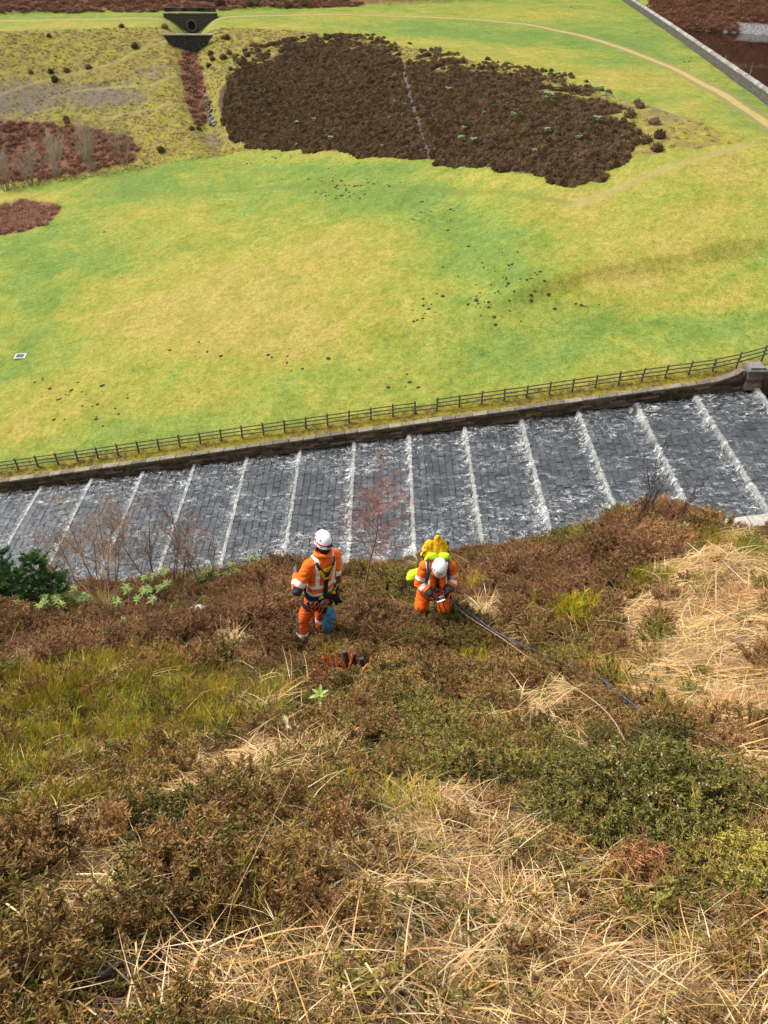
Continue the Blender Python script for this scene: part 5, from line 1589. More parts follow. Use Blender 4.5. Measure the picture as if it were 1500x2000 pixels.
    for hp, kn, s in ((hipL, knL, -1), (hipR, knR, 1)):
        c = hp.lerp(kn, .30); ax = (kn - hp).normalized(); e1 = ax.cross(fwd).normalized(); e2 = ax.cross(e1)
        P = [c + e1 * .118 * math.cos(t) + e2 * .118 * math.sin(t) for t in np.linspace(0, 6.283, 22)]
        strap(mb, P, .055, .010, c)
        strap(mb, [tk.at(1.1, BK + s * .45, .022), tk.at(.6, BK + s * .45, .020), c - fwd * .118], .035, .008, cfn)
    parts(mb, 'leg_loop', M_BLACK, hz)
    mb = MB()
    for t, z in ((BK - .9, .70), (BK - .55, .45), (BK - 1.15, .95)):
        carabiner(mb, tk.at(1.0, t, .05) - V((0, 0, .05)), V((0, 0, 1)), side, .052, .006)
    carabiner(mb, tk.at(1.0, BK + .9, .06) - V((0, 0, .04)), V((0, .2, 1)), fwd, .055, .006)
    parts(mb, 'carabiner', M_METAL, hz)
    mb = MB()
    pc_ = tk.at(.55, BK - .05, .06)
    for rr_, wd in ((.058, .022), (.030, .026)):
        strap(mb, [pc_ + side * rr_ * math.cos(t) + V((0, 0, rr_ * math.sin(t))) for t in np.linspace(0, 6.283, 22)], wd, .009, pc_)
    for t in np.linspace(0, 6.283, 6)[:-1]:
        mb.tube([pc_ + side * .028 * math.cos(t) + V((0, 0, .028 * math.sin(t))), pc_ + side * .06 * math.cos(t) + V((0, 0, .06 * math.sin(t)))], .006, 5)
    mb.obj('pulley', M_METAL, hz)
    mb = MB()
    for t in (BK + 1.0, BK + 1.25, BK + .75):
        q = tk.at(1.0, t, .05)
        limb(mb, [q, q + V((rp.uniform(-.01, .03), -.02, -.10)), q + V((rp.uniform(.0, .05), 0, -.22))], [.030, .034, .022])
    q = tk.at(.9, BK - 1.2, .03); limb(mb, [q, q + V((-.02, 0, -.16)), q + V((-.01, .01, -.26))], [.024, .028, .018])
    limb(mb, [ctr(.80) - fwd * .12 - V((0, 0, .0)), ctr(.68) - fwd * .12 + side * .01], [.05, .045])
    place_pieces('gear_pouch', remesh(mb, .011, 2, .005, 20), [M_BLACK], hz)
    mb = MB()
    for k_ in range(3):
        a = tk.at(1.0, BK - 1.2 + .3 * k_, .03)
        mb.tube([a, a + V((-.02, -.03, -.13)), a + V((.05, -.05, -.20)), a + V((.10, -.03, -.10)), a + V((.14, -.0, .0))], .006, 6)
    parts(mb, 'lanyard', M_ORANGE_W, hz)
    mb = MB(); q = tk.at(.9, BK + 1.0, .06)
    mb.tube([q, q + V((.03, -.02, -.12)), q + V((.10, .0, -.22)), q + V((.12, .02, -.26))], [.007, .008, .012, .012], 6); mb.obj('tool', M_METAL, hz)
    # blue rag bag hanging from the leg loop
    q = ctr(.66) - fwd * .10 + side * .07
    mb = MB()
    rr = []
    for i, (dz, a, b_) in enumerate(((0.04, .035, .03), (-.04, .075, .045), (-.15, .095, .05), (-.28, .085, .045), (-.40, .06, .035), (-.50, .03, .02))):
        rr.append([q + V((.02 * math.sin(i), 0, dz)) + side * a * (1 + .22 * math.sin(3 * t + i)) * math.cos(t) + fwd * b_ * math.sin(t) for t in np.linspace(0, 6.283, 18, endpoint=False)])
    mb.rings(rr)
    bagme = remesh(mb, .010, 2, .012, 14)
    bag = place_mesh('blue_bag', bagme, [M_BLUECL], None); bag.location = g; bag.scale = (S1,) * 3
    tag(bag, 'crumpled blue cloth bag hanging from the harness of the worker seen from behind', 'bag')
    # what he holds in front
    return body
worker_back()

# ------------------------------------------------------------------ second worker: facing us, bent over the ropes
B2 = Vector(on_near(848, 1224)); S2 = .78
def worker_bent():
    V = Vector
    g = B2
    fwd = V((.02, -1, 0)).normalized(); side = V((-1, -.02, 0))      # faces the camera; his right is on our left
    def S(x, y, z): return V((x, y, z))
    hip = S(-.03, .26, .86)
    spine = (S(0.0, -.06, 1.40) - hip).normalized()
    back = spine.cross(side).normalized()
    if back.y < 0: back = -back
    front = -back
    def c(t): return hip + (S(0.0, -.04, 1.42) - hip) * t
    rings = [(c(-.12), side, front, .165, .13), (c(.05), side, front, .19, .145), (c(.25), side, front, .19, .14), (c(.5), side, front, .20, .145), (c(.75), side, front, .215, .145), (c(.93), side, front, .20, .12), (c(1.04), side, front, .13, .09)]
    tk = Trunk(rings)
    hup = (V((0.01, -.42, .62))).normalized()                      # head bowed
    hfw = (V((0.03, -.75, -.66))); hfw = (hfw - hup * hfw.dot(hup)).normalized()
    hc = S(.015, -.15, 1.46)
    shR, shL = c(.90) + side * .20, c(.90) - side * .20
    elR, elL = S(-.285, -.10, 1.08), S(.265, -.05, 1.13)
    wrR, wrL = S(-.10, -.27, .99), S(.165, -.25, 1.05)
    hpR, hpL = hip + side * .10 - V((0, 0, .02)), hip - side * .10 - V((0, 0, .02))
    knR, knL = S(-.225, .03, .46), S(.15, -.02, .46)
    anR, anL = S(-.21, .20, .16), S(.20, .02, .04)
    mb = MB()
    torso(mb, [(a, b, d, e * .85, f * .85) for a, b, d, e, f in rings])
    limb(mb, [c(.98), hc - hup * .06], [.062, .058])
    face(mb, hc, hup, hfw, -side, .095)
    hands = MB()
    for sh, el, wr, sg in ((shR, elR, wrR, 1), (shL, elL, wrL, -1)):
        limb(mb, [sh, el, wr], [.055, .043, .031])
    dR = (S(.02, -.28, .955) - wrR).normalized(); dL = (S(.10, -.33, .93) - wrL).normalized()
    hand(mb, wrR, dR, V((.2, .6, -.7)), 1, 1.12, .75)
    hand(mb, wrL, dL, V((-.7, .5, -.2)), -1, 1.12, .8)
    for hp, kn, an in ((hpR, knR, anR), (hpL, knL, anL)):
        limb(mb, [hp, kn, an], [.088, .060, .042])
        limb(mb, [an + V((0, 0, -.02)), an + fwd * .14 + V((0, 0, -.05))], [.045, .036])
    me = remesh(mb, .0085, 2)
    def pk(p):
        for wr, el, d in ((wrR, elR, dR), (wrL, elL, dL)):
            if (p - wr).length < .26 and (p - el).length > (wr - el).length * .8:
                return 2 if (p - wr).dot(d) > .105 else 1
        return 0
    body = place_mesh('person', me, [M_SKIN, M_GLOVE, M_DKPL], None, pk)
    body.location = g; body.scale = (S2,) * 3
    tag(body, 'person in orange overalls bent forward over the ropes, white helmet and yellow backpack', 'person', 'rope access workers on the hillside')
    mb = MB()
    torso(mb, rings[1:])
    for sh, el, wr in ((shR, elR, wrR), (shL, elL, wrL)):
        limb(mb, [sh, el, el.lerp(wr, .82)], [.086, .078, .060]); limb(mb, [c(.92), sh], [.09, .083])
    # open front flaps hanging forward
    for s in (-1, 1):
        a = c(.88) + side * s * .09 + front * .12
        limb(mb, [a, a + V((-side.x * s * .0, -.03, -.20)), a + V((side.x * s * .02, -.0, -.38))], [.055, .058, .050])
    me = remesh(mb, .0095, 4, .008, 7, 5.5, (.6, .6, 2.4))
    def jk(p):
        for sh, el, wr in ((shR, elR, wrR), (shL, elL, wrL)):
            ta, da = seg_param(p, sh, el); tb, db = seg_param(p, el, wr)
            if min(da, db) < .10 and (ta > .2 or tb > 0):
                if da < db:
                    if .55 < ta < .74: return 1
                else:
                    if .22 < tb < .44: return 1
                    if tb > .62: return 2
                if ta > .25: return 0
        lat = (p - c(.8)).dot(side); t = (p - hip).dot(spine)
        if abs(abs(lat) - .155) < .03 and t > .42 : return 1
        return 0
    place_mesh('jacket', me, [M_ORANGE, M_TAPE, M_GREYCL], body, jk)
    mb = MB()
    torso(mb, rings[:3])
    limb(mb, [hpR, knR, knR.lerp(anR, .85)], [.125, .112, .10]); limb(mb, [hpL, knL, knL.lerp(anL, .85)], [.125, .112, .10])
    me = remesh(mb, .0105, 4, .008, 8, 2.2, (.7, .7, 2.4))
    place_mesh('trousers', me, [M_ORANGE], body)
    for an in (anR, anL):
        mb = MB(); limb(mb, [an + V((0, 0, .12)), an, an + fwd * .18 + V((0, 0, -.06))], [.062, .058, .048]); place_mesh('boot', remesh(mb, .012, 3), [M_BOOT], body)
    hl = helmet(body, hc + hup * .045, hup, hfw, -side, .128)
    mb = MB(); Mx = Matrix((side, hfw, hup)).transposed()
    mb.box(hc + hup * .10 + hfw * .125, (.045, .012, .016), Mx); mb.obj('badge', M_GREYCL, hl)
    mb = MB()
    for s in (-1, 1): mb.tube([hc + side * s * .10, hc + side * s * .085 - hup * .10, hc + hfw * .05 - hup * .14 + side * s * .03], .008, 6)
    parts(mb, 'chin_strap', M_BLACK, hl)
    # neck warmer and chest harness
    mb = MB(); torso(mb, [(c(.93) + front * .03, side, front, .115, .11), (c(1.02) + front * .05, side, front, .098, .10), (hc - hup * .10, side, hfw, .088, .09)]); mb.obj('neck_warmer', M_BLACK, body, True)
    hz = empty('harness', (0, 0, 0), None, None); hz.parent = body
    mb = MB(); cf = lambda p: c(max(0, min(1, (p - hip).dot(spine) / .66)))
    FR = math.pi / 2
    for s in (-1, 1):
        strap(mb, [tk.at(1.4 + 4.2 * t, FR - s * (.15 + .55 * t), .045) for t in np.linspace(0, 1, 14)], .045, .010, cf)
    strap(mb, [tk.at(1.3, t, .025) for t in np.linspace(-math.pi, math.pi, 36)], .09, .012, cf)
    for hp, kn in ((hpR, knR), (hpL, knL)):
        q = hp.lerp(kn, .35); ax = (kn - hp).normalized(); e1 = ax.cross(fwd).normalized(); e2 = ax.cross(e1)
        strap(mb, [q + e1 * .122 * math.cos(t) + e2 * .122 * math.sin(t) for t in np.linspace(0, 6.283, 22)], .05, .010, q)
    parts(mb, 'webbing', M_BLACK, hz)
    mb = MB()
    for q in (S(.0, -.22, 1.02), S(.07, -.22, .98), S(-.05, -.20, 1.06)): carabiner(mb, q, V((.3, 0, 1)), side, .05, .006)
    parts(mb, 'carabiner', M_METAL, hz)
    # cords hanging between the knees
    mb = MB()
    for x0, x1, zz in ((-.04, -.07, .46), (.03, .02, .40), (.10, .13, .42), (.20, .24, .48)):
        a = S(x0, -.25, .95)
        mb.tube([a, a + V((.0, -.02, -.18)), S((x0 + x1) / 2 + .05, -.22, .58), S(x1, -.12, zz)], .0075, 6)
    mb.tube([S(-.26, -.06, 1.02), S(-.24, -.18, .90), S(-.12, -.24, .84), S(-.02, -.26, .90)], .0075, 6)
    mb.tube([S(.20, -.27, .98), S(.24, -.25, .80), S(.27, -.2, .60), S(.20, -.14, .46)], .0085, 6)
    parts(mb, 'cord', M_BLACK, hz)
    # backpack: yellow sack with folded top, grey shoulder straps, lime flaps
    bp = empty('backpack', g, 'bulging yellow backpack with lime green flaps on the back of the bent worker', 'backpack'); bp.scale = (S2,) * 3
    o = c(.86) + back * .26 + V((-.07, 0, .02))
    mb = MB()
    torso(mb, [(c(.30) + back * .25, side, front, .17, .11), (c(.5) + back * .27, side, front, .19, .13), (c(.75) + back * .28, side, front, .20, .13), (c(.95) + back * .27, side, front, .17, .12)])
    place_mesh('pack_body', remesh(mb, .013, 4, .012, 8, 1.4), [M_GREYCL], bp)
    mb = MB()
    q = c(1.0) + back * .25
    limb(mb, [q + V((-.10, 0, -.02)), q + V((-.12, .0, .09))], [.10, .075]); limb(mb, [q + V((.05, .02, 0)), q + V((.02, .02, .12)), q + V((-.01, .01, .235))], [.11, .075, .03])
    limb(mb, [q + V((-.02, 0, .02)), q + V((.12, .02, .02))], [.10, .06]); limb(mb, [q + V((-.17, .0, .0)), q + V((-.20, -.02, -.08))], [.055, .05])
    place_mesh('yellow_sack', remesh(mb, .011, 3, .018, 11, 4.4), [M_YELLOW], bp)
    mb = MB()
    for s in (-1, 1):
        a = c(1.0) + back * .10 + V((s * .05, 0, .05)); limb(mb, [a, a + V((s * .075, -.015, .005)), a + V((s * .125, -.03, -.055))], [.05, .055, .035])
    place_pieces('lime_flap', remesh(mb, .010, 3, .006, 14), [M_LIME], bp)
    mb = MB()
    for s in (-1, 1):
        P = [c(1.0) + back * .16 + side * s * .13, c(1.02) + side * s * .15 + back * .02 + V((0, 0, .06)), c(.93) + side * s * .155 + front * .12 + V((0, 0, .02)), c(.75) + side * s * .15 + front * .175, c(.6) + side * s * .16 + front * .15]
        PP = []
        for i in range(len(P) - 1):
            for t in (0, .33, .66): PP.append(P[i].lerp(P[i + 1], t))
        PP.append(P[-1]); strap(mb, PP, .062, .022, cf)
    parts(mb, 'shoulder_strap', M_GREYCL, bp)
    mb = MB(); mb.tube([q + V((-.17, -.06, .02)), q + V((-.22, -.08, -.02)), q + V((-.24, -.07, -.10)), q + V((-.18, -.08, -.13))], .010, 6)
    mb.tube([q + V((-.14, -.05, .06)), q + V((-.20, -.03, .06))], .014, 6); mb.tube([q + V((.16, 0, .07)), q + V((.15, .02, .14))], .014, 6)
    parts(mb, 'buckle_strap', M_BLACK, bp)
    # the descender he works on, clear of the pack, held in both hands
    de = empty('rope_descender', g, 'metal rope descender held in the gloved hands of the bent worker', 'descender'); de.scale = (S2,) * 3
    mb = MB(); q = S(.025, -.36, .965)
    mb.tube([q + V((-.035, 0, -.03)), q + V((.02, -.01, .0)), q + V((.085, -.005, .035))], [.020, .024, .014], 8, True, (1, 1, 1), 0, .55); mb.obj('side_plate', M_METAL, de)
    mb = MB(); ball(mb, q + V((-.02, .02, .01)), .030, 7, (1, .7, 1.1)); mb.obj('cam', M_DKPL, de)
    mb = MB(); carabiner(mb, q + V((.02, .02, .045)), V((1, 0, .3)), V((0, .2, 1)), .045, .006); parts(mb, 'carabiner', M_METAL, de)
    # lime rope bag at his hip
    lb = empty('rope_bag', g, 'lime green rope bag with a black band hanging beside the bent worker', 'bag'); lb.scale = (S2,) * 3
    q = S(-.375, .16, .98)
    mb = MB(); torso(mb, [(q + V((.07, 0, .09)), V((0, 1, 0)), V((.6, 0, 1)), .085, .075), (q, V((0, 1, 0)), V((.6, 0, 1)), .10, .095), (q + V((-.055, 0, .03)), V((0, 1, 0)), V((.6, 0, 1)), .09, .075)])
    limb(mb, [q + V((.03, 0, -.05)), q + V((.07, -.02, -.17))], [.075, .04]); limb(mb, [q + V((.03, 0, .04)), q + V((.12, 0, .09))], [.085, .07])
    place_mesh('bag_body', remesh(mb, .011, 3, .008, 12), [M_LIME, M_BLACK], lb, lambda p: 1 if abs(p.z - (q.z - .03) - .3 * (p.x - q.x)) < .014 else 0)
    mb = MB(); mb.tube([q + V((.0, -.09, .02)), q + V((.02, -.1, -.12)), q + V((.08, -.06, -.2)), q + V((.2, 0, -.12))], .012, 6); mb.obj('carry_strap', M_BLACK, lb)
    return g + q, g
_bagp, G2 = worker_bent()
# ================================================================== shrubs, saplings and small trees near us
def twigs(mb, seed, h, spread, stems, levels=3, r0=.012, kids=7, col=(0.12, 0.06, 0.045), up=.8, droop=0.0, lean=(0, 0, 0), start=.25):
    r = random.Random(seed)
    def grow(p, d, L, rad, lev):
        pts = [p]; dd = d.copy(); q = p
        n = 5 if lev < 2 else 3
        for i in range(n):
            dd = (dd + Vector((r.uniform(-1, 1), r.uniform(-1, 1), r.uniform(-.6, .8) * up)) * .16 + Vector((0, 0, -droop * lev * .1))).normalized()
            q = q + dd * L / n; pts.append(q)
        mb.tube(pts, [rad * (1 - .75 * i / n) for i in range(n + 1)], 5 if lev == 0 else 3, False, tuple(c * r.uniform(.8, 1.2) for c in col))
        if lev >= levels: return
        for k in range(kids if lev else kids + 3):
            t = r.uniform(start if lev == 0 else .15, 1.0); i = min(n - 1, int(t * n)); b = pts[i].lerp(pts[i + 1], t * n - i)
            ax = (pts[i + 1] - pts[i]).normalized()
            s = ax.orthogonal().normalized(); s.rotate(Matrix.Rotation(r.uniform(0, 6.28), 3, ax).to_quaternion())
            nd = (ax * r.uniform(.6, 1.2) + s * spread + Vector((0, 0, .35 * up))).normalized()
            grow(b, nd, L * r.uniform(.32, .52) * (1.1 - .55 * t), rad * (1 - .7 * t) * .5 + .0009, lev + 1)
    for s in range(stems):
        a = r.uniform(0, 6.28); k = (.0 if stems == 1 else r.uniform(.1, .7) * spread)
        grow(Vector((math.cos(a) * .03 * stems, math.sin(a) * .03 * stems, -.05)), Vector((math.cos(a) * k + lean[0], math.sin(a) * k + lean[1], 1)).normalized(), h * r.uniform(.75, 1.0), r0 * r.uniform(.8, 1.1), 0)
M_TWIG = plant('bare_twigs', .8, .2, 0.0, .1, .01)
def bark(name, c, var=.4): return plain(name, c, .85, .2, 0, var, 9, .5, 60, .004)
M_BIRCH = bark('young_birch_bark', (0.27, 0.12, 0.065))
M_GREYBARK = bark('grey_bark', (0.12, 0.10, 0.08))
def bare_tree(name, label, cat, loc, h, seed, spread=.55, stems=1, levels=3, kids=7, r0=.014, col=(0.12, 0.06, 0.045), barkm=None, group=None, lean=(0, 0, 0), up=.8, start=.25, trunk_pts=None):
    t = empty(name, tuple(map(float, loc)), label, cat, group)
    mb = MB(); twigs(mb, seed, h, spread, stems, levels, r0, kids, col, up, 0, lean, start)
    # the first tube of each stem is the trunk, the rest the crown
    n0 = 6 * 5; f0 = 5 * 5
    tb, cb = MB(), MB()
    trunk_faces = set()
    ps = pieces(mb)
    for p in ps:
        tgt = tb if len(p.v) == n0 else cb
        n = len(tgt.v); tgt.v += p.v; tgt.c += p.c; tgt.f += [tuple(i + n for i in q) for q in p.f]; tgt.m += p.m
    if stems == 1: tb.obj('trunk', barkm or M_GREYBARK, t, True)
    else: parts(tb, 'stem', barkm or M_GREYBARK, t, True)
    cr = cb.obj('crown', M_TWIG, t); cr['kind'] = 'stuff'
    return t
def at_depth(px, py, y):
    d = ray(px, py); return d * (y / d[1])
bc = on_near(708, 1175)
bare_tree('birch_sapling', 'slender bare birch sapling with reddish twigs between the two workers', 'tree', bc, 2.45, 14, 1.0, 1, 3, 13, .017, (0.33, 0.17, 0.15), M_BIRCH, None, (-.07, 0, 0), .75, .28)
bare_tree('bare_sapling', 'thin dark bare sapling on the shoulder left of the standing worker', 'tree', on_near(508, 1178), 1.15, 8, .35, 1, 2, 9, .010, (0.07, 0.05, 0.04))
def shoulder(px, y0):
    """a spot just past the shoulder of the hill under pixel column px"""
    x = (px - 750) / FPX * 1.0
    Y = y0; X = x * (Y * CP - float(near_ground(x * Y, Y)) * SP)
    for _ in range(8): X = x * (Y * CP - float(near_ground(X, Y)) * SP)
    return (X, Y, float(near_ground(X, Y)))
bare_tree('bare_shrub', 'wide bare shrub with fine orange brown twigs between the dark conifer and the spillway', 'shrub', shoulder(205, 9.7), 2.0, 3, .85, 9, 3, 9, .013, (0.36, 0.24, 0.15), None, 'bare shrubs on the shoulder of the hill', (-.05, 0, 0))
bare_tree('bare_shrub', 'grey brown bare shrub forking low down, beside the wide orange brown shrub', 'shrub', shoulder(330, 9.2), 2.0, 21, .7, 5, 3, 8, .014, (0.23, 0.165, 0.12), None, 'bare shrubs on the shoulder of the hill', (.05, 0, 0))
bare_tree('bare_shrub', 'sparse low bare shrub on the shoulder between the forking shrub and the thin dark sapling', 'shrub', shoulder(405, 9.1), 1.3, 33, .6, 5, 3, 7, .009, (0.30, 0.21, 0.15), None, 'bare shrubs on the shoulder of the hill')
bare_tree('bare_sapling', 'tall dark bare sapling standing against the spillway above the red heather shoulder', 'tree', on_near(1228, 1075), 1.55, 55, .33, 1, 2, 9, .010, (0.05, 0.035, 0.035))
bare_tree('bare_sapling', 'bushy dark bare sapling behind the reddish heather bush on the shoulder', 'tree', on_near(1275, 1072), 1.30, 57, .5, 2, 3, 6, .010, (0.065, 0.04, 0.04))
bare_tree('bare_sapling', 'small twiggy bare sapling right beside the birch, against the white water', 'tree', on_near(770, 1180), .75, 61, .4, 2, 2, 7, .006, (0.12, 0.06, 0.05))
bare_tree('bare_shrub', 'low grey twigs beside the small pale stone on the hillside', 'shrub', on_near(385, 1235), .65, 71, .5, 4, 2, 6, .006, (0.22, 0.18, 0.15))

# dark conifer on the left shoulder
M_NEEDLE = plant('conifer_needles', .7, .25, .15, .2, .01)
def conifer(loc, label):
    t = empty('conifer', tuple(map(float, loc)), label, 'tree')
    r = random.Random(4); fol = MB(); wood = MB()
    leads = [(0, 0, 1.75), (-.35, .1, 1.6), (.45, .1, 1.5), (-.75, 0, 1.4), (.25, -.2, 1.4), (.7, 0, 1.2), (-.15, -.25, 1.3)]
    t.scale = (.8, .8, .74)
    tr = MB(); tr.tube([(0, 0, -.2), (0.02, 0, .6), (-.02, 0, 1.2), (0, 0, 1.75)], [.05, .042, .025, .008], 7); tr.obj('trunk', M_GREYBARK, t, True)
    for lx, ly, lh in leads:
        for i in range(64):
            z = r.uniform(.05, lh); w = .58 * (1 - z / lh) ** .6 + .10
            a = r.uniform(0, 6.28); b0 = Vector((lx * min(1, z + .3), ly, z)); d = Vector((math.cos(a), math.sin(a), r.uniform(.25, .9))).normalized()
            L = w * r.uniform(.5, 1.05); tip = b0 + d * L + Vector((0, 0, .1 * L))
            wood.tube([b0, b0.lerp(tip, .5), tip], [.006, .004, .002], 3, False, (0.10, 0.07, 0.045))
            for j in range(11):
                q = b0.lerp(tip, r.uniform(.25, 1.02))
                g = r.uniform(.6, 1.5)
                for s in range(7):
                    nd = (d * .7 + Vector((r.uniform(-1, 1), r.uniform(-1, 1), r.uniform(-.3, 1.1)))).normalized()
                    fol.blade(q, nd, nd.orthogonal().normalized(), r.uniform(.05, .10), .010, (0, 0, .1), 1, (0.045 * g, 0.105 * g, 0.026 * g), tip=.25)
    wo_ = wood.obj('branches', M_TWIG, t); wo_['kind'] = 'stuff'
    fo = fol.obj('needles', M_NEEDLE, t); fo['kind'] = 'stuff'
cpos = np.array(on_near(50, 1212)); conifer(cpos, 'dense dark green conifer bush on the far left shoulder of the hill')

# rhododendron: rosettes of long leaves
M_LEAF = plant('rhododendron_leaf', .45, .4, .3, .18, .015)
def leaf(mb, p, d, n, L, W, col, curl=.25):
    d = Vector(d).normalized(); n = Vector(n); s = d.cross(n).normalized(); n = s.cross(d).normalized()
    base = len(mb.v); K = 5
    for i in range(K + 1):
        t = i / K; w = W * math.sin(math.pi * (t * .92 + .05)) ** .7 * .5
        c = Vector(p) + d * L * t - n * curl * L * t * t
        for o, z in ((-w, .22 * w), (0, 0), (w, .22 * w)):
            mb.v.append(tuple(c + s * o + n * z)); mb.c.append(col if o else tuple(x * 1.15 for x in col))
    for i in range(K):
        for j in range(2):
            a = base + i * 3 + j; mb.f.append((a, a + 1, a + 4, a + 3)); mb.m.append(0)
def rosette(mb, c, r, n, L, W, cols, tilt=.55):
    off = r.uniform(0, 6.28)
    for i in range(n):
        a = off + 6.28 * i / n + r.uniform(-.25, .25); d = Vector((math.cos(a), math.sin(a), r.uniform(.1, 1.0) * tilt))
        c_ = r.choice(cols); g = r.uniform(.8, 1.2)
        leaf(mb, c, d, Vector((0, 0, 1)), L * r.uniform(.75, 1.15), W * r.uniform(.85, 1.1), tuple(x * g for x in c_), r.uniform(.1, .4))
LIME = [(0.16, 0.22, 0.032), (0.21, 0.265, 0.05), (0.11, 0.165, 0.026)]
LIMEP = [(0.34, 0.46, 0.12), (0.28, 0.42, 0.08)]
def rhodo(loc, n, spread, h, label, seed, L=.075, W=.025, cols=LIME, group=None, lift=0.0):
    r = random.Random(seed)
    t = empty('rhododendron', tuple(map(float, loc)), label, 'plant', group)
    lv, st = MB(), MB()
    for i in range(int(n * 1.7)):
        c = Vector((r.gauss(0, spread * .5), r.gauss(0, spread * .28), 0))
        z = float(near_ground(loc[0] + c.x, loc[1] + c.y)) - loc[2]
        tip = Vector((c.x, c.y, z + h * r.uniform(.5, 1.1)))
        st.tube([(c.x * .9, c.y * .9, z - .05), ((c.x + tip.x) / 2, c.y, (z + tip.z) / 2), tip], [.006, .005, .004], 4, False, (0.10, 0.09, 0.03))
        rosette(lv, tip, r, r.randint(7, 10), L, W, cols)
        rosette(lv, tip - Vector((0, 0, .05)), r, 5, L * 1.1, W, cols, .1)
    o = st.obj('stems', M_TWIG, t); o['kind'] = 'stuff'
    o = lv.obj('leaves', M_LEAF, t); o['kind'] = 'stuff'
    return t
RG = 'rhododendrons along the shoulder of the hill'
rhodo(on_near(20, 1218), 18, 1.0, .5, 'spread of yellow green rhododendron below the dark conifer at the picture edge', 1, group=RG)
rhodo(on_near(85, 1216), 18, 1.0, .5, 'dense yellow green rhododendron patch in front of the dark conifer', 2, group=RG)
rhodo(on_near(150, 1208), 12, .8, .5, 'yellow green rhododendron between the conifer and the tall pale grass tuft', 3, group=RG)
rhodo(on_near(180, 1176), 3, .3, .5, 'small rhododendron sprig above the tall pale grass tuft', 4, group=RG)
rhodo(on_near(293, 1178), 5, .4, .45, 'green rhododendron at the foot of the forking bare shrub', 5, group=RG)
rhodo(on_near(330, 1166), 4, .4, .5, 'rhododendron behind the stems of the forking bare shrub', 6, group=RG)
rhodo(on_near(408, 1150), 6, .5, .45, 'light green rhododendron on the shoulder before the thin dark sapling', 7, group=RG)
rhodo(on_near(442, 1156), 5, .35, .4, 'light green rhododendron rosettes in the brown bracken of the shoulder', 8, group=RG)
rhodo(on_near(477, 1140), 4, .4, .5, 'tallest rhododendron sprig beside the thin dark sapling', 9, group=RG)
rhodo(on_near(1325, 1068), 3, .18, .35, 'bright lime rhododendron seedling on the shoulder below the pale coping', 10, .10, .035, LIMEP)
# seedling with separately built leaves in the foreground
sl = on_near(628, 1395)
CLEAR += [(sl[0], sl[1], .20), (sl[0], sl[1] - .2, .22), (sl[0], sl[1] - .42, .22)]
t = empty('rhododendron_seedling', tuple(map(float, sl)), 'single bright green seedling with long leaves below the cut orange stump', 'plant')
mb = MB(); mb.tube([(0, 0, -.05), (.005, 0, .10), (.0, -.005, .24)], [.0045, .004, .003], 6, False, (0.16, 0.13, 0.06)); mb.obj('stem', M_TWIG, t)
for i, (a, z, L) in enumerate(((-2.7, .5, .085), (-.5, .5, .085), (-1.5, .2, .095), (-2.1, 1.2, .075), (-1.2, 1.5, .085), (.3, 1.0, .075), (2.6, .8, .07), (1.5, 1.4, .08))):
    mb = MB(); leaf(mb, (0, -.005, .24), (math.cos(a), math.sin(a), z), (0, 0, 1), L, .030, random.choice(LIMEP), .3); mb.obj('leaf', M_LEAF, t)
rl = random.Random(9)
for (u, v, lab) in ((640, 1345, 'pale green fallen leaf beside the orange stump above the seedling'), (690, 1362, 'fallen pale leaf on the brown litter below the cut stump'), (738, 1395, 'curled pale green leaf lying in the heather below the cut stump'),
                    (562, 1432, 'pale green leaves lying on the straw left of the seedling'), (612, 1458, 'pale broken leaves lying on the straw under the seedling'), (352, 1460, 'pale green leaf in the green shoots beside the straw'), (1452, 1100, 'pale leaf lying on the grass under the coping'), (1375, 1085, 'long pale leaf below the lime seedling'), (725, 1480, 'green leaves at the edge of the straw below the curled leaf')):
    p = on_near(u, v); mb = MB()
    rosette(mb, Vector((0, 0, .09)), rl, 1 if 'leaf' in lab else 2, .085, .04, [(0.42, 0.46, 0.22), (0.34, 0.38, 0.15)], .1)
    CLEAR.append((p[0], p[1] - .05, .14))
    t = empty('leaf_litter', tuple(map(float, p)), lab, 'leaves')
    for q in pieces(mb): q.obj('leaf', M_LEAF, t)

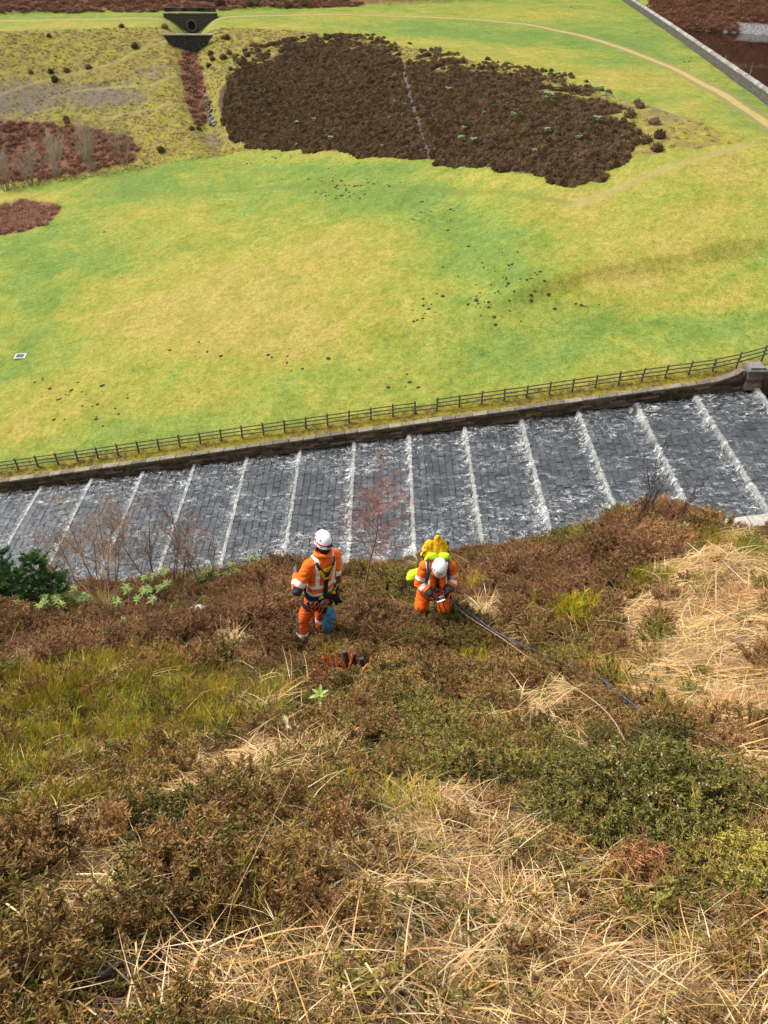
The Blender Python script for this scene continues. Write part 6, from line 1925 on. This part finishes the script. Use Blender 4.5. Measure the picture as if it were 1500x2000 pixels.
# ------------------------------------------------------------------ the cut stump, sticks, rocks
M_RAW = plain('split_orange_wood', (0.60, 0.20, 0.06), .7, .3, 0, .5, 30, .4, 90, .003)
M_CHAR = plain('dark_wet_bark', (0.030, 0.023, 0.019), .6, .4, 0, .5, 20, .6, 60, .006)
M_LOG = plain('grey_log_bark', (0.11, 0.085, 0.065), .8, .3, 0, .5, 16, .6, 60, .006)
M_LOGEND = plain('sawn_log_end', (0.06, 0.056, 0.055), .7, .3, 0, .3, 30)
rr_ = random.Random(31)
sp_ = on_near(680, 1318)
CLEAR += [(sp_[0], sp_[1], .42), (sp_[0], sp_[1] - .3, .40), (sp_[0], sp_[1] - .6, .30)]
st = empty('cut_stump', tuple(map(float, sp_)), 'freshly cut shrub stump with split orange stubs and dark log ends', 'stump')
for i in range(64):
    a = rr_.uniform(0, 6.28); r_ = .25 * math.sqrt(rr_.random()); x, y = math.cos(a) * r_ * 1.25 - .03, math.sin(a) * r_ * .8
    L = rr_.uniform(.13, .32) * (1.15 if i % 7 == 0 else .85); w = rr_.uniform(.007, .015)
    d = Vector((x * 1.6 + rr_.uniform(-.25, .25), y * .9 - .1 + rr_.uniform(-.2, .2), 1)).normalized()
    mb = MB(); p = Vector((x, y, -.01)); e = p + d * L
    mb.tube([p, p + d * L * .6, e - d * .02, e + Vector((rr_.uniform(-.008, .008), 0, .012))], [w, w * .9, w * .8, w * .15], 5)
    mb.obj('stub', M_RAW if rr_.random() < .8 else M_CHAR, st)
for (x, y, dx, dz, L, w) in ((.05, .12, .05, 1, .19, .026), (.13, .09, .05, 1, .15, .026), (.24, .05, .85, .5, .28, .024), (.0, .14, -.2, 1, .20, .026), (-.02, 0.12, -.9, .15, .3, .02)):
    mb = MB(); p = Vector((x, y, -.02)); d = Vector((dx, .1, dz)).normalized(); mb.tube([p, p + d * L * .5, p + d * L], [w * 1.1, w, w], 9); o = mb.obj('log_stub', M_CHAR, st)
    mb = MB(); mb.tube([p + d * (L + .001), p + d * (L + .004)], [w * .93, w * .9], 9); mb.obj('cut_face', M_LOGEND, o)
for i in range(26):
    a = rr_.uniform(0, 6.28); r_ = rr_.uniform(.08, .34); p = Vector((math.cos(a) * r_ * 1.2, math.sin(a) * r_ - .08, 0)); p.z = float(near_ground(sp_[0] + p.x, sp_[1] + p.y)) - sp_[2] + rr_.uniform(.01, .06)
    b_ = rr_.uniform(-.6, .6); L = rr_.uniform(.08, .22); mb = MB(); mb.tube([p, p + Vector((math.cos(b_) * L, math.sin(b_) * L, rr_.uniform(-.06, .06)))], [.006, .004], 5); mb.obj('chip', rr_.choice([M_CHAR, M_LOG, M_RAW]), st)
def stick(name, label, pix, rad, mat, lift=.03, cat='stick', smoothp=True):
    P = [Vector(map(float, on_near(u, v))) for u, v in pix]
    o0 = P[0].copy(); mb = MB(); Q = []
    for i in range(len(P) - 1):
        for t in (0, .33, .66): Q.append(P[i].lerp(P[i + 1], t) - o0 + Vector((rr_.uniform(-.006, .006), rr_.uniform(-.006, .006), lift + rr_.uniform(-.005, .008))))
    Q.append(P[-1] - o0 + Vector((0, 0, lift)))
    for q in Q[::2]: CLEAR.append((q.x + o0.x, q.y + o0.y - .05, .13))
    n = len(Q); mb.tube(Q, [rad * (1 - .35 * i / n) * rr_.uniform(.88, 1.12) for i in range(n)], 9)
    o = mb.obj(name, mat, None, True); o.location = o0
    return tag(o, label, cat)
stick('charred_stick', 'black charred stick lying on moss near the bottom of the slope', [(207, 1936), (240, 1918), (290, 1906), (318, 1890), (352, 1876)], .011, M_CHAR, .09)
stick('dead_branch', 'thick grey crooked branch lying in the heather below the pale rope', [(878, 1420), (900, 1432), (928, 1412)], .028, M_LOG, .04)
stick('dead_branch', 'thin broken brown end sticking out past the thick grey branch', [(920, 1428), (955, 1412)], .016, M_LOG, .04)
stick('dead_branch', 'pale bleached stick across the heather beside the mossy stone', [(1012, 1420), (1075, 1412)], .008, plain('bleached_stick', (.42, .33, .22), .8), .10)
stick('bent_branch', 'pale peeled stick curving out of the heather above the straw', [(1208, 1408), (1240, 1372), (1262, 1350)], .006, plain('peeled_stick', (.38, .29, .19), .8), .06)
def stub(name, label, u, v, d, L, w, mat, cat='stump'):
    p = Vector(map(float, on_near(u, v))); d = Vector(d).normalized()
    CLEAR.append((p.x, p.y - .06, .17))
    t = empty(name, tuple(p), label, cat)
    mb = MB(); mb.tube([(0, 0, -.05), d * L * .35, d * L * .7 + Vector((.005, 0, 0)), d * L], [w * 1.15, w, w * .95, w], 10); mb.obj('stem', mat, t, True)
    mb = MB(); mb.tube([d * (L + .001), d * (L + .005)], [w * .92, w * .85], 10); mb.obj('cut_face', M_LOGEND, t)
stub('sawn_stub', 'grey sawn branch stub standing in the heather beside the bright green tuft', 858, 1296, (-.45, .1, 1), .17, .028, M_LOG)
stub('burnt_stub', 'black burnt stub leaning left at the edge of the green shoots', 393, 1336, (-.75, .1, .55), .13, .018, M_CHAR)
stub('burnt_stub', 'short upright black burnt stub at the edge of the green shoots', 417, 1334, (.02, 0, 1), .13, .015, M_CHAR)
stub('burnt_stub', 'thick black burnt stub bent right beside the pale grass tuft', 447, 1328, (.5, .1, .9), .17, .026, M_CHAR)
stub('broken_stub', 'short brown broken stub standing in the straw mat', 1394, 1292, (.1, 0, 1), .10, .010, M_CHAR)
def rock(name, label, u, v, sz, mat, seed, sink=.3, cat='rock', rz=0.0, rough=.18):
    r = random.Random(seed); mb = MB(); rr = []
    for i in range(1, 9):
        a = math.pi * i / 9
        rr.append([Vector((math.sin(a) * math.cos(q) * sz[0] / 2, math.sin(a) * math.sin(q) * sz[1] / 2, -math.cos(a) * sz[2] / 2)) for q in np.linspace(0, 6.283, 14, endpoint=False)])
    for ring in rr:
        for p in ring:
            k_ = 1 + rough * (mnoise.noise(p * (3.0 / max(sz)) + Vector((seed * 3.1, 0, 0))) * 1.4 + .5 * mnoise.noise(p * (9 / max(sz)) + Vector((seed, 5, 0))))
            p *= k_
            for ax in range(3):
                lim = sz[ax] * .40
                if abs(p[ax]) > lim: p[ax] = math.copysign(lim + (abs(p[ax]) - lim) * .35, p[ax])
    mb.rings(rr)
    p = Vector(map(float, on_near(u, v)))
    CLEAR.append((p.x, p.y - .06, max(sz[0], sz[1]) * .42 + .03))
    o = mb.obj(name, mat, None, False); o.location = p + Vector((0, 0, sz[2] * (.5 - sink))); nn = Vector(slope_normal(np.array([p.x]), np.array([p.y]))[0])
    o.rotation_euler = (Vector((0, 0, 1)).rotation_difference(nn.lerp(Vector((0, 0, 1)), .4)).to_matrix() @ Matrix.Rotation(rz, 3, 'Z')).to_euler()
    return tag(o, label, cat)
M_SLATE = stone_mat('wet_grey_rock', (0.08, 0.085, 0.09), (0.20, 0.205, 0.21), (0.62, 0.62, 0.62), 0.0, 14.0, .25)
M_BROWNROCK = stone_mat('brown_rock', (0.03, 0.02, 0.014), (0.075, 0.052, 0.036), (0.17, 0.13, 0.10), .1, 9, .7)
M_MOSSROCK = stone_mat('mossy_rock', (0.06, 0.055, 0.05), (0.16, 0.15, 0.13), (0.30, 0.29, 0.26), 1.0, 9, .8)
rock('grey_rock', 'shiny wet grey rock face showing through the straw mat', 1240, 1240, (.34, .28, .16), M_SLATE, 3, .35)
rock('brown_rock', 'dark brown rock at the edge of the straw mat near the picture edge', 1452, 1262, (.26, .2, .12), M_BROWNROCK, 5, .3)
rock('mossy_stone', 'small stone capped with yellow moss beside the end of the pale rope', 1085, 1392, (.16, .13, .13), M_MOSSROCK, 7, .2)
rock('foreground_stone', 'pointed grey and orange stone at the very bottom of the picture', 404, 1992, (.075, .065, .085), M_BROWNROCK, 9, .15)
rock('pale_stone', 'small pale lichened stone lying in the brown heather on the left', 392, 1200, (.40, .22, .2), M_SLAB, 11, .2)
rock('pale_stone', 'small pinkish stone beside the scraped earth above the burnt stubs', 372, 1258, (.20, .15, .1), plain('pink_stone', (.36, .27, .25), .8), 12, .25)
rock('flat_stone', 'flat dull brown stone sunk in the bare patch beside the grey tussock', 432, 1243, (.36, .26, .12), plain('dun_stone', (.20, .15, .12), .9), 13, .3)

# ------------------------------------------------------------------ the two ropes running up the slope
def rope(name, label, pts, rad, mat, fleck=None):
    P = [Vector(p) for p in pts]; Q = []
    for i in range(len(P) - 1):
        a, b_, c_, d_ = P[max(i - 1, 0)], P[i], P[i + 1], P[min(i + 2, len(P) - 1)]
        for t in np.linspace(0, 1, 12, endpoint=False):
            t = float(t); Q.append(.5 * ((2 * b_) + (c_ - a) * t + (2 * a - 5 * b_ + 4 * c_ - d_) * t * t + (3 * b_ - a - 3 * c_ + d_) * t ** 3))
    Q.append(P[-1]); mb = MB(); mb.tube(Q, rad, 7)
    return tag(mb.obj(name, mat, None, True), label, 'rope')
k = N('blue_kernmantle'); f = k.noise(90, 2, .5, k.objc()); k.color(k.ramp(f, [(.35, (0.022, 0.032, 0.07)), (.6, (0.05, 0.075, 0.15)), (.68, (.24, .26, .30))])); k.set(.7, .3); M_ROPEB = k.m
k = N('tan_kernmantle'); f = k.noise(90, 2, .5, k.objc()); k.color(k.ramp(f, [(.4, (0.22, 0.14, 0.09)), (.62, (0.40, 0.28, 0.20))])); k.set(.7, .3); M_ROPET = k.m
def gp(u, v, lift): return np.array(on_near(u, v)) + np.array([0, 0, lift])
for u_, v_ in ((1035, 1290), (1062, 1301), (1090, 1312), (1120, 1322), (1155, 1335), (1175, 1350), (1195, 1362), (1218, 1382), (1240, 1400), (1000, 1278), (1045, 1315), (1075, 1338), (1105, 1360), (1145, 1392)):
    q_ = on_near(u_, v_); CLEAR.append((q_[0], q_[1] - .04, .09))
hd = G2 + Vector((.17, -.30, .97)) * S2
BR = [(908, 1184), (965, 1225), (1035, 1258), (1090, 1285), (1155, 1312), (1195, 1345), (1240, 1382)]
rope('blue_rope', 'dark blue climbing rope running from the bent worker up across the straw', [hd] + [gp(u_, v_ + 46 * .36 / .36, .34 - .02 * i_) for i_, (u_, v_) in enumerate(BR)] + [gp(1275, 1470, .15), gp(1310, 1520, .05)], .0072, M_ROPEB)
TR = [(905, 1190), (975, 1236), (1040, 1285), (1100, 1330), (1145, 1362), (1182, 1396)]
rope('tan_rope', 'thin tan climbing rope running beside the blue one from the bent worker', [hd + Vector((.01, 0, -.02))] + [gp(u_, v_ + 46, .33 - .02 * i_) for i_, (u_, v_) in enumerate(TR)] + [gp(1215, 1475, .12), gp(1235, 1510, .04)], .0048, M_ROPET)

# ------------------------------------------------------------------ plants that stand out on the near slope
def clump(name, label, cat, u, v, protos, mat, n, spread, smin, smax, sq=.7, group=None, tint=(1, 1, 1), seed=0):
    r = random.Random(seed + int(u)); p = Vector(map(float, on_near(u, v))); mb = MB()
    for i in range(n):
        a = r.uniform(0, 6.28); q = math.sqrt(r.random()) * spread
        x, y = math.cos(a) * q, math.sin(a) * q * sq
        z = float(near_ground(p.x + x, p.y + y)) - p.z
        g = r.uniform(.75, 1.25)
        s = r.uniform(smin, smax) * (1.1 - .45 * q / max(spread, .01))
        mb.merge(r.choice(protos), Matrix.LocRotScale(Vector((x, y, z)), Euler((r.uniform(-.2, .2) - .1 + .4 * y / max(spread, .1), r.uniform(-.2, .2) + .4 * x / max(spread, .1), r.uniform(0, 6.28))), Vector((s, s, s))), tuple(c * g for c in tint))
    o = mb.obj(name, mat); o.location = p
    CLEAR.append((p.x, p.y, spread * .8))
    return tag(o, label, cat, group)
HB, HR, HG, HO = [[m for m, _, _ in heath_protos[a:b]] for a, b in ((0, 4), (4, 7), (7, 10), (10, 13))]
GB = [m for m, _, _ in green_protos[:4]]; GG = [m for m, _, _ in green_protos[4:]]
ST = [m for m, _, _ in straw_protos[:4]]
clump('heather_bush', 'big dark green heather bush with pale seed heads on top below the rope ends', 'heather', 1250, 1590, HG + HG + HG + HO, M_HEATH, 52, .52, 1.0, 1.45)
clump('heather_bush', 'light green heather bush over bare red stems at the lower right edge', 'heather', 1420, 1735, [m for m in HG + HO], M_HEATH, 16, .26, .75, 1.0, .7, None, (1.5, 1.55, 1.2))
clump('heather_bush', 'dark green heather bush between the two mats of straw', 'heather', 365, 1660, HG, M_HEATH, 10, .17, .8, 1.0)
clump('heather_bush', 'rust brown dead heather beside the light green bush', 'heather', 1255, 1745, HR + HB, M_HEATH, 7, .12, .7, .9, .7, None, (1.05, 1.0, .9))
clump('heather_bush', 'tall reddish heather bush on the crest of the shoulder before the spillway', 'heather', 1285, 1085, HR, M_HEATH, 34, .42, 1.3, 1.9, .6, None, (1.15, 1.05, 1.0))
clump('heather_bush', 'reddish heather bush on the shoulder left of the dark saplings', 'heather', 1185, 1092, HR + HB, M_HEATH, 26, .42, 1.2, 1.7, .6)
clump('heather_bush', 'low brown heather mound just above the bright bilberry tuft', 'heather', 1120, 1118, HR + HB, M_HEATH, 22, .40, 1.0, 1.5, .6)
clump('grass_tuft', 'upright yellow green grass on the brow under the pale coping', 'grass', 1372, 1075, GB + GG, M_BLADE, 16, .34, 1.0, 1.5, .6, None, (1.3, 1.3, 1.1))
clump('grass_tuft', 'upright green grass on the brow at the picture edge below the coping', 'grass', 1475, 1092, GB + GG, M_BLADE, 10, .26, .9, 1.3, .6, None, (1.0, 1.15, 1.0))
clump('heather_bush', 'purple brown heather bush between the two workers', 'heather', 725, 1228, HR, M_HEATH, 34, .42, 1.2, 1.7)
clump('heather_bush', 'grey brown heather bush in front of the standing worker', 'heather', 545, 1270, HB + HR, M_HEATH, 22, .30, 1.0, 1.5)
clump('heather_bush', 'olive heather in front of the knees of the bent worker', 'heather', 815, 1268, HB + HO, M_HEATH, 22, .32, 1.0, 1.4)
clump('heather_bush', 'dark olive heather beside the lower leg of the bent worker', 'heather', 905, 1262, HO + HB, M_HEATH, 18, .28, .9, 1.3)
clump('heather_bush', 'pale grey seed tipped heather at the edge of the straw mat', 'heather', 1395, 1480, HB, M_HEATH, 12, .24, .8, 1.1, .7, None, (1.7, 1.7, 1.9))
clump('bilberry_tuft', 'bright green bilberry tuft on the shoulder below the red heather', 'bilberry', 1128, 1205, GB, M_BLADE, 14, .26, 1.1, 1.5, .7, None, (1.35, 1.3, 1.1))
clump('bilberry_tuft', 'green bilberry tuft between the blue rope and the sawn stub', 'bilberry', 930, 1300, GB, M_BLADE, 10, .19, .9, 1.2, .7, None, (1.2, 1.35, 1.1))
clump('bilberry_tuft', 'fresh light green tuft growing over the blue rope on the straw', 'bilberry', 1172, 1338, GB + GG, M_BLADE, 5, .08, .8, 1.05, .7, None, (1.15, 1.6, 1.6))
clump('bilberry_tuft', 'yellow green bilberry tuft behind the bent worker', 'bilberry', 925, 1160, GB, M_BLADE, 9, .25, 1.2, 1.5, .7, None, (1.5, 1.4, 1.2))
clump('bilberry_tuft', 'olive bilberry tuft above the straw under the lime seedling', 'bilberry', 1265, 1150, GB, M_BLADE, 14, .30, 1.0, 1.4, .7, None, (1.0, 1.05, 1.0))
clump('grass_tuft', 'light green grass tuft left of the cut orange stump', 'grass', 560, 1330, GG, M_BLADE, 8, .18, .9, 1.2, .7, None, (1.0, 1.15, 1.1))
clump('grass_tuft', 'green grass blades in the straw mat beside the mossy stone', 'grass', 1230, 1332, GG, M_BLADE, 2, .05, .7, .9, .7, None, (1.0, 1.3, 1.1))
PALE = [(0.52, 0.40, 0.20), (0.60, 0.47, 0.26), (0.44, 0.33, 0.15)]
tuf = [upright(44, .85, .008, PALE + [(0.30, 0.22, 0.09)], .12, .7, 1.0, 5) for _ in range(2)]
clump('grass_tussock', 'tall pale dead grass tuft beside the rhododendron on the left shoulder', 'grass', 220, 1215, tuf, M_STRAW, 6, .30, .9, 1.2)
clump('grass_tussock', 'pale shaggy grass tussock above the burnt stubs', 'grass', 462, 1290, [upright(60, .36, .004, [(0.36, 0.32, 0.15), (0.44, 0.36, 0.19)], .1, .9, 1.8, 4)], M_STRAW, 5, .12, .8, 1.0)
clump('grass_tussock', 'straw coloured grass tussock in the brown heather at the left', 'grass', 62, 1300, [upright(60, .34, .005, PALE, .1, 1.0, 1.8, 4)], M_STRAW, 5, .18, .9, 1.1)
clump('grass_tussock', 'orange brown rounded grass tussock at the top of the straw mat', 'grass', 1415, 1185, [upright(70, .50, .006, [(0.42, 0.27, 0.12), (0.36, 0.21, 0.09)], .14, .9, 1.9, 4)], M_STRAW, 8, .25, .8, 1.1)
tall = [upright(9, 1.15, .005, PALE, .10, .55, .5, 5) for _ in range(2)]
clump('grass_tussock', 'bushy pale tussock in the middle of the big straw mat', 'grass', 1330, 1300, [upright(60, .42, .006, PALE, .12, .9, 1.6, 4)], M_STRAW, 7, .22, .8, 1.1)
clump('grass_tussock', 'shaggy golden tussock at the picture edge low on the big straw mat', 'grass', 1450, 1400, [upright(60, .42, .006, STRAWC, .12, .9, 1.6, 4)], M_STRAW, 7, .22, .8, 1.1)
clump('tall_grass', 'tall thin bleached grass stalks leaning out over the straw mat', 'grass', 1345, 1180, tall, M_STRAW, 5, .30, .8, 1.15)
clump('tall_grass', 'long thin bleached stalks in front of the pale coping', 'grass', 1440, 1130, tall, M_STRAW, 4, .30, .7, 1.0)
mb = MB()
for i in range(16): leaf(mb, (rr_.uniform(-.07, .07), rr_.uniform(-.05, .05), rr_.uniform(.1, .3)), (rr_.uniform(-1, 1), rr_.uniform(-1, .2), rr_.uniform(-.2, .8)), (0, 0, 1), .045, .024, (.62, .10, .02))
o = mb.obj('orange_leaves', M_LEAF); o.location = Vector(map(float, on_near(1308, 1062))) + Vector((0, 0, .05)); tag(o, 'few bright orange leaves on the crest beside the tall reddish heather', 'leaves'); o['kind'] = 'stuff'
# long single straws that cross the picture
rs2 = random.Random(8)
STALKL = ['longest bleached stalk rising from the stone at the bottom to the upper left straw mat', 'bleached stalk lying across the brown heather from the straw mat under the seedling', 'straight upright stalk in the lower middle among the brown heather', 'leaning stalk in the green shoots between the burnt stubs and the seedling',
          'long thin stalk leaning over the tan rope toward the bent worker', 'thin dark stalk leaning in the brown heather left of the burnt stubs', 'tall stalk at the lower left edge of the picture', 'bleached stalk lying on the big dark green heather bush', 'stalk crossing the dark heather between the lower straw mats', 'short stalk on the middle straw mat below the dark bush',
          'stalk lying at the edge of the black peat', 'stalk hanging over the dark heather between the two upper mats', 'stalk in front of the lime seedling on the shoulder', 'stalk leaning beside the yellow green tuft behind the bent worker', 'stalk leaning left over the middle straw mat', 'stalk beside the tall pale grass tuft on the left shoulder']
STRAWS = [((400, 1975), (585, 1490)), ((590, 1500), (820, 1500)), ((695, 1640), (710, 1990)), ((530, 1330), (505, 1240)), ((1000, 1230), (840, 1030)), ((300, 1250), (330, 1330)), ((20, 1980), (45, 1740)), ((1100, 1590), (1040, 1690)), ((640, 1760), (820, 1850)), ((930, 1650), (960, 1770)),
          ((1190, 1880), (1000, 1800)), ((560, 1570), (480, 1700)), ((1320, 1120), (1300, 1020)), ((950, 1200), (860, 1100)), ((840, 1720), (770, 1600)), ((215, 1300), (200, 1210))]
for i, ((u0, v0), (u1, v1)) in enumerate(STRAWS):
    a = Vector(map(float, on_near(u0, v0))); b_ = Vector(map(float, at_depth(u1, v1, a.y + .10)))
    if (b_ - a).length > 1.4: b_ = a + (b_ - a).normalized() * 1.4
    k_ = min(1.0, .22 + .11 * float(a.y * CP - a.z * SP))
    mb = MB(); m_ = a.lerp(b_, .5) + Vector((rs2.uniform(-.04, .04), 0, .03)); mb.tube([Vector((0, 0, -.02)), m_ - a, b_ - a], [.0026 * k_, .0022 * k_, .0010 * k_], 4)
    o = mb.obj('grass_stalk', plain('bleached_stalk', (.56, .42, .24), .7) if i == 0 else o.data.materials[0], None, True); o.location = a
    tag(o, STALKL[i], 'grass stalk', 'single bleached grass stalks')

# ================================================================== things across the valley
# isolated heather bushes round the dark bank
spots = [(447, 102), (444, 74), (435, 73), (412, 104), (415, 114), (408, 127), (437, 112), (458, 110), (450, 133), (448, 152), (480, 96), (483, 107), (503, 97), (505, 107), (476, 125), (475, 117), (500, 140), (543, 85), (550, 99), (556, 81), (562, 83), (580, 86), (577, 96), (565, 100), (520, 105),
         (617, 72), (658, 88), (660, 82), (838, 106), (880, 122), (903, 121), (904, 133), (957, 133), (1012, 160), (1098, 160), (1100, 172), (1118, 175), (1122, 200), (1165, 200), (1180, 205), (1245, 200), (1250, 208), (1230, 226), (1278, 240), (1288, 266), (1283, 292), (1245, 258), (1262, 275),
         (264, 90), (60, 140), (100, 140), (130, 136), (238, 51), (96, 70), (132, 238), (130, 232), (322, 52), (108, 156), (172, 130), (375, 250), (388, 250), (315, 292)]
far_me = [m.mesh('heather_clump', M_FARH) for m, _, _ in far_heath]
for i, (u, v) in enumerate(spots):
    p = on_valley(u, v + 3); s = rr_.uniform(.9, 1.6) * (1.0 if (u, v) in ((1288, 266), (1283, 292), (264, 90), (130, 232)) else 1)
    o = share('heather_clump', far_me[i % 5], None, tuple(map(float, p)), (0, 0, rr_.uniform(0, 6.28)), (s, s, s * rr_.uniform(.8, 1.1)))
    tag(o, 'rounded dark heather clump standing alone on the yellow grass of the embankment', 'heather', 'lone heather clumps on the embankment')
# young rhododendrons dotted through the heather bank
dots = [(770, 155, 1.1), (875, 184, 1.3), (1070, 203, 1.9), (1088, 184, 1.4), (1167, 193, 2.0), (1180, 205, 1.8), (900, 281, 1.4), (925, 282, 1.1), (1002, 232, 1.1), (1068, 264, 1.2), (906, 258, 1.0), (646, 276, 1.1), (613, 240, 1.1), (580, 245, 1.0), (746, 290, .8), (770, 201, .7), (790, 210, .9), (945, 225, .8), (1129, 277, 1.0), (1164, 247, 1.5), (1044, 300, .8), (580, 287, .8), (760, 233, .6), (610, 166, .6), (802, 255, .6)]
ym = []
for i in range(3):
    mb = MB(); r = random.Random(90 + i)
    for j in range(9): rosette(mb, Vector((r.uniform(-.25, .25), r.uniform(-.25, .25), r.uniform(.55, .95))), r, 7, .26, .10, [(0.22, 0.33, 0.10), (0.30, 0.40, 0.14), (0.14, 0.25, 0.07)])
    ym.append(mb.mesh('young_rhododendron', M_LEAF))
for i, (u, v, s) in enumerate(dots):
    p = on_valley(u, v + 2); s *= .95
    o = share('young_rhododendron', ym[i % 3], None, tuple(map(float, p)), (0, 0, rr_.uniform(0, 6.28)), (s, s, s))
    tag(o, 'small pale green young rhododendron showing in the dark heather bank', 'plant', 'young rhododendrons in the heather bank')
# mole hills
M_MOLE = plain('molehill_soil', (0.045, 0.034, 0.025), .95, .1, 0, .4, 5)
mole_me = []
for i in range(4):
    r = random.Random(60 + i); mb = MB(); rings_ = []
    for h_, k_ in ((-.04, 1.0), (.04, .88), (.10, .62), (.135, .3), (.14, .05)): rings_.append([Vector((k_ * .24 * math.cos(q) * r.uniform(.85, 1.15), k_ * .24 * math.sin(q) * r.uniform(.85, 1.15), h_)) for q in np.linspace(0, 6.283, 9, endpoint=False)])
    mb.rings(rings_); mole_me.append(mb.mesh('molehill', M_MOLE))
CL = [(690, 372, 75, 22, 62), (640, 350, 110, 35, 22), (860, 420, 50, 45, 16), (900, 480, 40, 70, 12), (1000, 540, 60, 45, 34), (940, 590, 130, 35, 40), (830, 620, 40, 12, 8), (170, 780, 85, 45, 32), (75, 750, 20, 14, 6), (380, 680, 60, 12, 7), (560, 690, 60, 10, 5),
      (1290, 790 - 60, 60, 40, 8), (1070, 30, 45, 12, 24), (1110, 18, 50, 8, 14), (1245, 60, 18, 8, 12), (1290, 108, 12, 4, 4), (1345, 120, 22, 10, 10), (120, 445, 40, 8, 9), (540, 312, 50, 12, 18), (230, 540, 20, 8, 3), (800, 760, 60, 10, 5), (700, 720, 120, 14, 8), (1150, 590, 30, 20, 6)]
i = 0; rm = random.Random(12)
for (cx, cy, rx, ry, n) in CL:
    for j in range(int(n * .80)):
        u, v = rm.gauss(cx, rx * .55), rm.gauss(cy, ry * .55)
        if not (0 < u < 1500): continue
        p = on_valley(u, v)
        if p[1] < 58: continue
        s = rm.choice([rm.uniform(.4, .7), rm.uniform(.6, 1.15)])
        o = share('molehill', mole_me[i % 4], None, tuple(map(float, p)), (0, 0, rm.uniform(0, 6.28)), (s * rm.uniform(.8, 1.4), s * .85, s * rm.uniform(.4, .8))); i += 1
        tag(o, 'small dark molehill of fresh soil in the meadow grass', 'molehill', 'molehills scattered over the meadow')
# bare willows beside the bracken
GW = 'bare willows below the bracken'
for (u, v, h, seed, lab, sp) in ((12, 372, 5.0, 1, 'bare grey willow bush at the picture edge above the bracken island', .5), (60, 362, 4.4, 6, 'low bare grey willow bush next to the one at the picture edge', .55), (112, 350, 5.6, 2, 'middle bare grey willow bush in front of the rust red bracken', .5), (178, 338, 6.4, 3, 'tall vase shaped bare grey willow in front of the rust red bracken', .42), (246, 330, 5.6, 4, 'open bare grey willow with forked trunk at the bracken edge', .5)):
    bare_tree('willow', lab, 'tree', on_valley(u, v), h * 1.45, 100 + seed, sp, 14 if seed != 4 else 5, 3 if seed != 4 else 3, 7, .06, (0.40, 0.33, 0.25), plain('willow_bark', (.26, .22, .18), .8) if seed == 1 else bpy.data.materials['willow_bark'], GW, (0, 0, 0), 1.0)
# birches on the far shore, mirrored in the lake
M_WBARK = plain('white_birch_bark', (0.62, 0.58, 0.53), .7, .3, 0, .3, 2.0)
bm_ = MB(); bm_.tube([(0, 0, -.3), (.1, 0, 3), (.05, .1, 6), (.2, .1, 9)], [.13, .11, .08, .03], 7); bt_me = bm_.mesh('trunk', M_WBARK, True)
cm_ = MB(); twigs(cm_, 7, 3.6, .6, 3, 2, .03, 7, (0.12, 0.06, 0.055)); cm_.v = [(x, y, z + 5.4) for x, y, z in cm_.v]; bcr_me = cm_.mesh('crown', M_TWIG)
rb2 = random.Random(4)
for i in range(24):
    x = 80 + rb2.uniform(0, 42); y = 212 + rb2.uniform(0, 26)
    t = empty('birch', (x, y, float(valley(x, y))), 'white stemmed bare birch on the bracken slope across the reservoir', 'tree', 'birches across the reservoir', rb2.uniform(0, 6.28))
    t.rotation_euler = (rb2.uniform(-.08, .08), rb2.uniform(-.08, .08), rb2.uniform(0, 6.28))
    t.scale = (rb2.uniform(.7, 1.0),) * 3
    share('trunk', bt_me, t); o = share('crown', bcr_me, t); o['kind'] = 'stuff'
# stones of the gully
M_GST = stone_mat('gully_stone', (0.05, 0.045, 0.04), (0.16, 0.15, 0.135), (0.42, 0.40, 0.37), .2, 3)
mb = MB(); rg_ = random.Random(2)
for i in range(46):
    t = rg_.random(); u, v = 400 + 16 * t + rg_.gauss(0, 3), 185 + 62 * t
    p = on_valley(u, v); s = rg_.uniform(.35, .9); g = rg_.choice([.4, .8, 1.3, 1.8])
    mb.box((p[0], p[1], p[2] + .1), (s, s * .7, s * .6), Euler((rg_.uniform(-.4, .4), rg_.uniform(-.4, .4), rg_.uniform(0, 3))).to_matrix(), (g, g, g), 0, .06)
o = mb.obj('gully_stones', M_GST); tag(o, 'tumbled pale stones along the edge of the red gully', kind='stuff')
# the grass covered valley bushes at the bracken edge
mb2_ = [(560, 6, 2.6), (595, 4, 2.2), (430, 4, 2.4), (488, 5, 1.6), (500, 3, 1.6)]
for i, (u, v, s) in enumerate(mb2_):
    p = on_valley(u, v + 6)
    o = share('dark_bush', far_me[i % 5], None, tuple(map(float, p)), (0, 0, i), (s, s, s)); tag(o, ['biggest dark bush near the middle of the bracken edge beyond the track', 'second dark bush, just right of the biggest one beyond the track', 'dark bush just right of the culvert cascade', 'small dark bush midway between the cascade and the biggest bush', 'small dark bush next to the midway one beyond the track'][i], 'bush', 'dark bushes beyond the track')
grow_near(); grow_valley()
